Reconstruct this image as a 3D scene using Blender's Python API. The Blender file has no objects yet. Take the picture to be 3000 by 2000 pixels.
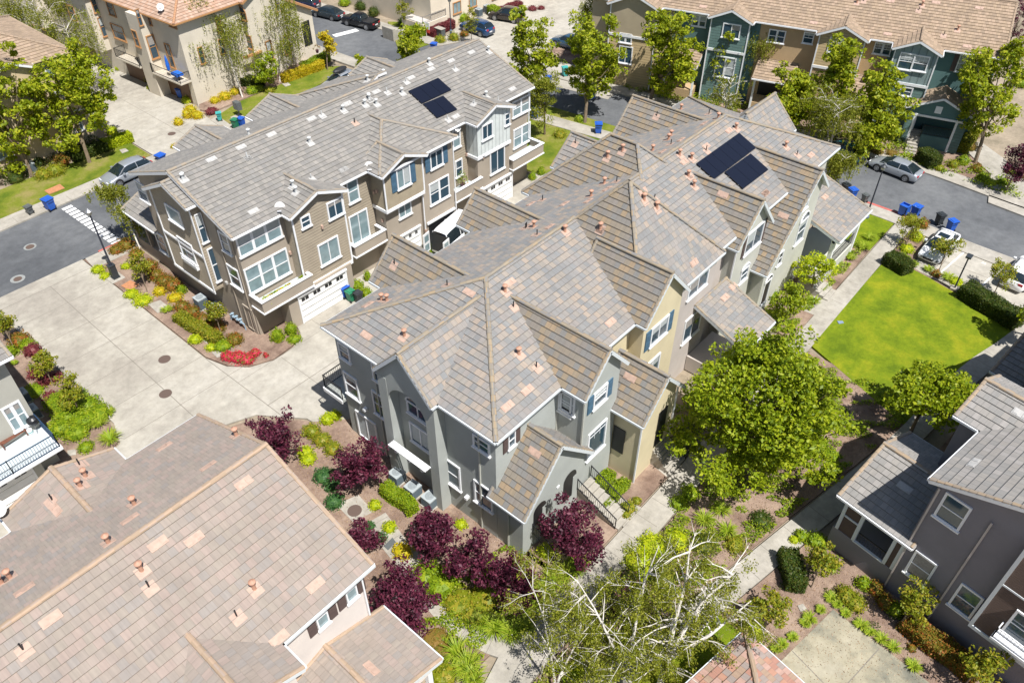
import bpy, bmesh, math, random
import numpy as np
from mathutils import Vector, Matrix
S=bpy.context.scene; COL=S.collection
rnd=random.Random(7); nrng=np.random.default_rng(11)
rad=math.radians
# ---------------------------------------------------------------- camera, light, exposure
HC=38.4; FPX=2333.0; DEP=math.atan2(2080,FPX); AZ=rad(41.0)
Fh=np.array([math.cos(AZ),math.sin(AZ),0]); RR=np.array([math.sin(AZ),-math.cos(AZ),0])
FF=Fh*math.cos(DEP)+np.array([0,0,-math.sin(DEP)]); UU=np.cross(RR,FF)
cam=bpy.data.cameras.new('camera'); cam.sensor_width=36; cam.sensor_fit='HORIZONTAL'; cam.lens=FPX/3000*36; cam.clip_end=2000
co=bpy.data.objects.new('camera',cam); COL.objects.link(co); co.location=(0,0,HC)
co.matrix_world=Matrix(((RR[0],UU[0],-FF[0],0),(RR[1],UU[1],-FF[1],0),(RR[2],UU[2],-FF[2],HC),(0,0,0,1)))
S.camera=co
SUN_AZ=rad(76.0+180); SUN_EL=rad(62.0)          # shadows fall towards +Y
sd=Vector((math.cos(SUN_AZ)*math.cos(SUN_EL),math.sin(SUN_AZ)*math.cos(SUN_EL),math.sin(SUN_EL)))
sl=bpy.data.lights.new('sun','SUN'); sl.energy=5.0; sl.angle=rad(.5); sl.color=(1,.97,.93)
so=bpy.data.objects.new('sun',sl); COL.objects.link(so); so.rotation_euler=sd.to_track_quat('Z','Y').to_euler(); so.location=(0,0,90)
W=bpy.data.worlds.new('World'); S.world=W; W.use_nodes=True; wn=W.node_tree.nodes
sky=wn.new('ShaderNodeTexSky'); sky.sky_type='NISHITA'; sky.sun_disc=False; sky.sun_elevation=SUN_EL; sky.sun_rotation=math.atan2(sd.x,sd.y)
W.node_tree.links.new(sky.outputs[0],wn['Background'].inputs[0]); wn['Background'].inputs[1].default_value=0.07
S.view_settings.view_transform='Standard'; S.view_settings.look='None'; S.view_settings.gamma=1; S.view_settings.exposure=0.5
# ---------------------------------------------------------------- measuring helpers (photo pixel -> point in the place)
def ray(x,y): return FF*FPX+RR*(x-1500)-UU*(y-1000)
def G(x,y,z=0):
    d=ray(x,y); t=(z-HC)/d[2]; return (float(d[0]*t),float(d[1]*t))
def G3(x,y,z=0): g=G(x,y,z); return (g[0],g[1],z)
def PY(x,y,Y): d=ray(x,y); return d*(Y/d[1])+np.array([0,0,HC])
def pix(p):
    v=np.array([p[0],p[1],p[2]-HC]); c=v@FF; return 1500+FPX*(v@RR)/c,1000-FPX*(v@UU)/c
class Fr:
    def __init__(s,ox=0,oy=0,th=0): s.o=(ox,oy); s.c=math.cos(rad(th)); s.s=math.sin(rad(th)); s.th=rad(th)
    def w(s,x,y,z=0): return (s.o[0]+s.c*x-s.s*y, s.o[1]+s.s*x+s.c*y, z)
    def l(s,X,Y): X-=s.o[0];Y-=s.o[1]; return (s.c*X+s.s*Y,-s.s*X+s.c*Y)
F0=Fr()
# ---------------------------------------------------------------- objects
NAMES={}
def empty(name,loc,label,cat,group=None,rz=0):
    o=bpy.data.objects.new(name,None); COL.objects.link(o); o.location=loc; o.rotation_euler=(0,0,rz); o.empty_display_size=.3
    o['label']=label; o['category']=cat
    if group: o['group']=group
    return o
def tag(o,label=None,cat=None,group=None,kind=None):
    if label:o['label']=label
    if cat:o['category']=cat
    if group:o['group']=group
    if kind:o['kind']=kind
    return o
def mobj(name,me,parent=None,loc=None):
    o=bpy.data.objects.new(name,me); COL.objects.link(o)
    if parent is not None:
        o.parent=parent
        if loc is None: # mesh given in world coordinates
            r=parent; M=Matrix.Identity(4); chain=[]
            while r is not None: chain.append(r); r=r.parent
            for q in reversed(chain): M=M@Matrix.LocRotScale(q.location,q.rotation_euler,q.scale)
            o.matrix_parent_inverse=Matrix.Identity(4); inv=M.inverted(); o.location=inv.to_translation(); o.rotation_euler=inv.to_euler()
        else: o.location=loc
    elif loc is not None: o.location=loc
    return o
class MB:
    """collects faces; build() links them as one mesh object"""
    def __init__(s): s.v=[];s.f=[];s.uv=[];s.mi=[]
    def face(s,pts,uv=None,m=0):
        i=len(s.v); s.v+= [tuple(map(float,p)) for p in pts]; s.f.append(list(range(i,i+len(pts)))); s.uv.append(uv or [(0,0)]*len(pts)); s.mi.append(m); return s
    def box(s,x0,x1,y0,y1,z0,z1,fr=F0,m=0):
        c=[fr.w(x,y,z) for z in (z0,z1) for (x,y) in ((x0,y0),(x1,y0),(x1,y1),(x0,y1))]
        for a in ((3,2,1,0),(4,5,6,7),(0,1,5,4),(1,2,6,5),(2,3,7,6),(3,0,4,7)): s.face([c[i] for i in a],m=m)
        return s
    def bar(s,a,b,w,h,up=(0,0,1),m=0):
        a=Vector(a);b=Vector(b);d=(b-a).normalized();u=Vector(up);sd_=d.cross(u)
        if sd_.length<1e-4: sd_=d.cross(Vector((1,0,0)))
        sd_.normalize();u=sd_.cross(d).normalized();p=[]
        for e in (a,b):
            for (i,j) in ((-1,-1),(1,-1),(1,1),(-1,1)): p.append(e+sd_*(i*w/2)+u*(j*h/2))
        for q in ((0,1,2,3),(7,6,5,4),(0,4,5,1),(1,5,6,2),(2,6,7,3),(3,7,4,0)): s.face([p[i] for i in q],m=m)
        return s
    def tube(s,pts,rs,n=6,cap=True,m=0):
        pts=[Vector(p) for p in pts]; rings=[]
        for i,p in enumerate(pts):
            d=(pts[min(i+1,len(pts)-1)]-pts[max(i-1,0)]).normalized()
            a=d.cross(Vector((.13,.27,.95)) if abs(d.z)<.9 else Vector((1,.1,0))).normalized(); b=d.cross(a)
            rings.append([p+(a*math.cos(2*math.pi*k/n)+b*math.sin(2*math.pi*k/n))*rs[i] for k in range(n)])
        for i in range(len(rings)-1):
            for k in range(n): s.face([rings[i][k],rings[i][(k+1)%n],rings[i+1][(k+1)%n],rings[i+1][k]],m=m)
        if cap: s.face(rings[0][::-1],m=m); s.face(rings[-1],m=m)
        return s
    def lathe(s,prof,c=(0,0),n=12,sx=1,sy=1,m=0):
        R=[[(c[0]+r*math.cos(2*math.pi*k/n)*sx,c[1]+r*math.sin(2*math.pi*k/n)*sy,z) for k in range(n)] for r,z in prof]
        for i in range(len(R)-1):
            for k in range(n): s.face([R[i][k],R[i][(k+1)%n],R[i+1][(k+1)%n],R[i+1][k]],m=m)
        s.face(R[0][::-1],m=m); s.face(R[-1],m=m); return s
    def prism(s,poly,z0,z1,m=0):
        a=sum(poly[i][0]*poly[(i+1)%len(poly)][1]-poly[(i+1)%len(poly)][0]*poly[i][1] for i in range(len(poly)))
        if a<0: poly=poly[::-1]
        s.face([(x,y,z1) for x,y in poly],m=m)
        for i in range(len(poly)):
            p=poly[i];q=poly[(i+1)%len(poly)]; s.face([(p[0],p[1],z0),(q[0],q[1],z0),(q[0],q[1],z1),(p[0],p[1],z1)],m=m)
        return s
    def mesh(s,name,mats,smooth=False,weld=False):
        me=bpy.data.meshes.new(name); me.from_pydata(s.v,[],s.f)
        uvl=me.uv_layers.new(name='UVMap'); flat=[c for f in s.uv for p in f for c in p]; uvl.data.foreach_set('uv',flat)
        if not isinstance(mats,(list,tuple)): mats=[mats]
        for m in mats: me.materials.append(m)
        me.polygons.foreach_set('material_index',s.mi)
        if weld:
            b=bmesh.new(); b.from_mesh(me); bmesh.ops.remove_doubles(b,verts=b.verts,dist=1e-4); b.to_mesh(me); b.free()
        if smooth: me.polygons.foreach_set('use_smooth',[True]*len(me.polygons))
        me.update(); return me
    def build(s,name,mats,parent=None,smooth=False,weld=False,loc=None):
        return mobj(name,s.mesh(name,mats,smooth,weld),parent,loc)
# ---------------------------------------------------------------- materials
def nm(name):
    m=bpy.data.materials.new(name); m.use_nodes=True; nt=m.node_tree; b=nt.nodes['Principled BSDF']; return m,nt,b,(lambda t:nt.nodes.new('ShaderNode'+t)),nt.links.new
def ramp(new,stops,interp='LINEAR'):
    r=new('ValToRGB'); r.color_ramp.interpolation=interp; e=r.color_ramp.elements
    while len(e)<len(stops): e.new(.5)
    for k,(p,c) in enumerate(stops): e[k].position=p; e[k].color=(*c,1)
    return r
def plain(name,c,rough=.6,metal=0,spec=.5,noise=0,nscale=8,bump=0,bscale=60,coat=0):
    m,nt,b,new,L=nm(name); b.inputs['Roughness'].default_value=rough; b.inputs['Metallic'].default_value=metal; b.inputs['Specular IOR Level'].default_value=spec
    b.inputs['Coat Weight'].default_value=coat
    if noise or bump: tc=new('TexCoord')
    if noise:
        n=new('TexNoise'); n.inputs['Scale'].default_value=nscale; n.inputs['Detail'].default_value=6; L(tc.outputs['Object'],n.inputs['Vector'])
        r=ramp(new,[(.3,tuple(v*(1-noise) for v in c)),(.7,tuple(min(1,v*(1+noise)) for v in c))]); L(n.outputs['Fac'],r.inputs['Fac']); L(r.outputs[0],b.inputs['Base Color'])
    else: b.inputs['Base Color'].default_value=(*c,1)
    if bump:
        n2=new('TexNoise'); n2.inputs['Scale'].default_value=bscale; n2.inputs['Detail'].default_value=3; L(tc.outputs['Object'],n2.inputs['Vector'])
        bp=new('Bump'); bp.inputs['Strength'].default_value=bump; bp.inputs['Distance'].default_value=.02; L(n2.outputs['Fac'],bp.inputs['Height']); L(bp.outputs[0],b.inputs['Normal'])
    return m
def stucco(name,c): return plain(name,c,.9,spec=.2,noise=.07,nscale=.7,bump=.5,bscale=22)
def siding(name,c,pitch=.2,vertical=False):
    m,nt,b,new,L=nm(name); b.inputs['Roughness'].default_value=.7
    tc=new('TexCoord'); sx=new('SeparateXYZ'); L(tc.outputs['Object'],sx.inputs[0])
    if vertical:
        ad=new('Math'); ad.operation='ADD'; L(sx.outputs[0],ad.inputs[0]); L(sx.outputs[1],ad.inputs[1]); src=ad.outputs[0]
    else: src=sx.outputs[2]
    d=new('Math'); d.operation='DIVIDE'; L(src,d.inputs[0]); d.inputs[1].default_value=pitch
    fr=new('Math'); fr.operation='FRACT'; L(d.outputs[0],fr.inputs[0])
    if vertical: r=ramp(new,[(0,(1,)*3),(.12,(1,)*3),(.14,(0,)*3),(1,(0,)*3)])
    else: r=ramp(new,[(0,(0,)*3),(.1,(1,)*3),(1,(.25,)*3)])
    L(fr.outputs[0],r.inputs[0]); bp=new('Bump'); bp.inputs['Strength'].default_value=1; bp.inputs['Distance'].default_value=.035; L(r.outputs[0],bp.inputs['Height']); L(bp.outputs[0],b.inputs['Normal'])
    n=new('TexNoise'); n.inputs['Scale'].default_value=1.5; n.inputs['Detail'].default_value=5; L(tc.outputs['Object'],n.inputs['Vector'])
    cr=ramp(new,[(.3,tuple(v*.92 for v in c)),(.7,tuple(min(1,v*1.08) for v in c))]); L(n.outputs['Fac'],cr.inputs[0])
    jm=new('MixRGB'); jm.blend_type='MULTIPLY'; jm.inputs[0].default_value=1; jr=ramp(new,[(0,(.55,)*3),(.06,(.55,)*3),(.09,(1,)*3),(1,(1,)*3)]); L(fr.outputs[0],jr.inputs[0])
    L(cr.outputs[0],jm.inputs[1]); L(jr.outputs[0],jm.inputs[2]); L(jm.outputs[0],b.inputs['Base Color'])
    return m
def tilemat(name,cols,bw=.33,bh=.39,joint=.009,jc=.6,wash=(.9,1.08)):
    m,nt,b,new,L=nm(name); b.inputs['Roughness'].default_value=.85; b.inputs['Specular IOR Level'].default_value=.25
    uv=new('UVMap'); br=new('TexBrick'); L(uv.outputs[0],br.inputs['Vector']); br.offset=.5; br.squash=1
    for k,v in (('Color1',(0,0,0,1)),('Color2',(1,1,1,1)),('Mortar',(.5,.5,.5,1))): br.inputs[k].default_value=v
    br.inputs['Scale'].default_value=1; br.inputs['Brick Width'].default_value=bw; br.inputs['Row Height'].default_value=bh; br.inputs['Mortar Size'].default_value=joint; br.inputs['Mortar Smooth'].default_value=.1; br.inputs['Bias'].default_value=0
    n=len(cols); r=ramp(new,[(i/n,c) for i,c in enumerate(cols)],'CONSTANT'); L(br.outputs['Color'],r.inputs[0])
    ns=new('TexNoise'); ns.inputs['Scale'].default_value=.55; ns.inputs['Detail'].default_value=8; ns.inputs['Roughness'].default_value=.7; L(uv.outputs[0],ns.inputs['Vector'])
    wr=ramp(new,[(.3,(wash[0],)*3),(.7,(wash[1],)*3)]); L(ns.outputs['Fac'],wr.inputs[0])
    mx=new('MixRGB'); mx.blend_type='MULTIPLY'; mx.inputs[0].default_value=1; L(r.outputs[0],mx.inputs[1]); L(wr.outputs[0],mx.inputs[2])
    # streaks running down the slope
    mp=new('Mapping'); mp.inputs['Scale'].default_value=(9,.6,1); L(uv.outputs[0],mp.inputs[0]); n3=new('TexNoise'); n3.inputs['Scale'].default_value=1; n3.inputs['Detail'].default_value=4; L(mp.outputs[0],n3.inputs['Vector'])
    w3=ramp(new,[(.3,(.9,.9,.9)),(.7,(1.07,1.06,1.05))]); L(n3.outputs['Fac'],w3.inputs[0]); m3=new('MixRGB'); m3.blend_type='MULTIPLY'; m3.inputs[0].default_value=1; L(mx.outputs[0],m3.inputs[1]); L(w3.outputs[0],m3.inputs[2])
    m2=new('MixRGB'); m2.blend_type='MULTIPLY'; L(br.outputs['Fac'],m2.inputs[0]); L(m3.outputs[0],m2.inputs[1]); m2.inputs[2].default_value=(jc,jc,jc,1); L(m2.outputs[0],b.inputs['Base Color'])
    n4=new('TexNoise'); n4.inputs['Scale'].default_value=30; L(uv.outputs[0],n4.inputs['Vector']); sb=new('Math'); sb.operation='SUBTRACT'; L(n4.outputs['Fac'],sb.inputs[0]); L(br.outputs['Fac'],sb.inputs[1])
    bp=new('Bump'); bp.inputs['Strength'].default_value=.5; bp.inputs['Distance'].default_value=.015; L(sb.outputs[0],bp.inputs['Height']); L(bp.outputs[0],b.inputs['Normal'])
    return m
def capmat(name,cols):
    m,nt,b,new,L=nm(name); b.inputs['Roughness'].default_value=.85; g=new('NewGeometry'); n=len(cols)
    r=ramp(new,[(i/n,c) for i,c in enumerate(cols)],'CONSTANT'); L(g.outputs['Random Per Island'],r.inputs[0]); L(r.outputs[0],b.inputs['Base Color']); return m
def leafmat(name,cols,trans=.35):
    m,nt,b,new,L=nm(name); g=new('NewGeometry'); r=ramp(new,[(i/max(1,len(cols)-1),c) for i,c in enumerate(cols)]); L(g.outputs['Random Per Island'],r.inputs[0])
    b.inputs['Roughness'].default_value=.5; b.inputs['Specular IOR Level'].default_value=.3; L(r.outputs[0],b.inputs['Base Color'])
    t=new('BsdfTranslucent'); L(r.outputs[0],t.inputs[0]); mx=new('MixShader'); mx.inputs[0].default_value=trans
    L(b.outputs[0],mx.inputs[1]); L(t.outputs[0],mx.inputs[2]); L(mx.outputs[0],nt.nodes['Material Output'].inputs[0]); return m
def ground(name,c1,c2,c3,s1=.25,s2=3,rough=.95,bump=.3,bscale=40,bd=.02,pos=(.35,.5,.65)):
    m,nt,b,new,L=nm(name); b.inputs['Roughness'].default_value=rough; b.inputs['Specular IOR Level'].default_value=.2; tc=new('TexCoord')
    n=new('TexNoise'); n.inputs['Scale'].default_value=s1; n.inputs['Detail'].default_value=10; n.inputs['Roughness'].default_value=.65; L(tc.outputs['Object'],n.inputs['Vector'])
    r=ramp(new,[(pos[0],c1),(pos[1],c2),(pos[2],c3)]); L(n.outputs['Fac'],r.inputs[0])
    n2=new('TexNoise'); n2.inputs['Scale'].default_value=s2; n2.inputs['Detail'].default_value=8; n2.inputs['Roughness'].default_value=.75; L(tc.outputs['Object'],n2.inputs['Vector'])
    r2=ramp(new,[(.3,(.8,)*3),(.7,(1.2,)*3)]); L(n2.outputs['Fac'],r2.inputs[0]); mx=new('MixRGB'); mx.blend_type='MULTIPLY'; mx.inputs[0].default_value=1; L(r.outputs[0],mx.inputs[1]); L(r2.outputs[0],mx.inputs[2]); L(mx.outputs[0],b.inputs['Base Color'])
    n3=new('TexNoise'); n3.inputs['Scale'].default_value=bscale; n3.inputs['Detail'].default_value=3; L(tc.outputs['Object'],n3.inputs['Vector']); bp=new('Bump'); bp.inputs['Strength'].default_value=bump; bp.inputs['Distance'].default_value=bd; L(n3.outputs['Fac'],bp.inputs['Height']); L(bp.outputs[0],b.inputs['Normal'])
    return m
M={}
M['trim']=plain('white_trim',(.78,.79,.80),.5,noise=.04,nscale=3)
M['gutter']=plain('grey_gutter',(.42,.47,.50),.4)
M['gutterB']=plain('pale_gutter',(.62,.66,.68),.4)
M['glass']=plain('window_glass',(.035,.07,.10),.06,spec=1.0)
M['glassb']=plain('window_glass_blinds',(.20,.28,.30),.12,spec=.9,noise=.15,nscale=2)
M['blind']=plain('window_blind',(.42,.45,.45),.5,noise=.08,nscale=5); M['curtain']=plain('window_curtain',(.30,.28,.26),.7,noise=.2,nscale=9)
M['dark_inside']=plain('painted_dark_inside',(.012,.013,.015),.5)  # near-black colour that paints the shade inside openings
M['shutblue']=plain('blue_shutter',(.06,.13,.20),.6,noise=.1)
M['shutbrown']=plain('brown_shutter',(.09,.06,.055),.6)
M['black']=plain('black_metal',(.012,.013,.016),.4)
M['wgrey']=stucco('grey_stucco',(.39,.41,.385)); M['wcream']=stucco('cream_stucco',(.62,.54,.36)); M['wtaupe']=stucco('taupe_stucco',(.50,.45,.41)); M['wpale']=stucco('pale_stucco',(.50,.50,.44))
M['wbrown']=stucco('brown_stucco',(.36,.31,.25)); M['sbrown']=siding('brown_siding',(.33,.28,.21),.23); M['bwhite']=siding('white_board_batten',(.62,.66,.64),.45,True)
M['sshing']=siding('shingle_siding',(.32,.27,.19),.12)
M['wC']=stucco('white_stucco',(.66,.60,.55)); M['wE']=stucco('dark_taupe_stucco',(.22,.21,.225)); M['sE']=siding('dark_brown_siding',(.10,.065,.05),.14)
M['wK']=stucco('cream_white_stucco',(.62,.56,.46)); M['wN']=stucco('tan_stucco',(.58,.46,.30)); M['wL']=stucco('peach_stucco',(.66,.58,.46))
M['wDteal']=stucco('teal_stucco',(.10,.18,.175)); M['sDteal']=siding('teal_siding',(.10,.17,.155),.28); M['wDtan']=stucco('ochre_stucco',(.46,.33,.19)); M['sDtan']=siding('ochre_siding',(.46,.35,.19),.28); M['bDteal']=siding('pale_teal_batten',(.22,.29,.29),.45,True)
M['wDcream']=stucco('khaki_stucco',(.42,.35,.24))
M['wM']=stucco('sage_stucco',(.40,.39,.34))
M['ktrim']=plain('ochre_trim',(.42,.22,.09),.6); M['kdoor']=plain('brown_garage_door',(.13,.07,.035),.6,noise=.1)
M['gdoor']=siding('white_garage_door',(.78,.78,.76),.55)
M['wooddeck']=plain('deck_grey',(.45,.50,.52),.7,noise=.1)
gB=[(.235,.225,.215),(.26,.24,.215),(.205,.208,.208),(.285,.25,.215),(.245,.225,.21),(.215,.215,.21),(.265,.24,.21),(.24,.225,.21),(.305,.255,.21),(.25,.232,.215),(.225,.22,.213),(.20,.20,.198)]
M['tB2']=None
M['tB']=tilemat('blend_roof_tile',[tuple(v*1.02 for v in c) for c in gB],bw=.34)
M['tB2']=tilemat('brown_roof_tile',[(0.219,0.194,0.159),(0.198,0.185,0.168),(0.249,0.202,0.142),(0.189,0.185,0.176),(0.232,0.198,0.155),(0.211,0.189,0.163),(0.284,0.215,0.142),(0.215,0.194,0.172)],bw=.34,jc=.7)  # browner tile mix, used on the left slopes of steep roofs
M['tA']=tilemat('grey_roof_tile',[(0.228,0.218,0.200),(0.256,0.240,0.220),(0.212,0.202,0.188),(0.240,0.228,0.210),(0.272,0.256,0.232),(0.220,0.212,0.200)],jc=.75,joint=.008)
M['tC']=tilemat('pinkish_roof_tile',[(0.288,0.245,0.210),(0.306,0.255,0.220),(0.277,0.238,0.206),(0.295,0.248,0.210),(0.317,0.255,0.220),(0.270,0.241,0.217),(0.292,0.252,0.213)],jc=.75,joint=.006)
M['tD']=tilemat('tan_roof_tile',[(0.306,0.230,0.162),(0.340,0.255,0.178),(0.281,0.212,0.153),(0.365,0.272,0.196)],jc=.8,joint=.008)
M['tE']=tilemat('taupe_roof_tile',[(0.264,0.251,0.234),(0.297,0.281,0.264),(0.246,0.238,0.225),(0.281,0.264,0.242)],jc=.7)
M['tK']=tilemat('terracotta_roof_tile',[(.42,.27,.19),(.45,.31,.23),(.38,.26,.19),(.47,.34,.26)],jc=.75)
M['tF']=tilemat('red_roof_tile',[(0.391,0.212,0.162),(0.357,0.255,0.187),(0.442,0.289,0.238),(0.306,0.255,0.230),(0.425,0.238,0.170)],jc=.6)
M['cB']=capmat('blend_ridge_tile',[(0.255,0.221,0.170),(0.221,0.196,0.162),(0.289,0.238,0.170),(0.204,0.196,0.187),(0.255,0.212,0.153),(0.306,0.230,0.145)])
M['cA']=capmat('grey_ridge_tile',[(0.255,0.221,0.178),(0.306,0.246,0.178),(0.246,0.230,0.204),(0.281,0.238,0.187)])
M['cC']=capmat('pinkish_ridge_tile',[(0.357,0.264,0.187),(0.323,0.238,0.162),(0.391,0.281,0.196),(0.340,0.264,0.212)])
M['cD']=capmat('tan_ridge_tile',[(0.306,0.230,0.162),(0.264,0.196,0.136),(0.340,0.246,0.170)])
M['cE']=capmat('taupe_ridge_tile',[(0.289,0.230,0.170),(0.340,0.255,0.170),(0.272,0.238,0.204)])
M['cK']=capmat('terracotta_ridge_tile',[(0.425,0.230,0.119),(0.374,0.204,0.119)])
M['vent']=plain('terracotta_vent',(.45,.25,.17),.7,noise=.1); M['ventw']=plain('pale_vent',(.55,.56,.55),.5); M['flash']=plain('peach_flashing',(.43,.30,.235),.7,noise=.12,nscale=5); M['flashw']=plain('pale_flashing',(.42,.41,.39),.6,noise=.08)
M['solar']=plain('solar_glass',(.008,.010,.02),.25,spec=.5,bump=.2,bscale=30); M['dish']=plain('dish_grey',(.62,.62,.60),.4); M['alu']=plain('aluminium',(.5,.5,.5),.35,metal=.8)
M['asphalt']=ground('asphalt',(.085,.09,.097),(.115,.12,.127),(.15,.155,.16),.12,1.2,bump=.4,bscale=60)
M['concrete']=ground('concrete',(.30,.275,.235),(.365,.34,.29),(.405,.38,.33),.13,1.3,bump=.1,pos=(.38,.5,.62))
M['walk']=ground('sidewalk_concrete',(.28,.26,.22),(.345,.32,.275),(.39,.365,.32),.3,2,bump=.1)
M['slab']=ground('stained_concrete',(.16,.16,.13),(.32,.29,.21),(.37,.34,.26),.35,1.2,bump=.1)
M['grass']=ground('lawn',(.10,.155,.006),(.165,.225,.008),(.26,.28,.012),.45,6,bump=1,bscale=45,bd=.05)
M['grass2']=ground('worn_lawn',(.09,.14,.01),(.17,.20,.02),(.27,.23,.08),.35,7,bump=1,bscale=45,bd=.05)
M['mulch']=ground('mulch',(.16,.105,.08),(.27,.19,.145),(.36,.265,.20),.5,5,bump=1,bscale=25,bd=.06)
M['earth']=ground('earth',(.20,.17,.12),(.28,.23,.17),(.33,.27,.20),.3,3,bump=.6)
M['joint']=plain('concrete_joint',(.20,.18,.15),.9); M['paint']=plain('road_paint',(.72,.72,.70),.7,noise=.08,nscale=6); M['redcurb']=plain('red_curb_paint',(.45,.12,.10),.7,noise=.2,nscale=4); M['iron']=plain('manhole_iron',(.11,.075,.06),.7,bump=.6,bscale=25)
M['bark']=plain('bark',(.20,.15,.10),.9,noise=.25,nscale=6,bump=.5); M['birchbark']=plain('birch_bark',(.62,.58,.52),.8,noise=.25,nscale=4,bump=.2)
Lf=lambda n,a,b_,c,t=.35: leafmat(n,[a,b_,c],t)
M['sycamore']=Lf('sycamore_leaf',(.16,.23,.008),(.32,.38,.012),(.48,.48,.03),.45)
M['bigleaf']=Lf('broad_leaf',(.13,.20,.006),(.27,.35,.010),(.42,.46,.02),.42)
M['birchleaf']=Lf('birch_leaf',(.13,.16,.012),(.25,.28,.02),(.38,.37,.05),.42)
M['plum']=Lf('plum_leaf',(.045,.010,.022),(.095,.016,.038),(.18,.035,.065),.3)
M['crape']=Lf('crape_leaf',(.12,.17,.01),(.26,.29,.015),(.38,.30,.03))
M['hedge']=Lf('hedge_leaf',(.10,.18,.006),(.23,.33,.010),(.36,.41,.02)); M['hedged']=Lf('dark_hedge_leaf',(.03,.055,.008),(.06,.10,.012),(.12,.12,.02))
M['lime']=Lf('lime_leaf',(.22,.32,.006),(.42,.50,.010),(.58,.60,.02)); M['yellow']=Lf('yellow_leaf',(.34,.34,.01),(.58,.48,.015),(.62,.40,.02)); M['photinia']=Lf('photinia_leaf',(.10,.12,.01),(.22,.17,.02),(.42,.12,.03))
M['redshrub']=Lf('barberry_leaf',(.12,.02,.025),(.20,.04,.05),(.26,.08,.07)); M['redflower']=Lf('red_flower',(.10,.16,.02),(.50,.02,.05),(.60,.04,.09),.2); M['blade']=Lf('blade_leaf',(.15,.25,.010),(.28,.38,.02),(.42,.46,.05)); M['phormium']=Lf('bronze_blade',(.05,.03,.02),(.09,.06,.03),(.12,.10,.04)); M['pinkflower']=Lf('pink_rose',(.08,.13,.02),(.12,.16,.02),(.55,.18,.25))
M['pine']=Lf('juniper_leaf',(.03,.10,.03),(.06,.15,.04),(.09,.20,.05))
M['yew']=Lf('orange_groundcover',(.20,.15,.03),(.30,.18,.04),(.16,.18,.02))
# ---------------------------------------------------------------- roofs, walls, windows
FACES=[]  # (owner, kind, verts, normal) for placing things on the surface seen at a pixel
def addface(owner,kind,pts,extra=None):
    P=[Vector(p) for p in pts]; n=Vector((0,0,0))
    for i in range(len(P)): n+=(P[i]).cross(P[(i+1)%len(P)])
    n.normalize(); FACES.append((owner,kind,P,n,extra))
def hit(x,y,kinds=None,owner=None):
    d=Vector(ray(x,y)); o=Vector((0,0,HC)); best=None
    for f in FACES:
        if kinds and f[1] not in kinds: continue
        if owner and f[0] is not owner: continue
        n=f[3]; dn=d.dot(n)
        if abs(dn)<1e-9: continue
        t=(f[2][0]-o).dot(n)/dn
        if t<=0 or (best and t>=best[0]): continue
        p=o+d*t; ok=True; P=f[2]; s=0
        for i in range(len(P)):
            c=(P[(i+1)%len(P)]-P[i]).cross(p-P[i]).dot(n)
            if c<-1e-6: ok=False;break
        if ok: best=(t,p,f)
    return best
def clip(poly,a,b,c):  # keep a*x+b*y+c>=0
    out=[]
    for i in range(len(poly)):
        p=poly[i];q=poly[(i+1)%len(poly)]; dp=a*p[0]+b*p[1]+c; dq=a*q[0]+b*q[1]+c
        if dp>=0: out.append(p)
        if (dp>=0)!=(dq>=0):
            t=dp/(dp-dq); out.append((p[0]+t*(q[0]-p[0]),p[1]+t*(q[1]-p[1])))
    return out
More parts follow.
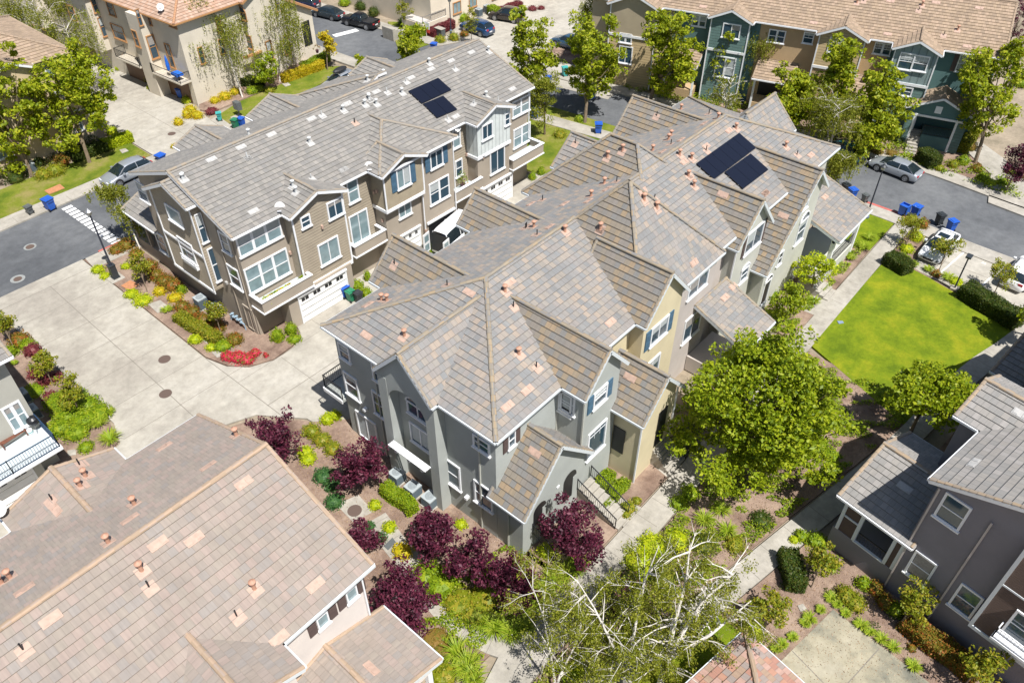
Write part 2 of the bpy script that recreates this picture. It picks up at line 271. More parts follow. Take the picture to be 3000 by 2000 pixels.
class Roof:
    """roof over a rectangle: the lowest of the sloping planes named in pl = {side:(eave z, slope)}"""
    def __init__(s,fr,rect,pl):
        s.fr=fr;s.rect=rect;x0,x1,y0,y1=rect;s.pl={}
        for k,(z,sl) in pl.items():
            s.pl[k]={'x0':(sl,0,z-sl*x0),'x1':(-sl,0,z+sl*x1),'y0':(0,sl,z-sl*y0),'y1':(0,-sl,z+sl*y1)}[k]
        s.spec=pl
    def z(s,x,y): return min(a*x+b*y+c for a,b,c in s.pl.values())
    def polys(s):
        x0,x1,y0,y1=s.rect; R={}
        for k,(a,b,c) in s.pl.items():
            P=[(x0,y0),(x1,y0),(x1,y1),(x0,y1)]
            for j,(a2,b2,c2) in s.pl.items():
                if j!=k and P: P=clip(P,a2-a,b2-b,c2-c)
            if len(P)>2: R[k]=P
        return R
    def build(s,owner,mat,cmat,tmat,name='roof',C=.39,capped=True,rake=True,gut=None):
        steep=mat.name.startswith('blend') and s.spec.get('x0',(0,0))[1]>.8; mats=[mat,M['tB2']] if steep else [mat]
        fr=s.fr; mb=MB(); mr=MB(); ft=MB(); W=lambda x,y,z:fr.w(x,y,z)
        P=s.polys(); x0,x1,y0,y1=s.rect
        for k,poly in P.items():
            ze,sl=s.spec[k]; L=math.hypot(1,sl); a,b,c=s.pl[k]
            n=Vector((-a,-b,1)).normalized()
            dist={'x0':lambda p:p[0]-x0,'x1':lambda p:x1-p[0],'y0':lambda p:p[1]-y0,'y1':lambda p:y1-p[1]}[k]
            al=(lambda p:p[1]) if k[0]=='x' else (lambda p:p[0])
            hs={'x0':(1,0,-x0),'x1':(-1,0,x1),'y0':(0,1,-y0),'y1':(0,-1,y1)}[k]
            ds=[dist(p) for p in poly]; st=C/L; i0=int(min(ds)/st+1e-6); i1=int(math.ceil(max(ds)/st-1e-6))
            z3=lambda p:a*p[0]+b*p[1]+c
            addface(owner,'roof',[W(p[0],p[1],z3(p)) for p in poly],(s,k))
            for i in range(i0,i1):
                d0,d1=i*st,(i+1)*st
                q=clip(poly,hs[0],hs[1],hs[2]-d0); q=clip(q,-hs[0],-hs[1],-hs[2]+d1) if len(q)>2 else q
                if len(q)<3: continue
                pts=[];uv=[]
                for p in q:
                    f=(dist(p)-d0)/st; h=.05*(1-f)+.004; v=Vector((p[0],p[1],z3(p)))+n*h; pts.append(v); uv.append((al(p)+50,dist(p)*L+50*0))
                mb.face([W(*v) for v in pts],uv,m=int(steep and k=='x0'))
                for e in range(len(q)):
                    p=q[e];r=q[(e+1)%len(q)]
                    if abs(dist(p)-d0)<1e-4 and abs(dist(r)-d0)<1e-4:
                        u,v=pts[e],pts[(e+1)%len(q)]; b0=Vector((p[0],p[1],z3(p)-.02)); b1=Vector((r[0],r[1],z3(r)-.02))
                        mb.face([W(*b0),W(*b1),W(*v),W(*u)],[(al(p)+50,dist(p)*L+.1)]*4,m=int(steep and k=='x0'))
            # underside
            ft.face([W(p[0],p[1],z3(p)-.14) for p in poly][::-1])
            # edges
            for e in range(len(poly)):
                p=poly[e];r=poly[(e+1)%len(poly)]; P3=Vector(W(p[0],p[1],z3(p)));R3=Vector(W(r[0],r[1],z3(r)))
                if (P3-R3).length<.05: continue
                onb=None
                for kk,ci,cv in (('x0',0,x0),('x1',0,x1),('y0',1,y0),('y1',1,y1)):
                    if abs(p[ci]-cv)<1e-5 and abs(r[ci]-cv)<1e-5: onb=kk
                if onb:
                    o={'x0':(-.03,0),'x1':(.03,0),'y0':(0,-.03),'y1':(0,.03)}[onb]; ow=Vector(fr.w(o[0],o[1]))-Vector(fr.w(0,0))
                    if onb==k: # eave: gutter
                        ft.bar(P3+ow*1.6-Vector((0,0,.07)),R3+ow*1.6-Vector((0,0,.07)),.10,.13)
                    else:
                        ft.bar(P3+ow*.3-Vector((0,0,.10)),R3+ow*.3-Vector((0,0,.10)),.05,.2)
                        if rake: s.caps(mr,P3-ow*2.2+Vector((0,0,.035)),R3-ow*2.2+Vector((0,0,.035)),.2,.06)
                elif capped:
                    # ridge or hip shared with another plane: draw once
                    mid=((p[0]+r[0])/2,(p[1]+r[1])/2)
                    for j,(a2,b2,c2) in s.pl.items():
                        if j>k and abs(a2*mid[0]+b2*mid[1]+c2-z3(mid))<1e-4: s.caps(mr,P3+Vector((0,0,.05)),R3+Vector((0,0,.05)),.26,.09)
        o=mb.build(name,mats,owner)
        if mr.f: mr.build('ridge_tiles',cmat,o)
        ft.build('fascia',tmat,o)
        return o
    def caps(s,mb,a,b,w,h):
        if b.z<a.z: a,b=b,a
        d=(b-a);L=d.length
        if L<.2:return
        d/=L; n=max(1,int(round(L/.36))); st=L/n; side=d.cross(Vector((0,0,1))).normalized(); up=side.cross(d)
        for i in range(n):
            p=a+d*(st*i); q=a+d*(st*(i+1)+.02); prof=[(-.5,-.3),(-.42,.45),(-.15,.8),(.15,.8),(.42,.45),(.5,-.3)]
            A=[p+side*(u*w*1.06)+up*(v*h+.018) for u,v in prof]; B=[q+side*(u*w*.94)+up*(v*h) for u,v in prof]
            for j in range(5): mb.face([A[j],A[j+1],B[j+1],B[j]])
            mb.face(A[::-1])
def walls(owner,fr,rect,top,mat,z0=-.1,name='wall',drop=.1,sides='x0x1y0y1'):
    """four wall faces under roof `top` (a Roof, a list of Roofs or a height)"""
    x0,x1,y0,y1=rect; mb=MB()
    if isinstance(top,(int,float)): zf=lambda x,y:top
    else:
        L=top if isinstance(top,list) else [top]; zf=lambda x,y:max(r.z(x,y) for r in L)-drop
    def prof(p,q):
        n=24; T=[i/n for i in range(n+1)]; Z=[zf(p[0]+(q[0]-p[0])*t,p[1]+(q[1]-p[1])*t) for t in T]
        # insert exact peak by refining
        K=[0]
        for i in range(1,n):
            if abs((Z[i]-Z[i-1])-(Z[i+1]-Z[i]))>1e-5: K.append(i)
        K.append(n); return [(T[i],Z[i]) for i in K]
    for side,p,q in (('y0',(x0,y0),(x1,y0)),('x1',(x1,y0),(x1,y1)),('y1',(x1,y1),(x0,y1)),('x0',(x0,y1),(x0,y0))):
        if side not in sides: continue
        pr=prof(p,q); pts=[fr.w(p[0],p[1],z0),fr.w(q[0],q[1],z0)]+[fr.w(p[0]+(q[0]-p[0])*t,p[1]+(q[1]-p[1])*t,z) for t,z in reversed(pr)]
        mb.face(pts)
        # pickable as convex quads between samples
        for i in range(len(pr)-1):
            (t0,za),(t1,zb)=pr[i],pr[i+1]; P=lambda t,z:fr.w(p[0]+(q[0]-p[0])*t,p[1]+(q[1]-p[1])*t,z)
            addface(owner,'wall',[P(t0,z0),P(t1,z0),P(t1,zb),P(t0,za)])
    if isinstance(top,(int,float)): mb.face([fr.w(x0,y0,top),fr.w(x1,y0,top),fr.w(x1,y1,top),fr.w(x0,y1,top)])
    return mb.build(name,mat,owner)
def wallpt(f,px):
    d=Vector(ray(*px)); o=Vector((0,0,HC)); n=f[3]; t=(f[2][0]-o).dot(n)/d.dot(n); return o+d*t
BAD=[]
def win(owner,tl,br,kind='hung',shut=None,tmat=None,glass='glass',sill=True,depth=.05,grid=None,arch=False,name='window',hx=None):
    """window on whatever wall of owner shows at that place in the photo"""
    cx,cy=(tl[0]+br[0])/2,(tl[1]+br[1])/2
    h=None
    for (ax,ay) in ([hx] if hx else [])+[(cx,cy),(tl[0],tl[1]),(br[0],br[1])]:
        h=hit(ax,ay,('wall',),owner)
        if h: break
    if not h: BAD.append(('nohit',tl)); return
    f=h[2]; n=f[3].copy(); n.z=0; n.normalize()
    if n.dot(Vector(ray(cx,cy)))>0: n=-n
    A=wallpt(f,tl);B=wallpt(f,br); t=Vector((0,0,1)).cross(n).normalized()   # runs left to right seen from outside
    w=(B-A).dot(t); hgt=A.z-B.z
    if w<.25 or hgt<.3 or w>7 or hgt>4.5: BAD.append((tl,br,round(w,2),round(hgt,2))); return
    O=Vector((A.x,A.y,B.z)); return winat(owner,O,t,n,w,hgt,kind,shut,tmat,glass,sill,depth,grid,arch,name)
def winat(owner,O,t,n,w,hgt,kind='hung',shut=None,tmat=None,glass='glass',sill=True,depth=.05,grid=None,arch=False,name='window'):
    tmat=tmat or M['trim']; Z=Vector((0,0,1)); P=lambda a,b,d:O+t*a+Z*b+n*d
    fm=MB(); tw=min(.11,w*.12)
    def bx(mb,a0,a1,b0,b1,d0,d1):
        c=[P(a,b,d) for d in (d0,d1) for a,b in ((a0,b0),(a1,b0),(a1,b1),(a0,b1))]
        for q in ((4,5,6,7),(0,1,5,4),(1,2,6,5),(2,3,7,6),(3,0,4,7)): mb.face([c[i] for i in q])
    bx(fm,0,tw,0,hgt,0,depth+.03); bx(fm,w-tw,w,0,hgt,0,depth+.03); bx(fm,tw,w-tw,hgt-tw,hgt,0,depth+.03); bx(fm,tw,w-tw,0,tw,0,depth+.03)
    if sill: bx(fm,-.06,w+.06,-.05,.04,0,depth+.09)
    cols=1;rows=1
    if kind=='hung': rows=2
    elif kind=='slider': cols=2
    elif kind=='pair': cols=2;rows=2
    elif kind=='triple': cols=3;rows=2
    elif kind=='quad': cols=2;rows=1
    iw=w-2*tw
    for i in range(1,cols):
        m=.10 if kind in('triple','pair') else .035; x=tw+iw*i/cols; bx(fm,x-m,x+m,tw,hgt-tw,0,depth+.01)
    if rows==2:
        y=hgt*(.5 if kind!='tall' else .65); bx(fm,tw,w-tw,y-.03,y+.03,0,depth-.005)
    if grid:
        gx,gy,yf=grid  # muntins over the top fraction
        for i in range(1,gx): x=tw+iw*i/gx; bx(fm,x-.012,x+.012,hgt*yf,hgt-tw,0,depth-.012)
        for i in range(1,gy): y=hgt*yf+(hgt-tw-hgt*yf)*i/gy; bx(fm,tw,w-tw,y-.012,y+.012,0,depth-.012)
    o=fm.build(name,tmat,owner)
    g=MB(); g.face([P(tw*.5,tw*.5,.02),P(w-tw*.5,tw*.5,.02),P(w-tw*.5,hgt-tw*.5,.02),P(tw*.5,hgt-tw*.5,.02)])
    g.build('pane',M[glass] if isinstance(glass,str) else glass,o)
    if glass in('glass','glassb') and kind!='x' and hgt>.9:
        rr=rnd.random(); bm_=MB()
        if rr<.55:
            f=rnd.choice((.25,.4,.55,.9)); z1=hgt-tw*.6; z0=hgt-tw-(hgt-2*tw)*f
            for c_ in range(cols):
                if rnd.random()<.8: x0=tw+iw*c_/cols+.03; x1=tw+iw*(c_+1)/cols-.03; bm_.face([P(x0,z0,.026),P(x1,z0,.026),P(x1,z1,.026),P(x0,z1,.026)])
            if bm_.f: bm_.build('blind',M['blind' if rr<.35 else 'curtain'],o)
    if arch:
        a=MB(); K=10; pts=[P(w/2+(w/2)*math.cos(math.pi*i/K),hgt+(w*arch)*math.sin(math.pi*i/K),.045) for i in range(K+1)]
        a.face(pts); a.build('arched_pane',M[glass],o)
        b=MB()
        for i in range(K): b.bar(pts[i]+n*.03,pts[i+1]+n*.03,.09,.09,up=n)
        b.bar(pts[0]+n*.03,pts[-1]+n*.03,.05,.05,up=n); b.bar(P(w/2,hgt,.07),P(w/2,hgt+w*arch,.07),.03,.03,up=n); b.build('arch_frame',tmat,o)
    if shut:
        sw,sm=shut
        for x0 in (-sw-.03,w+.03):
            s=MB(); bx(s,x0,x0+sw,0,hgt,0,.06)
            s2=s
            for k in (.3,.7): bx(s2,x0+.03,x0+sw-.03,hgt*k-.18,hgt*k+.18,.06,.075)
            s.build('shutter',M[sm],o)
    return o
def downspout(owner,a,b,mat):
    mb=MB(); mb.bar(a,b,.09,.07,up=(1,0,0)); mb.build('downspout',mat,owner)
def vent(owner,px,kind='t',hgt=.55):
    """roof vent pipe, flashing under it, standing on the slope seen at px"""
    h=hit(px[0],px[1],('roof',),owner)
    if not h: BAD.append(('vent',px)); return
    p=h[1]; n=h[2][3]; 
    if n.z<0:n=-n
    up=Vector((n.x,n.y,0)); dn=up.normalized() if up.length>1e-3 else Vector((1,0,0)); t=n.cross(dn).normalized(); dwn=t.cross(n).normalized()
    if dwn.z>0: dwn=-dwn
    pale=kind in('w','wp','wt'); mm=M['ventw'] if pale else M['vent']; fm=M['flashw'] if pale else M['flash']
    if kind in('flat','wflat'): # low rectangular dormer vent
        mb=MB(); q=[p+n*.06+t*(a*.38)+dwn*(b*.19) for a,b in ((-1,-1),(1,-1),(1,1),(-1,1))]; base=[v-n*.08 for v in q]; 
        mb.face(q)
        for i in range(4): mb.face([base[i],base[(i+1)%4],q[(i+1)%4],q[i]])
        for k in (-.55,.55):
            c=p+n*.085+t*(k*.40); e=[c+t*(a*.11)+dwn*(b*.13) for a,b in ((-1,-1),(1,-1),(1,1),(-1,1))]; mb.face(e)
            for i in range(4): mb.face([e[i]-n*.04,e[(i+1)%4]-n*.04,e[(i+1)%4],e[i]])
        o=mb.build('roof_vent',M['flash'] if kind=='flat' else M['flashw'],owner); addl(o,n); return o
    mb=MB(); q=[p+n*.05+t*(a*.26)+dwn*(.08+b*.26) for a,b in ((-1,-1),(1,-1),(1,1),(-1,1))]; mb.face(q)
    for i in range(4): mb.face([q[i]-n*.07,q[(i+1)%4]-n*.07,q[(i+1)%4],q[i]])
    o=mb.build('flashing',fm,owner); addl(o,n)
    if kind=='pipe' or kind=='wp':
        pm=MB(); pm.tube([p,p+Vector((0,0,hgt*.75))],[.035,.035],8); pm.build('vent_pipe',M['black'] if kind=='pipe' else M['ventw'],owner)
    else:
        pm=MB(); pm.lathe([(.11,0),(.09,.05),(.075,hgt*.7),(.14,hgt*.72),(.155,hgt*.86),(.14,hgt*.88),(.03,hgt)],n=12); pm.v=[(a+p.x,b+p.y,c+p.z) for a,b,c in pm.v]; pm.build('vent_pipe',mm,owner,smooth=False)
    return o
def addl(o,n):
    if n.z<0: pass
def fixn(mb): pass
def solar(owner,quads):
    for q in quads:
        P=[];n=None
        for px in q:
            h=hit(px[0],px[1],('roof',),owner)
            if not h: BAD.append(('solar',px)); return
            n=h[2][3] if n is None else n; f=h[2] if len(P)==0 else f; P.append(wallpt(f,px))
        if n.z<0:n=-n
        # square it up on the slope
        t=(P[1]-P[0]).normalized(); s=n.cross(t).normalized(); w=(P[1]-P[0]).length; hh=(P[3]-P[0]).dot(s)
        cols=max(1,round(w/1.05)); rws=max(1,round(abs(hh)/1.75)); mb=MB(); fr_=MB()
        for i in range(cols):
            for j in range(rws):
                a0,a1=w*i/cols+.012,w*(i+1)/cols-.012; b0,b1=hh*j/rws,hh*(j+1)/rws; e=.012 if hh>0 else -.012; b0+=e;b1-=e
                Q=[P[0]+t*a+s*b+n*.16 for a,b in ((a0,b0),(a1,b0),(a1,b1),(a0,b1))]
                if hh<0: Q=Q[::-1]
                mb.face(Q)
                for k in range(4): mb.face([Q[k]-n*.04,Q[(k+1)%4]-n*.04,Q[(k+1)%4],Q[k]],m=1)
        for k in (.25,.75): fr_.bar(P[0]+s*(hh*k)+n*.09,P[0]+t*w+s*(hh*k)+n*.09,.05,.09,up=n)
        o=mb.build('solar_panel',[M['solar'],M['black']],owner); fr_.build('mounting_rail',M['alu'],o)
def dish(owner,px,kinds=('roof','wall'),lift=.0,face=(-.5,-.6,.6)):
    h=hit(px[0],px[1],kinds,owner)
    if not h: BAD.append(('dish',px)); return
    p=h[1]; f=Vector(face).normalized(); a=f.cross(Vector((0,0,1))).normalized(); b=a.cross(f)
    mb=MB(); c=p+Vector((0,0,.55)); rings=[]
    for r,d in ((.0,0),(.14,.01),(.26,.035),(.36,.07)):
        rings.append([c+f*d+(a*math.cos(2*math.pi*k/16)+b*math.sin(2*math.pi*k/16)*1.1)*r for k in range(16)])
    for i in range(3):
        for k in range(16): mb.face([rings[i][k],rings[i][(k+1)%16],rings[i+1][(k+1)%16],rings[i+1][k]]); mb.face([rings[i+1][k]-f*.012,rings[i+1][(k+1)%16]-f*.012,rings[i][(k+1)%16]-f*.012,rings[i][k]-f*.012])
    o=mb.build('satellite_dish',M['dish'],owner)
    ar=MB(); tip=c+f*.5-b*.3; ar.tube([p,p+Vector((0,0,.3)),c-f*.03],[.025]*3,6); ar.bar(c-b*.36+f*.05,tip,.03,.03); ar.bar(tip-a*.14,tip+a*.14,.09,.12,up=f); ar.build('dish_arm',M['alu'],o)
def balcony(owner,fr,rect,z0,z1,mat,capmat,deckmat=None,floor=True):
    """solid parapet balcony with a white coping"""
    x0,x1,y0,y1=rect; t=.12; mb=MB(); mb.box(x0,x1,y0,y1,z0,z0+.22,fr); mb.box(x0,x1,y0,y0+t,z0+.22,z1,fr); mb.box(x0,x0+t,y0+t,y1,z0+.22,z1,fr); mb.box(x1-t,x1,y0+t,y1,z0+.22,z1,fr)
    o=mb.build('balcony',mat,owner); cp=MB(); e=.07
    cp.box(x0-e,x1+e,y0-e,y0+t+e,z1,z1+.07,fr); cp.box(x0-e,x0+t+e,y0+t+e,y1,z1,z1+.07,fr); cp.box(x1-t-e,x1+e,y0+t+e,y1,z1,z1+.07,fr); cp.box(x0-e,x1+e,y0-e,y1,z0-.1,z0-.003,fr)
    cp.build('coping',capmat,o); d=MB(); d.box(x0+t,x1-t,y0+t,y1,z0+.222,z0+.235,fr); d.build('balcony_floor',M['wooddeck'],o); return o
def railing(owner,pts,h=1.0,mat=None,bal=.14,name='railing'):
    mat=mat or M['black']; mb=MB()
    for a,b in zip(pts[:-1],pts[1:]):
        a=Vector(a);b=Vector(b);L=(b-a).length; Z=Vector((0,0,1)); mb.bar(a+Z*h,b+Z*h,.05,.05); mb.bar(a+Z*.1,b+Z*.1,.035,.035)
        n=max(1,int(L/bal))
        for i in range(n+1): p=a+(b-a)*(i/n); mb.bar(p+Z*.1,p+Z*h,.018,.018,up=(1,0,0))
        for p in (a,b): mb.bar(p,p+Z*(h+.05),.05,.05,up=(1,0,0))
    return mb.build(name,mat,owner)
def steps(owner,fr,x0,x1,y0,y1,z0,z1,n,mat,name='steps'):
    """flight falling from y1 (height z1) to y0 (height z0)"""
    mb=MB()
    for i in range(n): mb.box(x0+.002*i,x1-.002*i,y0+(y1-y0)*i/n,y1-.002*(n-i),(z0+(z1-z0)*i/n-.01) if i else z0-.1,z0+(z1-z0)*(i+1)/n,fr)
    return mb.build(name,mat,owner)
# ================================================================= SETTING: ground
def structure(name,polys,z0,z1,mat):
    mb=MB()
    for p in polys: mb.prism(p,z0,z1)
    return tag(mb.build(name,mat),kind='structure')
def px(*ps): return [G(*p) for p in ps]
def strip(c,w):
    L=[];R=[]
    for i,p in enumerate(c):
        a=c[max(0,i-1)];b=c[min(len(c)-1,i+1)]; dx,dy=b[0]-a[0],b[1]-a[1]; l=math.hypot(dx,dy); L.append((p[0]-dy/l*w,p[1]+dx/l*w)); R.append((p[0]+dy/l*w,p[1]-dx/l*w))
    return L,R
def band(mb,c,off0,off1,z0,z1,m=0):
    A,_=strip(c,off0);B,_=strip(c,off1)
    for i in range(len(c)-1): mb.prism([A[i],A[i+1],B[i+1],B[i]],z0,z1,m)
def smooth(c,n=6):
    out=[]
    for i in range(len(c)-1):
        p0=c[max(0,i-1)];p1=c[i];p2=c[i+1];p3=c[min(len(c)-1,i+2)]
        for k in range(n):
            t=k/n; out.append(tuple(.5*((2*p1[d])+(-p0[d]+p2[d])*t+(2*p0[d]-5*p1[d]+4*p2[d]-p3[d])*t*t+(-p0[d]+3*p1[d]-3*p2[d]+p3[d])*t**3) for d in (0,1)))
    out.append(c[-1]); return out
e=MB(); e.face([(-300,-300,-.1),(500,-300,-.1),(500,500,-.1),(-300,500,-.1)]); tag(e.build('ground',M['earth']),kind='structure')
st2=smooth([(72.5,-60),(71.8,-20),(71.3,4),(71.9,16),(70.2,28),(67.6,42),(65.6,55),(63.2,72),(62.3,86),(61,110),(58,150)])
mb=MB(); A,B=strip(st2,4.3)
for i in range(len(st2)-1): mb.face([(*B[i],.004),(*B[i+1],.004),(*A[i+1],.004),(*A[i],.004)])
tag(mb.build('road',M['asphalt']),kind='structure')
mb=MB(); mb.face([(-60,61.4,0),(60.5,61.4,0),(66,71.0,0),(14,70.8,0),(-60,70.0,0)]); tag(mb.build('side_road',M['asphalt']),kind='structure')
mb=MB(); band(mb,st2,3.6,4.6,-.09,.13); band(mb,st2,-4.7,-3.6,-.09,.13)
sw=MB(); band(sw,st2,-6.2,-4.7,-.09,.13)
mb2=MB(); mb2.prism([(-60,59.9),(9.4,60.1),(9.4,61.4),(-60,61.0)],-.09,.12); mb2.prism([(17.0,59.3),(56,59.4),(56,61.2),(17.2,61.2)],-.09,.12)
mb2.prism([(-60,70.0),(14,70.5),(34,71.1),(57.6,71.6),(58.5,73.2),(50,73.0),(44,72.3),(34,72.8),(14,72.4),(-60,71.8)],-.09,.12)
tag(mb2.build('pavement',M['walk']),kind='structure')
# kerb cuts keep the kerbs out of the junction of both roads
kb=MB()
def bandrange(mbx,c,o0,o1,z0,z1,keep):
    A,_=strip(c,o0);B,_=strip(c,o1)
    for i in range(len(c)-1):
        if keep(c[i]): mbx.prism([A[i],A[i+1],B[i+1],B[i]],z0,z1)
keepL=lambda p: not (59<p[1]<74)
bandrange(kb,st2,4.28,4.5,-.09,.14,keepL); bandrange(kb,st2,-4.5,-4.28,-.09,.14,lambda p:True)
tag(kb.build('kerb',M['walk']),kind='structure')
sw=MB(); bandrange(sw,st2,4.5,6.1,-.09,.13,keepL); bandrange(sw,st2,-6.2,-4.5,-.09,.13,lambda p:True)
tag(sw.build('pavement',M['walk']),kind='structure')
# red painted kerbs
rc=MB(); rc.prism([(-20,70.05),(13.6,70.45),(13.6,70.75),(-20,70.35)],-.05,.128)
rc.prism([(18.4,61.22),(21.5,61.22),(21.5,61.42),(18.4,61.42)],-.05,.128)
A_,_=strip(st2,4.24);B_,_=strip(st2,4.52)
for i in range(len(st2)-1):
    if 11<st2[i][1]<24: rc.prism([A_[i],A_[i+1],B_[i+1],B_[i]],-.05,.146)
tag(rc.build('red_kerb',M['redcurb']),kind='structure')
# concrete driveways
dr=[]
dr.append([(9.5,61.4)]+[(17.0,61.4),(16.9,43.5),(17.4,41.6),(18.4,40.3),(20.0,39.6),(21.8,39.7),(23.0,40.5),(23.6,42.0),(24.2,42.9),(60,42.6),(60,30.6),(19.4,31.2),(18.2,31.5),(18.0,33.4),(16,36.2),(13.6,37.2),(11,30.4),(-40,30.4),(-40,41.6),(4.9,41.0),(7.5,40.2),(8.9,40.6),(9.5,42.5),(9.6,48)])
dr.append([(30.1,72.5),(38.0,71.6),(38.2,76.0),(38.9,79.5),(39.2,118),(26,118),(29,92),(30.1,78)])
dr.append([(66.5,63),(69.5,46.5),(74,47),(80,50),(90,60),(100,64),(110,66),(110,82),(95,78),(84,76),(76,74.5),(70,72.5)])
structure('driveway',dr,-.08,.03,M['concrete'])
structure('parking_bay',[[(59.0,.4),(60.4,9.7),(62.9,9.9),(67.0,10.6),(67.0,-20),(57.6,-20)]],-.08,.05,M['concrete'])
structure('patio',[[G(2439.7,1786.6),G(2281,1943),G(2150,2080),G(2600,2250),G(2760,2030)]],-.08,.075,M['slab'])
# joints and marks lying on the concrete
jt=MB()
def line(mbx,a,b,w,z):
    a=Vector((*a,0));b=Vector((*b,0));d=(b-a).normalized();s=Vector((-d.y,d.x,0))*(w/2); mbx.face([(*(a-s).xy,z),(*(b-s).xy,z),(*(b+s).xy,z),(*(a+s).xy,z)])
line(jt,(13.6,59.8),(13.2,37.4),.05,.034)
for y in (56.8,53.4,50.2,47.0,43.8,40.7): line(jt,(9.7 if y>41 else 9.2,y+.05),(16.85 if y>42 else 18.2,y),.035,.034)
line(jt,(16.9,43.4),(17.1,33.0),.05,.034)
for x in (20.5,24.5,28.5,32.5,36.5,41,46): line(jt,(x,31.3),(x,42.5 if x>24 else 39.5),.035,.034)
line(jt,(17,36.3),(59,36.3),.05,.034); line(jt,(17,39.6),(59,39.9),.03,.034)
line(jt,(9.5,59.8),(17,59.8),.05,.034)
for y in (76,82,88,94): line(jt,(30.5,y),(38.6,y),.04,.034)
line(jt,(34.5,73),(34.5,110),.04,.034)
line(jt,(63,9),(63,-15),.04,.054)
s1,s2_,s3=Vector(G(2325,1907)),Vector(G(2420,2000)),Vector(G(2570,1905)); line(jt,G(2320,1908),G(2420,2010),.05,.079); line(jt,G(2480,2005),G(2575,1900),.05,.079)
tag(jt.build('concrete_joint',M['joint']),kind='structure')
# footpaths
wk=[]
def pathpoly(c,w): A,B=strip(c,w/2); return A+B[::-1]
wk.append([(12.0,12.6),(13.3,11.1),(30.2,11.25),(45,11.6),(67,11.9),(67,13.2),(31,12.85),(22.1,12.9),(17.3,13.0),(15,13.4)])
c=smooth([G(1560,1905),G(1440,1880),G(1330,1810),G(1268,1745),G(1215,1665),G(1160,1600),G(1100,1520)],5)
wk2=pathpoly(c,1.35)
ce=smooth([(8,9.9),(17,8.2),(23.5,6.7),(30.5,5.3),(40.6,3.35),(50.7,2.1),(57,.6),(70,-1.8)],4)
wk3=pathpoly(ce,1.45)
wk4=[[(59.7,13.3),(68.0,14.3),(68.4,15.9),(66.4,15.2),(66,13.4)]]
structure('footpath',wk,-.08,.082,M['walk']); structure('curved_footpath',[wk2],-.08,.09,M['walk']); structure('side_footpath',[wk3],-.08,.098,M['walk'])
structure('path_link',[pathpoly([(12.5,12.2),(11.5,9.6)],1.6)],-.08,.086,M['walk'])
structure('step_landing',[[(29.3,13.0),(31.9,13.0),(31.7,15.0),(29.6,14.8)],[(24.6,12.9),(26.4,12.9),(26.2,14.2),(24.8,14.2)],[(49.6,12.9),(52.5,12.9),(51.5,14.4),(49.5,14.6)]],-.08,.07,M['walk'])
structure('driveway_D',[[(74.2,4.0),(81,5.6),(86,12.4),(84,13.8),(80,9.6),(74.6,8.2)]],-.08,.14,M['walk'])
bpy.data.objects['driveway_D'].name='garden_path'
wj=MB()
for x in np.arange(15,58,1.55): line(wj,(x,11.2+.02*(x-13)),(x,12.8),.03,.086)
for i in range(0,len(ce)-1): 
    A,B=strip(ce,.7); line(wj,A[i],B[i],.03,.102)
A,B=strip(c,.66)
for i in range(2,len(c)-1,3): line(wj,A[i],B[i],.03,.094)
for x in np.arange(-20,57,2.4):
    if not 9.4<x<17: line(wj,(x,60.1),(x,61.1),.03,.125)
    line(wj,(x,70.6),(x,71.8),.03,.125)
line(wj,(-20,60.9),(9.4,61.1),.04,.125)
tag(wj.build('pavement_joint',M['joint']),kind='structure')
# planting beds
beds=[[(17.06,61.2),(20.9,60.9),(20.8,43.2),(24.0,42.2),(23.5,41.6),(22.9,40.6),(21.8,39.85),(20.0,39.7),(18.4,40.4),(17.5,41.6),(17.0,43.5)],
 [(9.35,59.4),(9.4,48),(9.3,42.5),(8.8,40.8),(7.5,40.3),(5,41.1),(5,43),(5.5,60),(9.3,60.1)],
 [(19.5,31.2),(19.5,13.1),(22.1,13.05),(30,13.0),(30,18),(46,18),(46,13.0),(60.5,13.3),(60,20),(66,24),(64,40),(60,42.2),(60,31),(58,30.9),(19.5,30.9)],
 [(12.9,13.6),(14.5,13.55),(17.3,13.2),(19.8,13.1),(19.8,31.2),(18.0,32.9),(17.6,33.6),(15.5,36),(13,37),(10.6,30.2),(10.6,15.5)],
 [(8,10.8),(13.5,11.0),(30.2,11.15),(45.5,11.5),(45.3,3.2),(40.6,4.15),(31,6.1),(23.7,7.5),(17,9.0),(8,10.6)],
 [(20,-12),(20,6.8),(23.3,5.95),(30.4,4.5),(31.5,4.3),(30.5,-12)],
 [(58.2,.6),(59.5,6.4),(60.5,9.7),(60.3,11.7),(59.5,11.7),(60.0,10.2),(58.9,6.4),(57.7,.8)],
 [(60.6,9.8),(67,10.7),(67,11.9),(60.4,11.7)],
 [(35,2.1),(57,-.3),(57,-8),(35,-8)],
 [(77,-14),(84,-14),(84,60),(74,60),(77.5,20)],
 [(39.5,76.6),(56,77.3),(56,79.5),(56,80.5),(39.5,79.5),(38.7,78)]]
structure('planting_bed',beds,-.08,.06,M['mulch'])
lw=[[G(2589,768),G(2650,778),G(2720,815),G(2780,850),G(2850,885),G(2990,965),G(2980,990),G(2885,1031),G(2720,1190),G(2600,1290),(43.0,3.75),(46.2,11.6),G(2440,937)],
 [(60.6,13.3),(66.3,13.3),(66.5,16.2),(60.4,15.8)],
 [(13.2,8.7),(16.9,8.55),(23.4,6.0),(22.7,1.5),(8,4),(8,9.6)]]
structure('lawn',lw,-.08,.075,M['grass'])
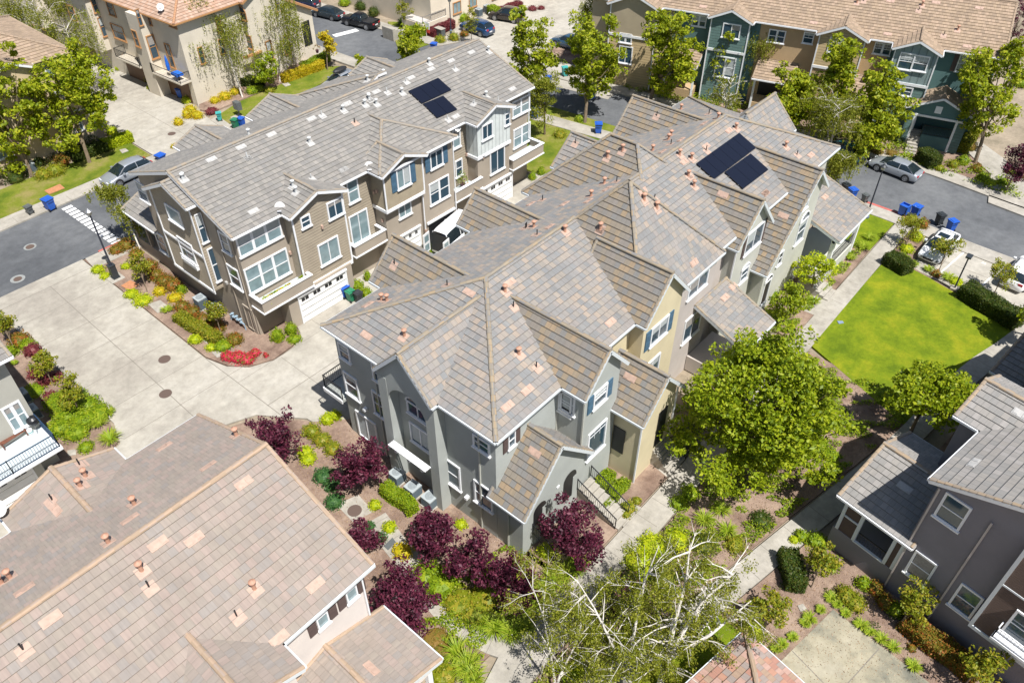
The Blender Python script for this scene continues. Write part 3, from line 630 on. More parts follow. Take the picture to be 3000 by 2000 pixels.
structure('verge',[[(-20,72.0),(14,72.45),(29.9,72.9),(29.9,77.0),(20,77.5),(-20,77.5)],[(38.4,73.0),(44,72.5),(50,73.1),(54.5,74.2),(56,75.5),(54.3,77.2),(47,76.6),(42.6,76.5),(39.2,75.4)],[(52,42),(66,30),(64,50),(60.5,60),(52,59)],[(63,72.8),(66.0,77),(69.4,82),(73,77),(72,75),(67.5,72.4)]],-.08,.07,M['grass2'])
for n,q in (('electric_lid',((2451,935),(2468,942),(2472,950),(2456,947))),):
    pass
# road markings
pm=MB()
a0=Vector(G(194,606));a1=Vector(G(350,715)); d=(a1-a0).normalized(); s=Vector((-d.y,d.x)); L=(a1-a0).length; k=0
n=int(L/.62)
for i in range(n):
    p=a0+d*(i*L/n); q=[p-s*.45,p+d*.33-s*.45+d*.12,p+d*.33+s*.45+d*.12,p+s*.45]; pm.face([(v.x,v.y,.006) for v in q])
a0=Vector(G(978,106));a1=Vector(G(1048,88)); d=(a1-a0).normalized(); s=Vector((-d.y,d.x)); L=(a1-a0).length
for i in range(9):
    p=a0+d*(i*L/9); q=[p-s*.5,p+d*.35-s*.5,p+d*.35+s*.5,p+s*.5]; pm.face([(v.x,v.y,.010) for v in q])
for p in (((2753,802),(2834,731)),((2878,836),(2912,804))): line(pm,G(*p[0]),G(*p[1]),.12,.056)
tag(pm.build('road_marking',M['paint']),kind='structure')
# ================================================================= BUILDING B: main townhouse row
WW={'x':1}
B=empty('townhouse_row',(38,24,0),'central townhouse row with blended grey and tan tiled hips and steep gables','building')
T=(M['tB'],M['cB'],M['gutterB'])
main=Roof(F0,(18.85,58.3,17.43,30.8),{'x0':(8.9,.435),'x1':(8.9,.435),'y0':(8.9,.435),'y1':(8.9,.435)}); main.build(B,*T)
s_=1.14
g1=Roof(F0,(23.97,27.83,15.82,22.6),{'x0':(8.9,s_),'x1':(8.9,s_)}); g1.build(B,*T)
g2=Roof(F0,(30.78,35.5,16.68,22.0),{'x0':(8.9,1.18),'x1':(8.9,1.06)}); g2.build(B,*T)
g3=Roof(F0,(41.82,46.8,16.83,22.2),{'x0':(8.29,1.08),'x1':(8.15,1.10)}); g3.build(B,*T)
g4=Roof(F0,(45.6,53.4,15.9,21.2),{'x0':(4.55,1.065),'x1':(8.36,.97)}); g4.build(B,*T)
u2=Roof(F0,(31.0,40.36,17.1,26.6),{'x0':(8.9,1.13),'x1':(8.9,1.13),'y0':(8.9,1.13),'y1':(8.9,1.13)}); u2.build(B,*T)
u3=Roof(F0,(37.44,45.9,21.0,31.6),{'x0':(8.9,.98),'x1':(8.9,.98),'y0':(8.9,.98),'y1':(8.9,.98)}); u3.build(B,*T)
w5=Roof(F0,(23.47,27.9,25.5,31.9),{'x0':(8.9,1.0),'x1':(8.9,1.0)}); w5.build(B,*T)
w4=Roof(F0,(31.39,35.2,25.5,32.2),{'x0':(8.9,.98),'x1':(8.9,.98)}); w4.build(B,*T)
w6=Roof(F0,(48.67,53.5,25.0,31.85),{'x0':(8.9,.96),'x1':(8.9,.96)}); w6.build(B,*T)
w7=Roof(F0,(41.9,46.6,26.5,32.6),{'x0':(8.6,.8),'x1':(8.6,.8)}); w7.build(B,*T)
wx=Roof(F0,(54.0,58.8,21.3,25.9),{'y0':(8.9,1.0),'y1':(8.9,1.0)}); wx.build(B,*T)
fl=Roof(F0,(18.4,25.0,21.45,25.9),{'y0':(8.9,1.08),'y1':(8.9,1.08)}); fl.build(B,*T)
# walls, unit by unit
walls(B,F0,(19.3,28.45,17.88,30.35),main,M['wgrey']); walls(B,F0,(28.44,36.3,17.90,30.36),main,M['wcream']); walls(B,F0,(36.28,45.6,17.88,30.34),main,M['wtaupe']); walls(B,F0,(45.58,57.85,17.9,30.35),main,M['wpale'])
walls(B,F0,(24.35,27.55,16.15,18.4),g1,M['wgrey']); walls(B,F0,(31.15,35.2,17.0,18.5),g2,M['wcream']); walls(B,F0,(31.2,39.9,17.35,24),u2,M['wtaupe'],z0=7)
walls(B,F0,(35.3,40.0,17.34,18.5),u2,M['wtaupe']); walls(B,F0,(42.25,46.3,17.15,18.5),g3,M['wpale']); walls(B,F0,(46.1,52.9,16.25,18.5),g4,M['wpale'])
walls(B,F0,(23.9,27.5,30,31.6),w5,M['wgrey']); walls(B,F0,(31.8,34.8,30,31.9),w4,M['wcream']); walls(B,F0,(37.9,45.5,29,31.15),u3,M['wtaupe']); walls(B,F0,(49.1,53.1,30,31.5),w6,M['wpale']); walls(B,F0,(54,58.4,21.7,25.5),wx,M['wpale'])
# left gable with its deep buttressed recess
for y0,y1 in ((21.5,22.2),(25.15,25.85)):
    mb=MB(); mb.box(18.58,19.6,y0,y1,-.1,8.5); mb.build('buttress',M['wgrey'],B); addface(B,'wall',[(18.58,y0,0),(18.58,y1,0),(18.58,y1,8.4),(18.58,y0,8.4)])
mb=MB(); K=12; yc,hw,zs=23.675,1.475,6.9
arc=[(yc+hw*math.cos(math.pi*i/K),zs+hw*.95*math.sin(math.pi*i/K)) for i in range(K+1)]
for i in range(K): # spandrel above the arch
    p,q=arc[i],arc[i+1]; top=lambda y:fl.z(18.6,y)-.1; mb.face([(18.6,p[0],p[1]),(18.6,q[0],q[1]),(18.6,q[0],top(q[0])),(18.6,p[0],top(p[0]))]); mb.face([(18.6,p[0],p[1]),(19.3,p[0],p[1]),(19.3,q[0],q[1]),(18.6,q[0],q[1])])
for y0,y1 in ((21.5,22.2),(25.15,25.85)): mb.face([(18.6,y1,8.4),(18.6,y0,8.4),(18.6,y0,fl.z(18.6,y0)-.1),(18.6,y1,fl.z(18.6,y1)-.1)])
mb.build('gable_arch',M['wgrey'],B)
# entry porch of the corner unit
pr=Roof(F0,(18.95,24.95,15.6,18.2),{'x0':(4.0,1.16),'x1':(4.25,1.03)}); pr.build(B,*T)
walls(B,F0,(19.32,24.6,16.02,17.88),pr,M['wgrey'])
yp=Roof(F0,(27.15,31.5,13.97,17.3),{'x0':(5.6,1.15),'x1':(5.5,1.07)}); yp.build(B,*T)
walls(B,F0,(27.65,31.15,14.35,17.1),yp,M['wcream'])
# sloping canopies over the taupe and last doors
sh=Roof(F0,(40.9,46.6,13.6,17.7),{'y0':(2.5+.9,.42)}); 
def shed(x0,x1,y0,y1,z,sl,nm='porch_roof'):
    r=Roof(F0,(x0,x1,y0,y1),{'y0':(z,sl)}); r.build(B,*T,name=nm); return r
shA=shed(37.9,41.9,13.3,17.3,4.2,.42); shB=shed(53.3,59.3,13.9,18.3,4.3,.35)
for x0,x1 in ((38.2,38.5),(41.3,41.6)):
    mb=MB(); mb.box(x0,x1,13.7,14.0,0,4.25); mb.build('porch_post',M['wtaupe'],B)
mb=MB(); mb.box(38.2,41.6,13.7,17.3,0,1.25); mb.build('porch_floor',M['wtaupe'],B); mb=MB(); mb.box(38.5,41.3,13.72,13.95,3.9,4.25); mb.build('porch_beam',M['wtaupe'],B)
railing(B,[(38.4,13.8,1.25),(41.4,13.8,1.25)])
for p in ((53.7,14.4),(58.7,14.4)):
    mb=MB(); mb.box(p[0]-.15,p[0]+.15,p[1]-.15,p[1]+.15,0,4.3); mb.build('porch_post',M['trim'],B)
mb=MB(); mb.box(53.5,58.9,14.3,17.9,0,1.2); mb.build('porch_floor',M['wpale'],B); railing(B,[(53.7,14.4,1.2),(58.7,14.4,1.2),(58.7,17.8,1.2)])
mb=MB(); mb.box(53.55,58.85,14.28,14.5,3.85,4.22); mb.build('porch_beam',M['trim'],B)
steps(B,F0,51.8,53.4,13.0,15.6,0,1.2,7,M['walk'])
# dark painted arches for the shade inside the grey porch, its steps and rails
def archshade(owner,c,w,h,zb,axis='y',mat='dark_inside',side=None,d=.012):
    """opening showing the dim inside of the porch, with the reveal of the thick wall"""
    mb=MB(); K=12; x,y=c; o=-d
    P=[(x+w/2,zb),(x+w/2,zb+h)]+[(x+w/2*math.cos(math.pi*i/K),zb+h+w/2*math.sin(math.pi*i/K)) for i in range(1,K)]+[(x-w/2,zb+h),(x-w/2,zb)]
    mb.face([(a,y+o,z) for a,z in P][::-1]); mb.build('arched_shade_panel',M[mat],owner)
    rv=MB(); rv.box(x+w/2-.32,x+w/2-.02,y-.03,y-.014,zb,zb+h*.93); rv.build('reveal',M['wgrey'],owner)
archshade(B,(23.35,16.0),1.15,1.75,1.35); archshade(B,(20.7,16.0),1.05,1.1,1.9)
mb=MB(); mb.box(27.6+1.9,27.6+2.8,14.3,14.33,1.6,4.6); mb.build('porch_shade_panel',M['dark_inside'],B)  # flat dark panel painting the shade inside the cream porch
mb=MB(); mb.box(27.58,27.62,15.3,16.1,1.9,3.9); mb.build('porch_shade_panel',M['dark_inside'],B)  # side panel with the same painted shade
steps(B,F0,24.2,25.4,13.0,16.0,0,1.3,8,M['walk']); railing(B,[(24.15,16.0,1.35),(24.15,13.2,.1)],.9); railing(B,[(25.45,16.0,1.35),(25.45,13.2,.1)],.9)
railing(B,[(20.1,15.95,1.4),(20.1,14.0,.1)],.9)
steps(B,F0,29.5,31.2,12.9,14.4,0,1.3,8,M['walk']); railing(B,[(31.25,14.5,1.3),(31.25,12.9,.1)],.9)
# wooden window ledge with brackets, lower left facade
led=MB()
for i in range(4): led.box(18.12+i*.12,18.21+i*.12,22.15,25.2,3.5,3.55)
for y in (22.3,25.05): led.box(18.12,18.57,y-.04,y+.04,3.44,3.5)
lo=led.build('window_ledge',M['trim'],B)
for y in (22.6,23.65,24.7):
    mb=MB(); mb.box(18.2,18.57,y-.09,y+.09,3.12,3.4); mb.build('bracket',M['trim'],lo)
# back balcony with iron rail
mb=MB(); mb.box(19.0,23.4,30.36,32.15,2.75,2.95); o=mb.build('balcony',M['wgrey'],B); railing(B,[(19.05,30.4,2.95),(19.05,32.1,2.95),(23.3,32.1,2.95)],1.05)
mb=MB(); mb.box(18.95,23.4,32.16,32.22,2.7,2.97); mb.box(18.93,18.99,30.35,32.16,2.7,2.97); mb.build('balcony_edge',M['trim'],B)
Wn=lambda *a,**k: win(B,*a,**k)
Wn((989,996),(1031,1066)); Wn((1005,1083),(1058,1177)); Wn((1088,1060),(1130,1132)); Wn((1089,1139),(1139,1235))
Wn((1302,1337),(1353,1439)); Wn((1389,1401),(1446,1503)); Wn((1386,1266),(1437,1337))
wl=lambda z0,z1,y0,y1: None
winat(B,Vector((19.3,24.45,5.9)),Vector((0,-1,0)),Vector((-1,0,0)),1.7,1.0,'slider',arch=.3)
winat(B,Vector((19.3,24.45,3.5)),Vector((0,-1,0)),Vector((-1,0,0)),1.7,1.65,'slider')
winat(B,Vector((19.3,29.6,.2)),Vector((0,-1,0)),Vector((-1,0,0)),1.9,2.3,'slider',glass=M['wooddeck'],sill=False,name='storage_door')
Wn((1487,1275),(1508,1299),shut=(.35,'shutbrown')); Wn((1645,1136),(1684,1220)); 
winat(B,Vector((25.15,16.15,7.05)),Vector((1,0,0)),Vector((0,-1,0)),1.25,1.25,'hung',shut=(.45,'shutblue'),grid=(4,2,.5))
winat(B,Vector((25.0,16.15,2.9)),Vector((1,0,0)),Vector((0,-1,0)),1.75,2.3,'tall',grid=(3,2,.66))
winat(B,Vector((32.0,17.0,6.4)),Vector((1,0,0)),Vector((0,-1,0)),1.9,1.5,'slider',shut=(.5,'shutblue'))
winat(B,Vector((31.9,17.0,2.6)),Vector((1,0,0)),Vector((0,-1,0)),1.7,2.4,'quad')
winat(B,Vector((36.6,17.34,7.0)),Vector((1,0,0)),Vector((0,-1,0)),2.4,1.35,'slider'); winat(B,Vector((37.0,17.34,3.0)),Vector((1,0,0)),Vector((0,-1,0)),2.2,2.1,'quad')
Wn((2190,688),(2225,708),kind='slider',shut=(.3,'shutbrown')); Wn((2171,795),(2185,813),arch=.3)
winat(B,Vector((50.4,16.25,4.4)),Vector((1,0,0)),Vector((0,-1,0)),1.4,2.0,'hung',arch=.5); winat(B,Vector((49.8,16.25,7.6)),Vector((1,0,0)),Vector((0,-1,0)),1.1,1.4,'hung')
winat(B,Vector((47.9,16.25,3.9)),Vector((1,0,0)),Vector((0,-1,0)),.7,1.2,'hung',glass='dark_inside'); winat(B,Vector((46.5,16.25,.9)),Vector((1,0,0)),Vector((0,-1,0)),1.1,2.3,'x',glass='dark_inside',arch=.45,name='arched_doorway')  # doorway pane painted near-black as the shade within
winat(B,Vector((24.35,17.8,6.6)),Vector((0,-1,0)),Vector((-1,0,0)),.9,1.6,'hung')
for a,b_ in (((24.3,17.85,8.7),(24.3,17.85,0)),((24.3,16.1,8.7),(24.3,16.1,4.5)),((19.25,19.0,8.7),(19.25,19.0,0)),((19.25,27.0,8.7),(19.25,27.0,0)),((28.5,17.83,8.7),(28.5,17.83,0)),((27.6,14.3,5.5),(27.6,14.3,0)),((31.2,14.28,5.5),(31.2,14.28,0)),((36.25,17.8,8.7),(36.25,17.8,0)),((19.25,17.0,4.2),(19.25,17.0,0)),((42.2,17.1,8.1),(42.2,17.1,0))): downspout(B,a,b_,M['trim'] if a[0]>26 else M['wpale'])
# AC units etc come later; vents on the roof
def z5(x,y): return (1000+x/2.24,650+y/2.24)
def zr(x,y): return (1700+x/3.733,250+y/3.733)
def zq(x,y): return (1300+x/3.733,400+y/3.733)
for p,k in [(z5(1165,870),'t'),(z5(1280,955),'pipe'),(z5(415,750),'t'),(z5(1075,460),'t'),(z5(1130,560),'pipe'),(z5(350,280),'pipe'),(z5(265,515),'t'),(z5(300,520),'t'),(z5(695,420),'pipe'),(z5(1700,50),'t'),(z5(1215,40),'pipe'),
  (zq(1790,230),'t'),(zq(1955,160),'t'),(zq(1440,80),'pipe'),(zq(1080,700),'pipe'),(zq(1755,520),'t'),(zq(1890,500),'pipe'),(zq(1610,660),'t'),(zq(1325,1045),'t'),(zq(1020,1080),'pipe'),(zq(985,995),'t'),(zq(895,1010),'pipe'),(zq(1725,1000),'pipe'),(zq(2190,700),'t'),
  (zr(990,560),'t'),(zr(965,600),'t'),(zr(990,650),'pipe'),(zr(1085,770),'t'),(zr(1215,810),'t'),(zr(1180,1000),'t'),(zr(1240,1110),'t'),(zr(810,1250),'pipe'),(zr(835,1350),'t'),(zr(1375,720),'pipe'),(zr(1700,480),'t'),(zr(1505,370),'t'),(zr(835,340),'pipe'),(zr(1405,320),'pipe'),(zr(1100,270),'t'),(zr(790,720),'t'),
  ((2301,432),'t'),((2334,455),'pipe'),((2018,512),'pipe')]: vent(B,p,k)
for p in [z5(1105,400),z5(840,465),z5(165,745),z5(175,545),z5(1220,1105),z5(1765,660),z5(1090,1210),z5(1255,40-30),zr(1135,840),zr(1625,500),zr(1375,670),zr(680,1165),zr(1350,425),zr(1100,600),zr(900,730),zr(290,1140),zr(2025,1180),z5(1895,1020),z5(1270,1510),zq(955,740),zq(1320,740),zq(1160,990),zq(1580,710),zq(1790,575),(2118,570),(2032,770),(2147,840),(2123,872),(2243,567),(2295,632),(2375,455),(2416,578)]: vent(B,p,'flat')
solar(B,[[zr(1255,870),zr(1725,535),zr(1925,690),zr(1465,1035)],[zr(1565,965),zr(1850,760),zr(2045,920),zr(1775,1145)]])
dish(B,(1100,850)); dish(B,(1362,685))
# ================================================================= BUILDING A: brown townhouse row behind
A=empty('townhouse_row',(36,48,0),'long brown townhouse row with plain grey roof and white garage doors','building')
TA=(M['tA'],M['cA'],M['trim'])
am=Roof(F0,(20.55,51.3,42.05,54.95),{'y0':(8.9,.385),'y1':(8.9,.385)}); am.build(A,*TA)
a1=Roof(F0,(24.5,29.5,41.1,45.8),{'x0':(8.9,.39),'x1':(8.9,.39)}); a1.build(A,*TA)
a2=Roof(F0,(32.25,40.35,40.75,50),{'x0':(8.9,.385),'x1':(8.9,.385),'y0':(8.9,.385)}); a2.build(A,*TA)
a3=Roof(F0,(32.2,36.8,40.45,43.4),{'x0':(8.9,.41),'x1':(8.9,.41)}); a3.build(A,*TA)
a4=Roof(F0,(42.6,47.4,40.8,45.5),{'x0':(8.9,.39),'x1':(8.9,.39)}); a4.build(A,*TA)
for x,w in ((24.9,4.4),(31.5,5.2),(42.3,4.6)):
    r=Roof(F0,(x,x+w,51,56.1),{'x0':(8.9,.40),'x1':(8.9,.40)}); r.build(A,*TA); walls(A,F0,(x+.3,x+w-.3,54,55.8),r,M['wbrown'])
r=Roof(F0,(36.6,41.6,50,56.6),{'y1':(8.7,.37),'x0':(8.7,.6)}); r.build(A,*TA)
walls(A,F0,(20.95,51.0,42.5,54.5),am,M['wbrown'])
walls(A,F0,(24.85,29.2,41.5,43),a1,M['sbrown'],z0=2.75); walls(A,F0,(29.18,32.6,42.42,43),am,M['sbrown'],z0=2.75)
walls(A,F0,(32.6,36.5,40.85,43),a3,M['sshing'],z0=5.7); walls(A,F0,(32.75,36.45,41.3,43),6.2,M['wbrown'])
walls(A,F0,(36.48,40.0,41.1,43),a2,M['wbrown']); walls(A,F0,(40.0,43.1,42.4,43),am,M['sbrown'],z0=2.75)
walls(A,F0,(43.0,47.1,41.15,43),a4,M['bwhite'],z0=5.75); walls(A,F0,(43.05,47.05,41.22,43),5.8,M['wbrown'])
for bx_ in ((24.8,29.25,41.42,41.5,2.5,2.78),(32.6,36.55,40.78,40.85,5.5,5.75),(43.0,47.15,41.08,41.15,5.55,5.8),(32.52,32.6,40.78,42.4,5.5,5.75),(42.92,43,41.08,42.4,5.55,5.8)):
    mb=MB(); mb.box(*bx_); mb.build('band_board',M['trim'],A)
for x,y,z in ((24.82,41.44,2.78),(29.2,41.44,2.78),(32.57,40.79,5.75),(36.5,40.79,5.75)):
    mb=MB(); mb.box(x-.03,x+.09,y,y+.06,z,8.72); mb.build('corner_board',M['trim'],A)
# left end: bay with its own little roof, low porch
bay=Roof(F0,(19.85,21.2,45.8,51.7),{'y0':(9.95,.36),'y1':(9.2,.5)}); bay.build(A,*TA); walls(A,F0,(20.2,21,46.1,51.3),bay,M['sbrown'],z0=2.7)
for bx_ in ((20.13,20.2,46.0,51.4,2.5,2.72),(20.13,20.2,46.16,51.24,5.6,5.78),(20.14,20.2,46.03,46.16,2.72,9.7),(20.14,20.2,51.24,51.37,2.72,9.1)):
    mb=MB(); mb.box(*bx_); mb.build('bay_trim',M['trim'],A)
lp=Roof(F0,(20.75,24.5,54.5,59.7),{'x0':(3.75,.42)}); lp.build(A,*TA,name='porch_roof'); walls(A,F0,(21.1,24.2,54.6,59.4),1.1,M['wbrown'])
for y in (54.8,57.0,59.1):
    mb=MB(); mb.box(21.1,21.3,y,y+.22,1.1,3.75); mb.build('porch_post',M['wbrown'],A)
mb=MB(); mb.box(22.6,22.64,54.9,59.2,1.1,3.9); mb.build('porch_shade_panel',M['dark_inside'],A)  # dark sheet paints the shade deep in the porch
mb=MB(); mb.box(20.0,20.2,47.4,49.2,4.0,4.25); mb.build('planter_box',M['trim'],A); railing(A,[(19.97,47.4,4.25),(19.97,49.2,4.25)],.5,M['trim'])
# balconies
balcony(A,F0,(20.9,25.2,41.0,42.42),2.95,3.85,M['wbrown'],M['trim']); balcony(A,F0,(29.5,32.6,41.3,42.4),2.95,3.85,M['wbrown'],M['trim'])
balcony(A,F0,(40.1,43.3,41.0,42.38),2.95,3.85,M['wbrown'],M['trim']); balcony(A,F0,(47.2,51.4,40.9,42.42),2.95,3.85,M['wbrown'],M['trim'])
# garages
def garage(owner,x0,x1,y,z1,fr=F0,mat=None,tm=None,wins=True):
    mat=mat or M['gdoor']; tm=tm or M['trim']; mb=MB(); mb.box(x0,x1,y-.03,y-.004,.05,z1,fr); o=mb.build('garage_door',mat,owner)
    f=MB(); f.box(x0-.1,x0,y-.09,y-.003,.05,z1+.1,fr); f.box(x1,x1+.1,y-.09,y-.003,.05,z1+.1,fr); f.box(x0-.15,x1+.15,y-.14,y-.003,z1+.1,z1+.25,fr); f.build('door_frame',tm,o)
    if wins:
        g=MB(); n=4; w=(x1-x0)/n
        for i in range(n):
            for k in range(2): g.box(x0+w*i+.2+k*(w-.4)/2,x0+w*i+.2+(k+.86)*(w-.4)/2,y-.04,y-.031,z1-.42,z1-.12,fr)
        g.build('door_window',M['black'],o)
garage(A,23.9,28.2,41.25,2.35); garage(A,33.3,36.0,41.28,2.4); garage(A,43.4,47.3,41.2,2.4)
mb=MB(); mb.box(23.0,28.9,41.26,42.5,-.1,2.75); mb.build('garage_front',M['wbrown'],A)
mb=MB(); mb.box(36.9,39.7,41.02,41.08,.05,2.35); o=mb.build('garage_shade_panel',M['dark_inside'],A); mb=MB(); mb.box(36.7,39.9,40.93,41.08,2.37,2.55); mb.build('door_head',M['trim'],o)  # dark sheet painted in place of the shaded garage interior
Wa=lambda *a,**k: win(A,*a,**k)
Wa((686,694),(828,691),kind='triple',glass='glassb'); Wa((711.6,791),(853,796),kind='triple',glass='glassb'); Wa((877,639),(912,658)); Wa((954,597),(1008,623),kind='slider'); Wa((928,720),(998.5,749),kind='slider',glass='glassb')
Wa((1019,637),(1085,691),kind='slider',glass='glassb',sill=False,name='patio_door'); Wa((1012,534),(1054,583),glass='glassb')
Wa((1158,499),(1204,537),kind='slider',shut=(.5,'shutblue'),glass='glassb'); Wa((1257,450),(1298,480),kind='slider',shut=(.5,'shutblue')); Wa((1163,593),(1206,623),kind='slider',glass='glassb'); Wa((1255,541),(1317,572),kind='pair'); Wa((1323,384),(1349,427),glass='glassb'); Wa((1332,473),(1355,511))
Wa((1410,370),(1443,398),kind='slider'); Wa((1478,335),(1493,363)); Wa((1434,445),(1478,490),kind='slider'); Wa((1500,300),(1551,321),kind='pair',glass='glassb'); Wa((1503,382),(1552,410),kind='pair',glass='glassb')
Wa((394,525),(442,599),hx=(418,560)); Wa((482,593),(541,670),kind='x',glass='glassb'); Wa((518,689),(581,778)); Wa((567,630),(612,705)); Wa((638,673),(683,750)); Wa((604,731),(655,816)); Wa((662,769),(715,854)); Wa((451,674),(499,751))
winat(A,Vector((20.95,43.9,.1)),Vector((0,-1,0)),Vector((-1,0,0)),1.2,2.2,'slider',glass=M['wbrown'],tmat=M['wbrown'],sill=False,name='storage_door')
for a,b_ in (((29.35,42.38,8.7),(29.35,42.38,.1)),((36.5,41.06,8.7),(36.5,41.06,.1)),((40.05,41.0,8.7),(40.05,41.0,.1)),((20.9,42.9,8.7),(20.9,42.9,.1)),((20.9,44.6,8.7),(20.9,44.6,.1)),((47.1,42.4,8.7),(47.1,42.4,4)),((51.05,42.4,8.7),(51.05,42.4,4))): downspout(A,a,b_,M['trim'] if a[0]>30 else M['wbrown'])
def za(x,y): return (500+x/2.133,150+y/2.133)
def zb(x,y): return (1000+x/2.133,80+y/2.133)
def zc(x,y): return (300+x/2.133,450+y/2.133)
for p,k in [(za(490,525),'w'),(za(80,800),'w'),(za(870,575),'w'),(za(1080,375),'w'),(za(480,665),'wp'),(za(945,405),'wp'),(za(1150,450),'pipe'),(za(765,845),'w'),(za(785,885),'w'),(za(1240,300),'w'),(za(1215,340),'w'),(za(880,800),'wp'),
  (zb(550,230),'w'),(zb(920,155),'w'),(zb(710,265),'wp'),(zb(405,345),'wp'),(zb(285,410),'wp'),(zb(380,415),'w'),(zb(175,455),'w'),(zb(220,485),'w'),(zb(85,600),'pipe'),(zb(905,435),'w'),(zb(830,480),'wp'),(zb(980,460),'wp'),(zb(265,300),'w'),(zb(165,335),'w'),(zc(505,165),'w'),(zc(905,25),'wp'),(zb(665,580),'wp')]: vent(A,p,k)
for p in [za(255,678),za(440,602),za(630,523),za(880,425),za(1105,330),za(1080,742),zb(40,480),zb(218,406),zb(435,318),zb(560,264),zb(685,212),zb(812,160),zb(1068,388),zb(715,560),zc(945,362),zb(15,892)]: vent(A,p,'wflat')
solar(A,[[(1000+415/2.133,80+408/2.133),(1000+603/2.133,80+325/2.133),(1000+690/2.133,80+405/2.133),(1000+503/2.133,80+485/2.133)],[(1000+507/2.133,80+488/2.133),(1000+635/2.133,80+437/2.133),(1000+717/2.133,80+517/2.133),(1000+592/2.133,80+577/2.133)]])
dish(A,(825,628)); dish(A,(1085,508)); dish(A,(1338,392))
# ================================================================= OTHER BUILDINGS
# C: foreground roof
C_=empty('townhouse_row',(3,23,0),'townhouse row with broad pinkish beige tiled roof and white walls, filling the lower left','building')
TC=(M['tC'],M['cC'],M['gutterB'])
cm=Roof(F0,(-22,10.45,16.84,30.0),{'y0':(8.9,.41),'y1':(8.9,.41)}); cm.build(C_,*TC)
cw=Roof(F0,(1.05,5.68,15.4,21),{'x0':(8.9,.41),'x1':(8.9,.41)}); cw.build(C_,*TC)
cd=Roof(F0,(1.1,6.45,26,31.2),{'x0':(8.9,.37),'x1':(8.9,.37)}); cd.build(C_,*TC)
cp=Roof(F0,(4.3,10.72,13.4,17.3),{'x1':(4.6,.31),'x0':(4.6,.31)}); cp.build(C_,*TC)
walls(C_,F0,(-21,10.0,17.29,29.6),cm,M['wC']); walls(C_,F0,(1.4,5.35,15.75,18),cw,M['wC']); walls(C_,F0,(1.5,6.1,28,30.9),cd,M['wC']); walls(C_,F0,(4.7,10.35,13.75,17.3),cp,M['wC'],z0=3.6)
mb=MB(); mb.box(10.1,10.35,13.75,14.0,0,3.6); mb.build('porch_post',M['trim'],C_); mb=MB(); mb.box(4.7,10.3,13.76,17.2,0,1.3); mb.build('porch_floor',M['wC'],C_)
win(C_,(923,1814),(965,1817),kind='x',shut=(.42,'shutbrown'),glass='glassb'); win(C_,(1009,1736),(1048,1741),kind='x',shut=(.42,'shutbrown'),glass='glassb')
downspout(C_,(9.93,17.22,8.7),(9.93,17.22,5),M['trim'])
def z8(x,y): return (x/2.24,1300+y/2.24)
for p,k in [(z8(930,830),'t'),(z8(715,650),'t'),(z8(980,940),'pipe'),(z8(885,400),'t'),(z8(70,880),'t'),(z8(15,915),'t'),(z8(1670,950),'t'),(z8(1555,1130),'pipe'),(z8(155,1350),'pipe'),(z8(565,215),'t'),(z8(530,280),'t'),(z8(525,140),'pipe'),(z8(345,370),'pipe'),((693,1277),'t')]: vent(C_,p,k,.6)
for p in [z8(1600,258),z8(1037,655),z8(855,495),z8(1370,148),z8(335,1150),z8(162,957),z8(2070,925),(z8(1080,20)),(1088,1958),z8(1275,625),z8(1832,1275),z8(370,430)]: vent(C_,p,'flat')
dish(C_,(12,1510))
# E: dark taupe house row on the right
fE=Fr(31.19,3.49,-10)
E_=empty('townhouse_row',fE.w(8,-8,0),'dark taupe townhouse row with shaded side wall, lower right corner','building')
TE=(M['tE'],M['cE'],M['trim'])
em=Roof(fE,(-.26,24,-15.9,-2.9),{'y0':(8.9,.45),'y1':(8.9,.45)}); em.build(E_,*TE)
ew=Roof(fE,(4.5,9.1,-8,-1.5),{'x0':(8.9,.49),'x1':(8.9,.49)}); ew.build(E_,*TE)
ew2=Roof(fE,(14.2,19,-8,-1.5),{'x0':(8.9,.49),'x1':(8.9,.49)}); ew2.build(E_,*TE)
ep=Roof(fE,(-.3,6.7,-3.75,.57),{'x0':(4.3,.45),'x1':(4.3,.45)}); ep.build(E_,*TE,name='porch_roof')
ep2=Roof(fE,(15.2,22,-3.5,.15),{'x0':(4.3,.45),'x1':(4.3,.45)}); ep2.build(E_,*TE,name='porch_roof')
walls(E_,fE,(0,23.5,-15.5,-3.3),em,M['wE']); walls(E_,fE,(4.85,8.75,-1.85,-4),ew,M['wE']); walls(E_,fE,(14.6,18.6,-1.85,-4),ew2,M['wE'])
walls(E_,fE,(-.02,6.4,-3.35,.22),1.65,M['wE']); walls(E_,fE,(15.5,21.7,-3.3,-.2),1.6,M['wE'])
def tri(owner,fr,x0,x1,y,roof,mat,name='gable_end'):
    mb=MB(); xs=[x0,(x0+x1)/2,x1]; mb.face([fr.w(x0,y,3.9),fr.w(x1,y,3.9),fr.w(x1,y,roof.z(x1,y)-.12),fr.w(xs[1],y,roof.z(xs[1],y)-.12),fr.w(x0,y,roof.z(x0,y)-.12)][::-1]); mb.build(name,mat,owner)
tri(E_,fE,.0,6.3,.2,ep,M['wE'])
for x,y in ((0,.0),(0,-1.0),(0,-2.85),(0,-3.3),(6.2,0)):
    mb=MB(); mb.box(x-.03,x+.14,y-.08,y+.1,1.65,4.3,fE); mb.build('porch_post',M['gutterB'],E_)
mb=MB(); mb.box(.02,.08,-.92,-.08,1.65,4.2,fE); mb.build('side_panel',M['sE'],E_); mb=MB(); mb.box(.02,.08,-3.22,-2.93,1.65,4.2,fE); mb.build('side_panel',M['sE'],E_)
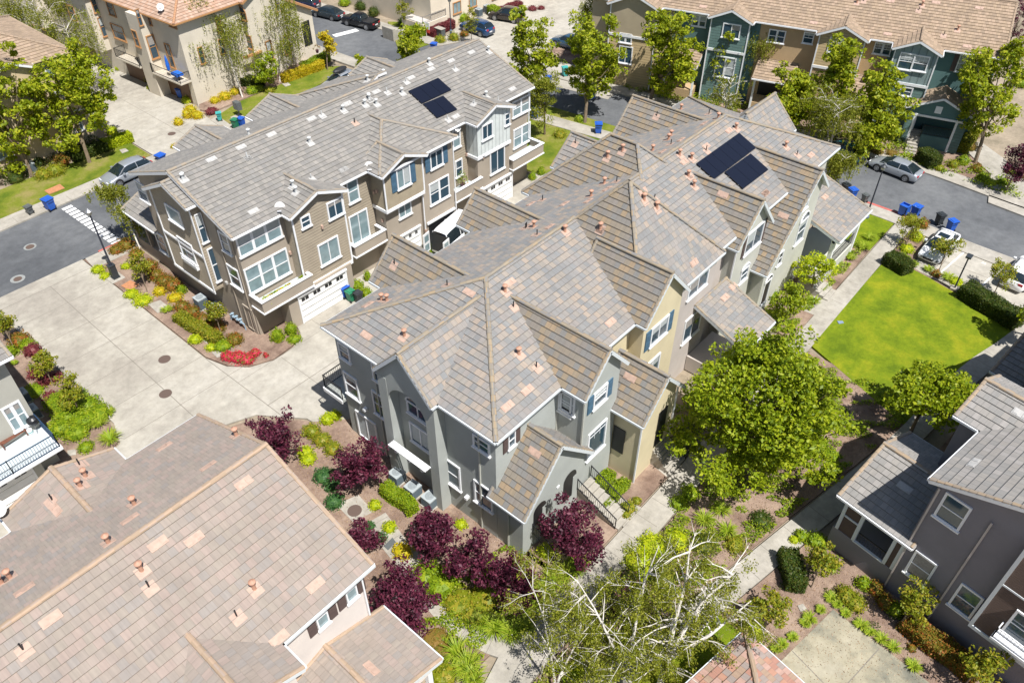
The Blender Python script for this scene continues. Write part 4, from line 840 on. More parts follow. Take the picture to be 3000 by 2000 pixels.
mb=MB(); mb.box(-.04,.1,-.92,-.1,2.9,3.0,fE); mb.box(-.05,.1,-2.8,-1.0,1.62,1.7,fE); mb.build('porch_rail',M['gutterB'],E_)
railing(E_,[fE.w(.15,-1.0,1.3),fE.w(.15,-2.8,1.3)],1.0)
mb=MB(); mb.box(.3,6.1,-3.25,.0,1.2,1.28,fE); mb.build('porch_floor',M['dark_inside'],E_)  # floor painted near-black for the shade inside the porch
We=lambda *a,**k: win(E_,*a,**k)
We((2774.6,1438),(2808,1557)); We((2685,1608),(2710,1717)); We((2819,1704),(2841.5,1813))
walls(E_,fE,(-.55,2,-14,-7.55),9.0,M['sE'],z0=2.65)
mb=MB(); mb.box(-.62,-.5,-14,-7.47,2.5,2.72,fE); mb.build('band_board',M['gutterB'],E_); mb=MB(); mb.box(-.62,-.5,-7.62,-7.46,2.72,9,fE); mb.build('corner_board',M['gutterB'],E_); mb=MB(); mb.box(-.58,-.5,-14,-7.6,6.2,6.3,fE); mb.build('band_board',M['gutterB'],E_)
winat(E_,Vector(fE.w(-.55,-8.6,3.6)),Vector(fE.w(0,-1))-Vector(fE.w(0,0)),Vector(fE.w(-1,0))-Vector(fE.w(0,0)),1.7,1.9,'hung')
mb=MB(); mb.box(-1.1,-.56,-11,-8.45,3.3,3.45,fE); mb.build('planter_shelf',M['trim'],E_); railing(E_,[fE.w(-.6,-8.5,3.45),fE.w(-1.05,-8.5,3.45),fE.w(-1.05,-11,3.45)],.75,M['trim'],.16)
for y in (-3.42,-5.9): downspout(E_,fE.w(-.06,y,8.6),fE.w(-.06,y,.1),M['wtaupe'])
for p in ((2853,1357),(2990,1213)): vent(E_,p,'wflat')
for p in ((2650,1428),(2700,1370)): vent(E_,p,'wflat')
railing(E_,[fE.w(7.4,.4,1.3),fE.w(7.4,-1.8,1.3)],1.0)
# F: small red hipped roof at the bottom
fF=Fr(21.8,4.2,-10)
F_=empty('garage_building',fF.w(-4,-4,0),'low building with reddish tiled hip roof and white eaves, at the bottom edge','garage')
rf=Roof(fF,(-9,0,-8,0),{'x0':(2.8,.42),'x1':(2.8,.42),'y0':(2.8,.42),'y1':(2.8,.42)}); rf.build(F_,M['tF'],M['cC'],M['gutterB']); walls(F_,fF,(-8.7,-.3,-7.7,-.3),2.72,M['wC'])
# M: house at the left edge with iron balcony
M_=empty('townhouse_row',(-4,48,0),'pale sage house with iron railed balcony, cut off by the left edge','building')
rm=Roof(F0,(-25,6.2,41.5,54.9),{'y0':(8.9,.385),'y1':(8.9,.385)}); rm.build(M_,*TA); walls(M_,F0,(-24,5.75,42.1,54.4),rm,M['wM'])
mb=MB(); mb.box(-8,5.85,39.6,42.1,2.95,3.15); mb.build('balcony',M['trim'],M_); mb=MB(); mb.box(-8,5.7,39.75,42.1,3.155,3.17); mb.build('balcony_floor',M['wooddeck'],M_)
railing(M_,[(-2,39.7,3.15),(.4,39.7,3.15),(3.1,39.7,3.15),(5.75,39.7,3.15),(5.75,42.1,3.15)],1.05,mat=plain('blue_black_iron',(.02,.05,.10),.4))
walls(M_,F0,(-8,4.6,40.6,42.2),2.9,M['wM']); garage(M_,-.5,4,40.6,2.4)
win(M_,(0,1199),(94,1237),kind='pair',glass='glassb'); win(M_,(-6,1080),(28,1130))
# N: tan house far left
N_=empty('house',(0,87,0),'tan house behind the bright green street trees, upper left corner','house')
TD=(M['tD'],M['cD'],M['trim'])
rn=Roof(F0,(-28,28.9,80.1,93.6),{'y0':(8.9,.40),'y1':(8.9,.40),'x1':(8.9,.40)}); rn.build(N_,M['tD'],M['cD'],M['wN']); walls(N_,F0,(-27,28.4,80.6,93.1),8.8,M['wN'])
rn2=Roof(F0,(20.6,24.9,79,84),{'x0':(8.9,.45),'x1':(8.9,.45)}); rn2.build(N_,*TD); walls(N_,F0,(20.9,24.6,79.4,82),rn2,M['wN'])
for i,x in enumerate((12.5,16,19,26)):
    for z in (1.2,4.2,7): winat(N_,Vector((x,80.6,z)),Vector((1,0,0)),Vector((0,-1,0)),1.5,1.4,'hung',glass='glassb')
mb=MB(); mb.box(11,28.4,80.5,80.6,3.1,3.3); mb.build('band_board',M['trim'],N_)
# K: cream row with terracotta roof and brown garage doors
fK=Fr(39.2,79.2,4)
K_=empty('townhouse_row',fK.w(8,15,0),'cream townhouse row with terracotta roof and brown garage doors, upper left','building')
TK=(M['tK'],M['cK'],M['ktrim'])
km=Roof(fK,(-.55,14.2,-.5,42),{'x0':(8.9,.42),'x1':(8.9,.42),'y0':(8.9,.42)}); km.build(K_,*TK)
kw=Roof(fK,(7.6,12.4,-1.0,5),{'x0':(8.9,.5),'x1':(8.9,.5)}); kw.build(K_,*TK)
k2_=Roof(fK,(-1.6,4,14.6,19.4),{'y0':(8.9,.45),'y1':(8.9,.45)}); k2_.build(K_,*TK)
k3_=Roof(fK,(-1.6,4,26.6,31.4),{'y0':(8.9,.45),'y1':(8.9,.45)}); k3_.build(K_,*TK)
walls(K_,fK,(0,13.8,0,41.5),8.8,M['wK']); walls(K_,fK,(7.9,12.1,-.6,1),kw,M['wK'])
for y0,y1 in ((4.9,7.0),(14.9,19.1),(26.9,31.1)): walls(K_,fK,(-1.2,.5,y0,y1),8.8 if y0<6 else (k2_ if y0<20 else k3_),M['wK'],z0=2.6 if y0>6 else -.1)
kl=Roof(fK,(13.2,17.9,-.6,9),{'x1':(5.3,.55)}); kl.build(K_,*TK); walls(K_,fK,(13.5,17.3,-.2,8.6),kl,M['wK'])
mb=MB(); mb.box(15.5,16.7,-.25,-.21,1.6,4.4,fK); mb.build('porch_shade_panel',M['dark_inside'],K_)  # dark panel painting the shade within the end porch
def kgar(y0,y1,x=-.02):
    mb=MB(); mb.box(x-.03,x-.004,y0,y1,.05,2.35,fK); o=mb.build('garage_door',M['kdoor'],K_); mb=MB(); mb.box(x-.14,x-.004,y0-.15,y1+.15,2.36,2.52,fK); mb.build('door_frame',M['ktrim'],o)
kgar(.8,4.7); kgar(7.6,12.6); kgar(18.9,24,-.02); kgar(27,31,-1.2)
def kbal(x0,y0,y1):
    mb=MB(); mb.box(x0,0,y0,y1,2.65,2.82,fK); o=mb.build('balcony',M['wK'],K_); railing(K_,[fK.w(0,y0+.05,2.82),fK.w(x0+.05,y0+.05,2.82),fK.w(x0+.05,y1-.05,2.82),fK.w(0,y1-.05,2.82)],1.0)
kbal(-1.3,.0,5.1); kbal(-1.3,7.3,11.9); kbal(-1.3,20,25)
Wk=lambda *a,**k: win(K_,*a,tmat=M['ktrim'],**k)
for a,b_ in (((394,29),(419.5,74)),((431,43),(448,76)),((384,86),(414,141)),((425,107),(468,168)),((480,125),(517,203)),((283,53),(316,105)),((322,66),(373,125)),((308,0),(343,51)),((261,-5),(293,35)),((193,12),(230,66)),((775,123),(803,172)),((826,109),(851,156)),((717,100),(744,148)),((637,117),(660,156)),((576,141),(603,184)),((803,-5),(822,33)),((490,50),(520,85)),((630,60),(652,92))): Wk(a,b_)
Wk((691,30),(726,64),kind='slider',arch=.4)
mb=MB(); mb.box(6.5,8.9,-.95,-.62,3.2,3.4,fK); mb.build('planter_box',M['ktrim'],K_)
dish(K_,(475,38))
# L: peach house with tiled deck at the top
L_=empty('house',(80,88,0),'peach stucco house with raised deck and stairs, top edge centre','house')
rl=Roof(F0,(70.2,96,74.4,100),{'x0':(9,.4),'x1':(9,.4),'y0':(9,.4),'y1':(9,.4)}); rl.build(L_,*TK); walls(L_,F0,(70.6,95.6,74.9,99.6),8.9,M['wL']); walls(L_,F0,(72.5,80,77.5,78.4),8.8,M['wL'])
mb=MB(); mb.box(68.9,73.2,74.7,78.6,0,1.5); mb.build('deck',M['wL'],L_); mb=MB(); mb.box(69.0,73.1,74.8,78.5,1.504,1.52); mb.build('deck_tiles',ground('deck_tile',(.5,.42,.36),(.62,.6,.58),(.5,.5,.5),2,6),L_)
railing(L_,[(69,78.5,1.5),(69,74.8,1.5),(73.1,74.8,1.5)],.9,M['alu'])
fS=Fr(68.9,76.2,90); steps(L_,fS,0.2,2.2,0,3.6,0,1.5,8,M['walk'])
for x,z in ((74.5,1.2),(77.5,1.2),(82,1.2),(74.5,4.4),(77.5,4.4),(82,4.4)): winat(L_,Vector((x,74.9,z)),Vector((1,0,0)),Vector((0,-1,0)),1.5,1.5,'slider',tmat=M['ktrim'],glass='glassb')
for y in (78,81): winat(L_,Vector((70.6,y+1.5,3.8)),Vector((0,-1,0)),Vector((-1,0,0)),1.5,1.5,'slider',tmat=M['ktrim'],glass='glassb')
# D: teal and ochre row with tan roof
fD=Fr(84.3,13.4,16.4)
D_=empty('townhouse_row',fD.w(6,25,0),'teal and ochre townhouse row under one long tan tiled roof, upper right','building')
dm=Roof(fD,(0,13.2,-.4,40.6),{'x0':(8.9,.46),'x1':(8.9,.46)}); dm.build(D_,*TD)
gs=[(4.87,9.3,-1.6),(11.5,16.4,-.9),(22.6,27.2,-.9),(32.2,38,-1.2)]
gm=[('bDteal','sDteal'),('sDtan','wDtan'),('sDteal','sDteal'),('wDcream','sDtan')]
for (a,b_,x),(m1,m2) in zip(gs,gm):
    r=Roof(fD,(x,5,a,b_),{'y0':(8.9,.45),'y1':(8.9,.45)}); r.build(D_,*TD); walls(D_,fD,(x+.35,2,a+.3,b_-.3),r,M[m1],z0=5.6); walls(D_,fD,(x+.38,2,a+.32,b_-.32),5.65,M[m2])
    mb=MB(); mb.box(x+.28,x+.35,a+.26,b_-.26,5.5,5.75,fD); mb.build('band_board',M['trim'],D_)
    for yy in (a+.27,b_-.39):
        mb=MB(); mb.box(x+.29,x+.35,yy,yy+.12,.1,8.95,fD); mb.build('corner_board',M['trim'],D_)
for y0,y1,m in ((-.05,9.5,'wDteal'),(9.48,22,'wDtan'),(21.98,31,'wDteal'),(30.98,40.2,'wDcream')): walls(D_,fD,(.45,12.8,y0,y1),dm,M[m])
dp=Roof(fD,(-2.5,.5,.45,6.5),{'y0':(4.0,.45),'y1':(4.0,.45)}); dp.build(D_,*TD,name='porch_roof')
walls(D_,fD,(-2.2,.45,.75,4.3),1.35,M['wDteal'])
tr=MB(); tr.face([fD.w(-2.2,.75,3.3),fD.w(-2.2,.75,dp.z(-2.2,.75)-.1),fD.w(-2.2,3.47,dp.z(-2.2,3.47)-.1),fD.w(-2.2,6.2,dp.z(-2.2,6.2)-.1),fD.w(-2.2,6.2,3.3)]); tr.build('gable_end',M['wDteal'],D_)
for y in (.75,1.55,5.3,5.95):
    mb=MB(); mb.box(-2.24,-2.05,y,y+.2,0,3.4,fD); mb.build('porch_post',M['trim' if y in(1.55,5.3) else 'sDteal'],D_)
mb=MB(); mb.box(-2.26,-2.0,1.0,6.1,3.15,3.35,fD); mb.build('porch_beam',M['trim'],D_)
mb=MB(); mb.box(-2.24,-2.1,.95,1.55,0.0,3.2,fD); mb.build('side_panel',M['sDteal'],D_); mb=MB(); mb.box(-2.24,-2.1,5.5,6.15,0.0,3.2,fD); mb.build('side_panel',M['sDteal'],D_)
mb=MB(); mb.box(-2.22,-2.16,3.3,3.9,3.7,4.4,fD); mb.build('gable_vent',M['trim'],D_)
railing(D_,[fD.w(-2.1,1.7,1.35),fD.w(-2.1,4.3,1.35)],.95)
fst=Fr(*fD.w(-2.0,5.35)[:2],16.4-90); steps(D_,fst,-.0,1.05,-2.2,1.0,0,1.3,8,M['walk'])
sd_=[(9.4,12.4,'p'),(17.5,21.5,'p'),(27.3,31,'p')]
for a,b_,_ in sd_:
    r=Roof(fD,(-2.2,.6,a,b_),{'x0':(4.0,.42)}); r.build(D_,*TD,name='porch_roof'); mb=MB(); mb.box(-1.7,.45,a+.2,b_-.2,0,1.3,fD); mb.build('porch_floor',M['wDtan'],D_)
    for yy in (a+.2,b_-.4):
        mb=MB(); mb.box(-1.75,-1.55,yy,yy+.2,0,4,fD); mb.build('porch_post',M['trim'],D_)
    mb=MB(); mb.box(.40,.44,a+.5,b_-.5,1.3,3.6,fD); mb.build('porch_shade_panel',M['dark_inside'],D_)  # dark panel painting shade at the back of each porch
Wd=lambda *a,**k: win(D_,*a,**k)
Wd((2814,160),(2829,215),shut=(.4,'shutbrown'),grid=(2,2,.5)); Wd((2866,168),(2879,223),shut=(.4,'shutbrown'),grid=(2,2,.5))
Wd((2640,152),(2668,208),grid=(3,2,.5)); Wd((2682,160),(2711,213),grid=(3,2,.5)); Wd((2565,123),(2606,165),kind='pair',grid=(4,2,.5)); Wd((2433,108),(2493,165),kind='pair',grid=(4,2,.5)); Wd((2357,92),(2380,131),grid=(2,2,.5)); Wd((2255,84),(2296,130),kind='pair')
Wd((2120,66),(2165,117),kind='slider'); Wd((2030,41),(2067,82),kind='pair'); Wd((2100,162),(2147,232),kind='pair'); Wd((1940,40),(1973,87),shut=(.4,'black')); Wd((1816,95),(1850,130),kind='pair'); Wd((1815,132),(1850,190),kind='slider'); Wd((2640,252),(2668,285))
for p,k in (((2701,18),'t'),((2691,32),'pipe'),((2805,90),'t'),((2764,105),'pipe'),((2510,10),'t'),((2530,5),'pipe')): vent(D_,p,k)
for p in ((2742,9),(2868,25),(2833,137),(2600,101),(2383,68),(2060,21),(2608,5)): vent(D_,p,'flat')
# ================================================================= VEGETATION
def leafmesh(name,C,sz,mat,jit=.25,up=.35,extra=None,aspect=.62):
    """C: (N,3) leaf centres -> one quad each, turned at random, mostly facing the sky"""
    N=len(C); n=nrng.normal(size=(N,3)); n[:,2]=np.abs(n[:,2])+up; n/=np.linalg.norm(n,axis=1)[:,None]
    r=nrng.normal(size=(N,3)); a=np.cross(n,r); a/=np.linalg.norm(a,axis=1)[:,None]; b=np.cross(n,a)
    s=(sz*(1+jit*nrng.normal(size=N))).clip(sz*.4,sz*1.8)[:,None]; a*=s; b*=s*aspect
    V=np.stack([C-a,C-b*.9+n*s*.12,C+a,C+b*.9+n*s*.12],1).reshape(-1,3)
    me=bpy.data.meshes.new(name); me.vertices.add(4*N); me.vertices.foreach_set('co',V.astype(np.float32).ravel()); me.loops.add(4*N); me.loops.foreach_set('vertex_index',np.arange(4*N,dtype=np.int32)); me.polygons.add(N); me.polygons.foreach_set('loop_start',np.arange(0,4*N,4,dtype=np.int32)); me.polygons.foreach_set('loop_total',np.full(N,4,dtype=np.int32))
    me.materials.append(mat); me.update(); me.validate(); return me
def ball(n,c,r,shell=.0):
    d=nrng.normal(size=(n,3)); d/=np.linalg.norm(d,axis=1)[:,None]; rr=nrng.random(n)**(1/3); rr=shell+(1-shell)*rr; return np.array(c)+d*rr[:,None]*np.array(r)
def clumps(blobs,ncl,cr,nl,shell=.45,flat=.7,hollow=.2):
    """leaf clumps spread through each blob (centre, radii)"""
    out=[];cc=[]
    vol=[b[1][0]*b[1][1]*b[1][2] for b in blobs]; tot=sum(vol)
    for (c,r),v in zip(blobs,vol):
        k=max(2,int(ncl*v/tot)); cs=ball(k,c,r,shell); cc+=list(cs)
        for q in cs: rr=cr*(.6+.8*nrng.random()); out.append(ball(int(nl*(.6+.8*nrng.random())),q,(rr,rr,rr*flat),hollow))
    return np.concatenate(out),np.array(cc)
def limbs(tops,base,trunk_h,r0,lean=(0,0),n=7):
    mb=MB(); b=Vector(base); t=b+Vector((lean[0],lean[1],trunk_h)); mb.tube([b-Vector((0,0,.1)),b+Vector((lean[0]*.3,lean[1]*.3,trunk_h*.4)),t],[r0*1.25,r0,r0*.8],n)
    for q in tops:
        q=Vector(q); f=.3+.5*rnd.random(); s=b.lerp(t,f+.0 if q.z>t.z else .8); m=s.lerp(q,.5)+Vector((rnd.uniform(-.2,.2),rnd.uniform(-.2,.2),rnd.uniform(0,.35))); s=t if rnd.random()<.6 else s
        mb.tube([s,m,q],[r0*.5,r0*.28,r0*.07],5,cap=False)
    return mb
TREES={}
def tree(name,label,group,base,blobs,mat,bark='bark',ncl=60,cr=.55,nl=60,sz=.14,trunk_h=None,r0=.13,shell=.4,cat='tree',lean=(0,0),nb=14,flat=.7):
    """blobs relative to the base"""
    C,cc=clumps(blobs,ncl,cr,nl,shell,flat); o=empty(name,(base[0],base[1],.05),label,cat,group)
    mobj('crown',leafmesh('crown',C,sz,M[mat]),o,(0,0,0))
    zmin=min(b[0][2]-b[1][2] for b in blobs); th=trunk_h or max(.4,zmin+.35*(max(b[0][2] for b in blobs)-zmin))
    idx=nrng.choice(len(cc),min(nb,len(cc)),replace=False); mbt=limbs([cc[i] for i in idx],(0,0,0),th,r0,lean); mobj('trunk',mbt.mesh('trunk',M[bark]),o,(0,0,0)); return o
def copytree(o,base,rz,sc,label):
    c=o.copy(); COL.objects.link(c); c.location=(base[0],base[1],.05); c.rotation_euler=(0,0,rz); c.scale=(sc,)*3; c['label']=label
    for ch in o.children:
        d=ch.copy(); COL.objects.link(d); d.parent=c
    return c
def rpx(c,r): # pixel radius at point -> metres
    return r*float(np.linalg.norm(np.array(c)-np.array([0,0,HC])))/FPX
def pt(name,label,group,cpx,rp,zc,basepx=None,rz=None,**k):
    """tree whose crown centre stands at height zc where the photo shows it"""
    c=G3(cpx[0],cpx[1],zc); r=rpx(c,rp[0]); rv=rz or rpx(c,rp[1])*1.15
    b=G(*basepx) if basepx else (c[0],c[1]); rel=(c[0]-b[0],c[1]-b[1])
    if math.hypot(*rel)>1.6: s=1.6/math.hypot(*rel); b=(c[0]-rel[0]*s,c[1]-rel[1]*s); rel=(c[0]-b[0],c[1]-b[1])
    bl=[((rel[0],rel[1],zc),(r*.6,r*.6,rv*.75))]; nb_=k.pop('nblob',8)
    for i in range(nb_):
        a=6.283*(i+rnd.uniform(-.35,.35))/nb_; q=r*rnd.uniform(.45,.78); h_=rnd.uniform(-.6,.75)*rv; q*=1-.35*max(0,h_/rv); e=rnd.uniform(.26,.42); bl.append(((rel[0]+math.cos(a)*q,rel[1]+math.sin(a)*q,zc+h_),(r*e,r*e,rv*e*rnd.uniform(.8,1.2))))
    return tree(name,label,group,b,bl,lean=(rel[0]*.5,rel[1]*.5),**k)
gS='bright green street trees'
SY=dict(ncl=120,cr=.55,nl=62,sz=.16,mat='sycamore',r0=.16,nb=18,shell=.35)
pt('street_tree','large bright green street tree beside the tan house, right of its neighbour',gS,(205,275),(115,120),6.3,(243,518),**{**SY,'ncl':190})
pt('street_tree','bright green street tree cut by the left edge, above the grey litter bin',gS,(35,330),(105,130),5.6,(47,596),**{**SY,'ncl':150})
pt('street_tree','bright green tree rising behind right end of the brown row',gS,(1555,150),(75,115),6.2,(1585,330),**SY)
pt('street_tree','bright green tree with bare grey trunk standing on the kerb above the lawn',gS,(1735,190),(100,120),5.6,(1696,388),**{**SY,'ncl':150})
pt('street_tree','tall bright green tree in front of the khaki gable',gS,(1960,165),(85,140),5.6,(1895,300),**{**SY,'ncl':150})
pt('street_tree','narrow bright green tree in front of the teal gable window',gS,(2120,150),(42,90),5.2,(2125,290),**{**SY,'ncl':60})
pt('street_tree','bright green tree behind the triangular roof end',gS,(2325,290),(72,75),5,(2335,400),**SY)
pt('street_tree','bright green tree below the ochre gable window',gS,(2445,270),(62,120),5.5,(2440,430),**SY)
pt('street_tree','bright green tree left of the teal porch',gS,(2590,320),(78,130),4.8,(2576,437),**{**SY,'ncl':150})
pt('street_tree','leafy green tree right of the teal porch, trunk on the walk',gS,(2900,285),(95,125),6,(2906,522),**{**SY,'ncl':150})
pt('street_tree','small sparse bright green tree behind the grey roof beside the road',gS,(1205,140),(48,58),3.6,(1195,190),**{**SY,'ncl':45})
pt('young_tree','small yellow green round tree on the corner lawn',None,(960,128),(23,32),2.9,(960,207),mat='yellow',ncl=40,cr=.4,nl=60,sz=.1,r0=.06,nb=6)
pt('young_tree','small bushy bright tree peeping over the grey roof valley',None,(1062,185),(18,18),1.6,None,mat='sycamore',ncl=20,cr=.35,nl=50,sz=.12,r0=.05,nb=4)
pt('young_tree','dark green bushy tree under the arched window of the cream row',None,(780,205),(42,42),2.4,(775,250),mat='bigleaf',ncl=50,cr=.45,nl=60,sz=.12,r0=.08,nb=6)
pt('street_tree','soft green drooping tree against the right end of the brown row',None,(1590,290),(48,70),4.6,(1600,385),mat='birchleaf',ncl=80,cr=.5,nl=90,sz=.08,r0=.1,nb=8)
# big tree by the path
bp=G3(2245,1200,5.6)[:2]; bl=[((0,0,5.8),(3.1,3.1,3.9))]
for i in range(22):
    a=i*2.4+rnd.uniform(-.3,.3); h=2.2+8.0*(i/21); q=(3.7 if h<6 else 3.7*(1-(h-6)/6.4))*rnd.uniform(.7,1.1); e=rnd.uniform(1.1,1.7)*(1 if h<8 else .75); bl.append(((math.cos(a)*q,math.sin(a)*q,h),(e,e,e*.7)))
tree('shade_tree','largest tree, tall fresh green crown between the centre row and the footpath',None,bp,bl,'bigleaf',ncl=560,cr=.6,nl=90,sz=.11,r0=.2,nb=34,shell=.45,flat=.5)
c=G3(2725,1150,3.6)
bl=[((0,0,3.8),(1.7,1.7,1.3)),((1.2,-1.2,3.6),(1.2,1.2,1.0)),((-1.5,.9,3.9),(1.2,1.2,1.0)),((-.6,-1.4,3.2),(1.2,1.1,.9)),((1.6,.5,3.5),(1.0,1.0,.8))]
tree('leaning_tree','dark stemmed green tree on the lawn corner near the dark house',None,c[:2],bl,'bigleaf',ncl=130,cr=.5,nl=70,sz=.11,r0=.1,nb=16,shell=.45)
# birches
def birch(label,cpx,rp,zc,basepx,n=1200,droop=1.4,lf=26,sz=.062,stems=1,r0=.09,mat='birchleaf',spread=1):
    """pale stem, arching limbs, hanging strings of small leaves"""
    c=G3(cpx[0],cpx[1],zc); b=G(*basepx) if basepx else c[:2]; r=rpx(c,rp[0]); rv=rpx(c,rp[1]); o=empty('birch_tree',(b[0],b[1],.05),label,'birch','white stemmed birch trees')
    rel=np.array([c[0]-b[0],c[1]-b[1],zc]); mb=MB(); L=[]; tips=[]
    top=Vector(rel)+Vector((0,0,rv*.75))
    for s in range(stems):
        a=rnd.uniform(0,6.28); off=Vector((math.cos(a)*r*.35*(s>0),math.sin(a)*r*.35*(s>0),-s*.5)); t=top+off; m=t*.5+Vector((rnd.uniform(-.2,.2),rnd.uniform(-.2,.2),0)); b0=Vector((.25*s,.2*s,-.1))
        mb.tube([b0,b0.lerp(m,.5),m,m.lerp(t,.5),t],[r0,r0*.85,r0*.65,r0*.4,r0*.12],7)
        for i in range(int(14*spread)):
            f=.35+.62*rnd.random(); st=(b0.lerp(m,f*2) if f<.5 else m.lerp(t,(f-.5)*2)); a=rnd.uniform(0,6.28); ln=r*(1.15-f*.55)*rnd.uniform(.6,1.1); e=st+Vector((math.cos(a)*ln,math.sin(a)*ln,rnd.uniform(.2,.8)*ln*.7)); mm=st.lerp(e,.55)+Vector((0,0,.22*ln))
            mb.tube([st,mm,e],[r0*.30,r0*.16,r0*.05],5,cap=False)
            for j in range(4):
                q=st.lerp(mm,.4+.6*rnd.random()) if j<1 else mm.lerp(e,rnd.random()); a2=a+rnd.uniform(-1,1); l2=ln*rnd.uniform(.2,.4); e2=q+Vector((math.cos(a2)*l2,math.sin(a2)*l2,rnd.uniform(-.1,.4)*l2)); mb.tube([q,e2],[r0*.12,r0*.03],4,cap=False); tips.append(e2); tips.append(q)
            tips.append(e)
    T=np.array([list(t) for t in tips]); k=n
    for i in nrng.integers(0,len(T),k//lf*3):
        p=T[i]+nrng.normal(size=3)*np.array([.4,.4,.2]); ln=droop*nrng.random(); m_=max(3,int(lf*(.3+ln/droop)))
        z=nrng.random(m_)*ln; L.append(p-np.stack([nrng.normal(size=m_)*.05-z*0.02,nrng.normal(size=m_)*.05,z],1))
    mobj('crown',leafmesh('crown',np.concatenate(L),sz,M[mat],up=0),o,(0,0,0)); mobj('trunk',mb.mesh('trunk',M['birchbark']),o,(0,0,0)); return o
birch('white birch with hanging foliage in front of the cream row, left of the pair',(650,110),(95,120),5.4,(711,287),n=9000,droop=3.2,spread=1.4)
birch('white birch before the right half of the cream row wall',(835,80),(70,100),5.2,(820,242),n=5500,droop=3.0,spread=1.2)
birch('dense green birch in the top left corner',(120,70),(120,80),6.2,(150,180),n=11000,droop=1.8,spread=1.6)
birch('sparse weeping birch by the first brown garage door, upper left',(215,150),(90,90),5.0,(270,300),n=6000,droop=2.8,spread=1.3)
birch('slim leaning birch beside the striped road marking',(345,600),(42,75),3.6,(415,739),n=4200,droop=1.1,r0=.07)
birch('drooping birch beside the ochre porch, tall pale stem',(2235,150),(55,85),5.6,(2225,290),n=7500,droop=2.2)
birch('multi stemmed birch with bare white limbs behind the centre roof ridge',(2130,290),(55,60),4.2,(2130,345),n=2400,droop=.7,stems=3)
birch('multi stemmed birch with many pale branches behind the rightmost roof hip',(2430,350),(80,100),5.2,(2430,440),n=9000,droop=1.3,stems=3)
birch('weeping birch hanging over the kerb beside the silver car',(2470,490),(40,40),3.2,(2462,520),n=5000,droop=1.9)
birch('tall weeping birch at top centre beside the khaki wall',(1745,60),(60,85),5.6,(1765,165),n=9000,droop=2.6)
def airybirch(label,base,tops,n,sz,r0):
    """open birch: each stem runs through given points, long bare side limbs, loose leaves"""
    b=G(*base); o=empty('birch_tree',(b[0],b[1],.05),label,'birch','white stemmed birch trees'); mb=MB(); tips=[]
    for P in tops:
        Q=[Vector((0,0,-.1))]+[Vector(G3(x,y,z))-Vector((b[0],b[1],0)) for x,y,z in P]; m=len(Q); rs=[r0*(1-.85*i/(m-1)) for i in range(m)]; mb.tube(Q,rs,8)
        for k in range(17):
            f=(.25+.75*rnd.random())*(m-1); i=min(int(f),m-2); st=Q[i].lerp(Q[i+1],f-i); a=rnd.uniform(0,6.28); ln=rnd.uniform(1.0,2.6)*(1.15-.4*f/(m-1)); e=st+Vector((math.cos(a)*ln,math.sin(a)*ln,rnd.uniform(.2,1.1)*ln*.6)); mm=st.lerp(e,.5)+Vector((0,0,.12*ln)); mb.tube([st,mm,e],[r0*.26,r0*.15,r0*.04],5,cap=False)
            for j in range(5):
                q=(st.lerp(mm,rnd.random()) if j<2 else mm.lerp(e,rnd.random())); a2=a+rnd.uniform(-1.2,1.2); l2=rnd.uniform(.35,.9); e2=q+Vector((math.cos(a2)*l2,math.sin(a2)*l2,rnd.uniform(-.2,.5)*l2)); mb.tube([q,e2],[r0*.08,r0*.02],4,cap=False)
                for t in (.5,.8,1.0): tips.append(q.lerp(e2,t))
    T=np.array([list(t) for t in tips]); L=[]
    for i in nrng.integers(0,len(T),n//14):
        ln=.25+.6*nrng.random(); z=nrng.random(14)*ln; L.append(T[i]+nrng.normal(size=3)*.12-np.stack([nrng.normal(size=14)*.09,nrng.normal(size=14)*.09,z],1))
    mobj('crown',leafmesh('crown',np.concatenate(L),sz,M['birchleaf'],up=0),o,(0,0,0)); mobj('trunk',mb.mesh('trunk',M['birchbark']),o,(0,0,0)); return o
airybirch('big foreground birch with thick white trunk leaning right, bottom centre',(1925,2030),[[(1945,1960,1.5),(1990,1870,3.5),(2060,1760,5.5),(2150,1680,7.0)],[(1950,1950,1.6),(1975,1830,4.0),(2010,1700,6.5),(2020,1600,8.5)],[(1960,1930,2.0),(2080,1860,4.0),(2200,1760,5.4)]],26000,.05,.17)
airybirch('foreground birch with thin white stems, left of the thicker one',(1830,2030),[[(1840,1960,1.5),(1860,1840,4),(1890,1700,6.2),(1930,1600,8)],[(1830,1970,1.4),(1790,1880,3.4),(1740,1780,5.2),(1690,1700,6.4)]],19000,.05,.11)
airybirch('small foreground birch with pale twisting stem, leftmost of the foreground birches',(1620,2040),[[(1625,1990,1.2),(1610,1900,3.2),(1590,1800,4.8),(1560,1720,5.8)],[(1640,1980,1.5),(1690,1880,3.4),(1710,1800,4.6)]],11000,.05,.08)
# purple plums
gP='dark purple leaved plum trees'
PL=dict(mat='plum',ncl=90,cr=.33,nl=62,sz=.08,r0=.06,nb=16,shell=.3,flat=1.1,nblob=11)
for lab,c,r,z in (('purple tree between the driveway corner and the lower roof',(800,1285),(80,72),2.3),('purple tree above the two grey cooling units, left of them',(1050,1355),(88,85),2.5),('purple tree standing left of the hedge under the corner windows',(1270,1560),(85,92),2.6),
  ('purple tree directly below the corner of the grey house',(1380,1640),(68,80),2.4),('purple tree lowest in the bed beside long bladed plants',(1500,1705),(85,75),2.2),('reddest purple tree in front of the arched porch',(1680,1560),(95,90),2.5),
  ('largest purple tree, touching the white walled house corner',(1180,1760),(100,110),2.9),('small purple tree at the edge of the beige roof',(1065,1570),(42,45),1.7)):
    pt('plum_tree',lab,gP,c,r,z,None,**{**PL,'ncl':int(75*(r[0]/80)**2)})
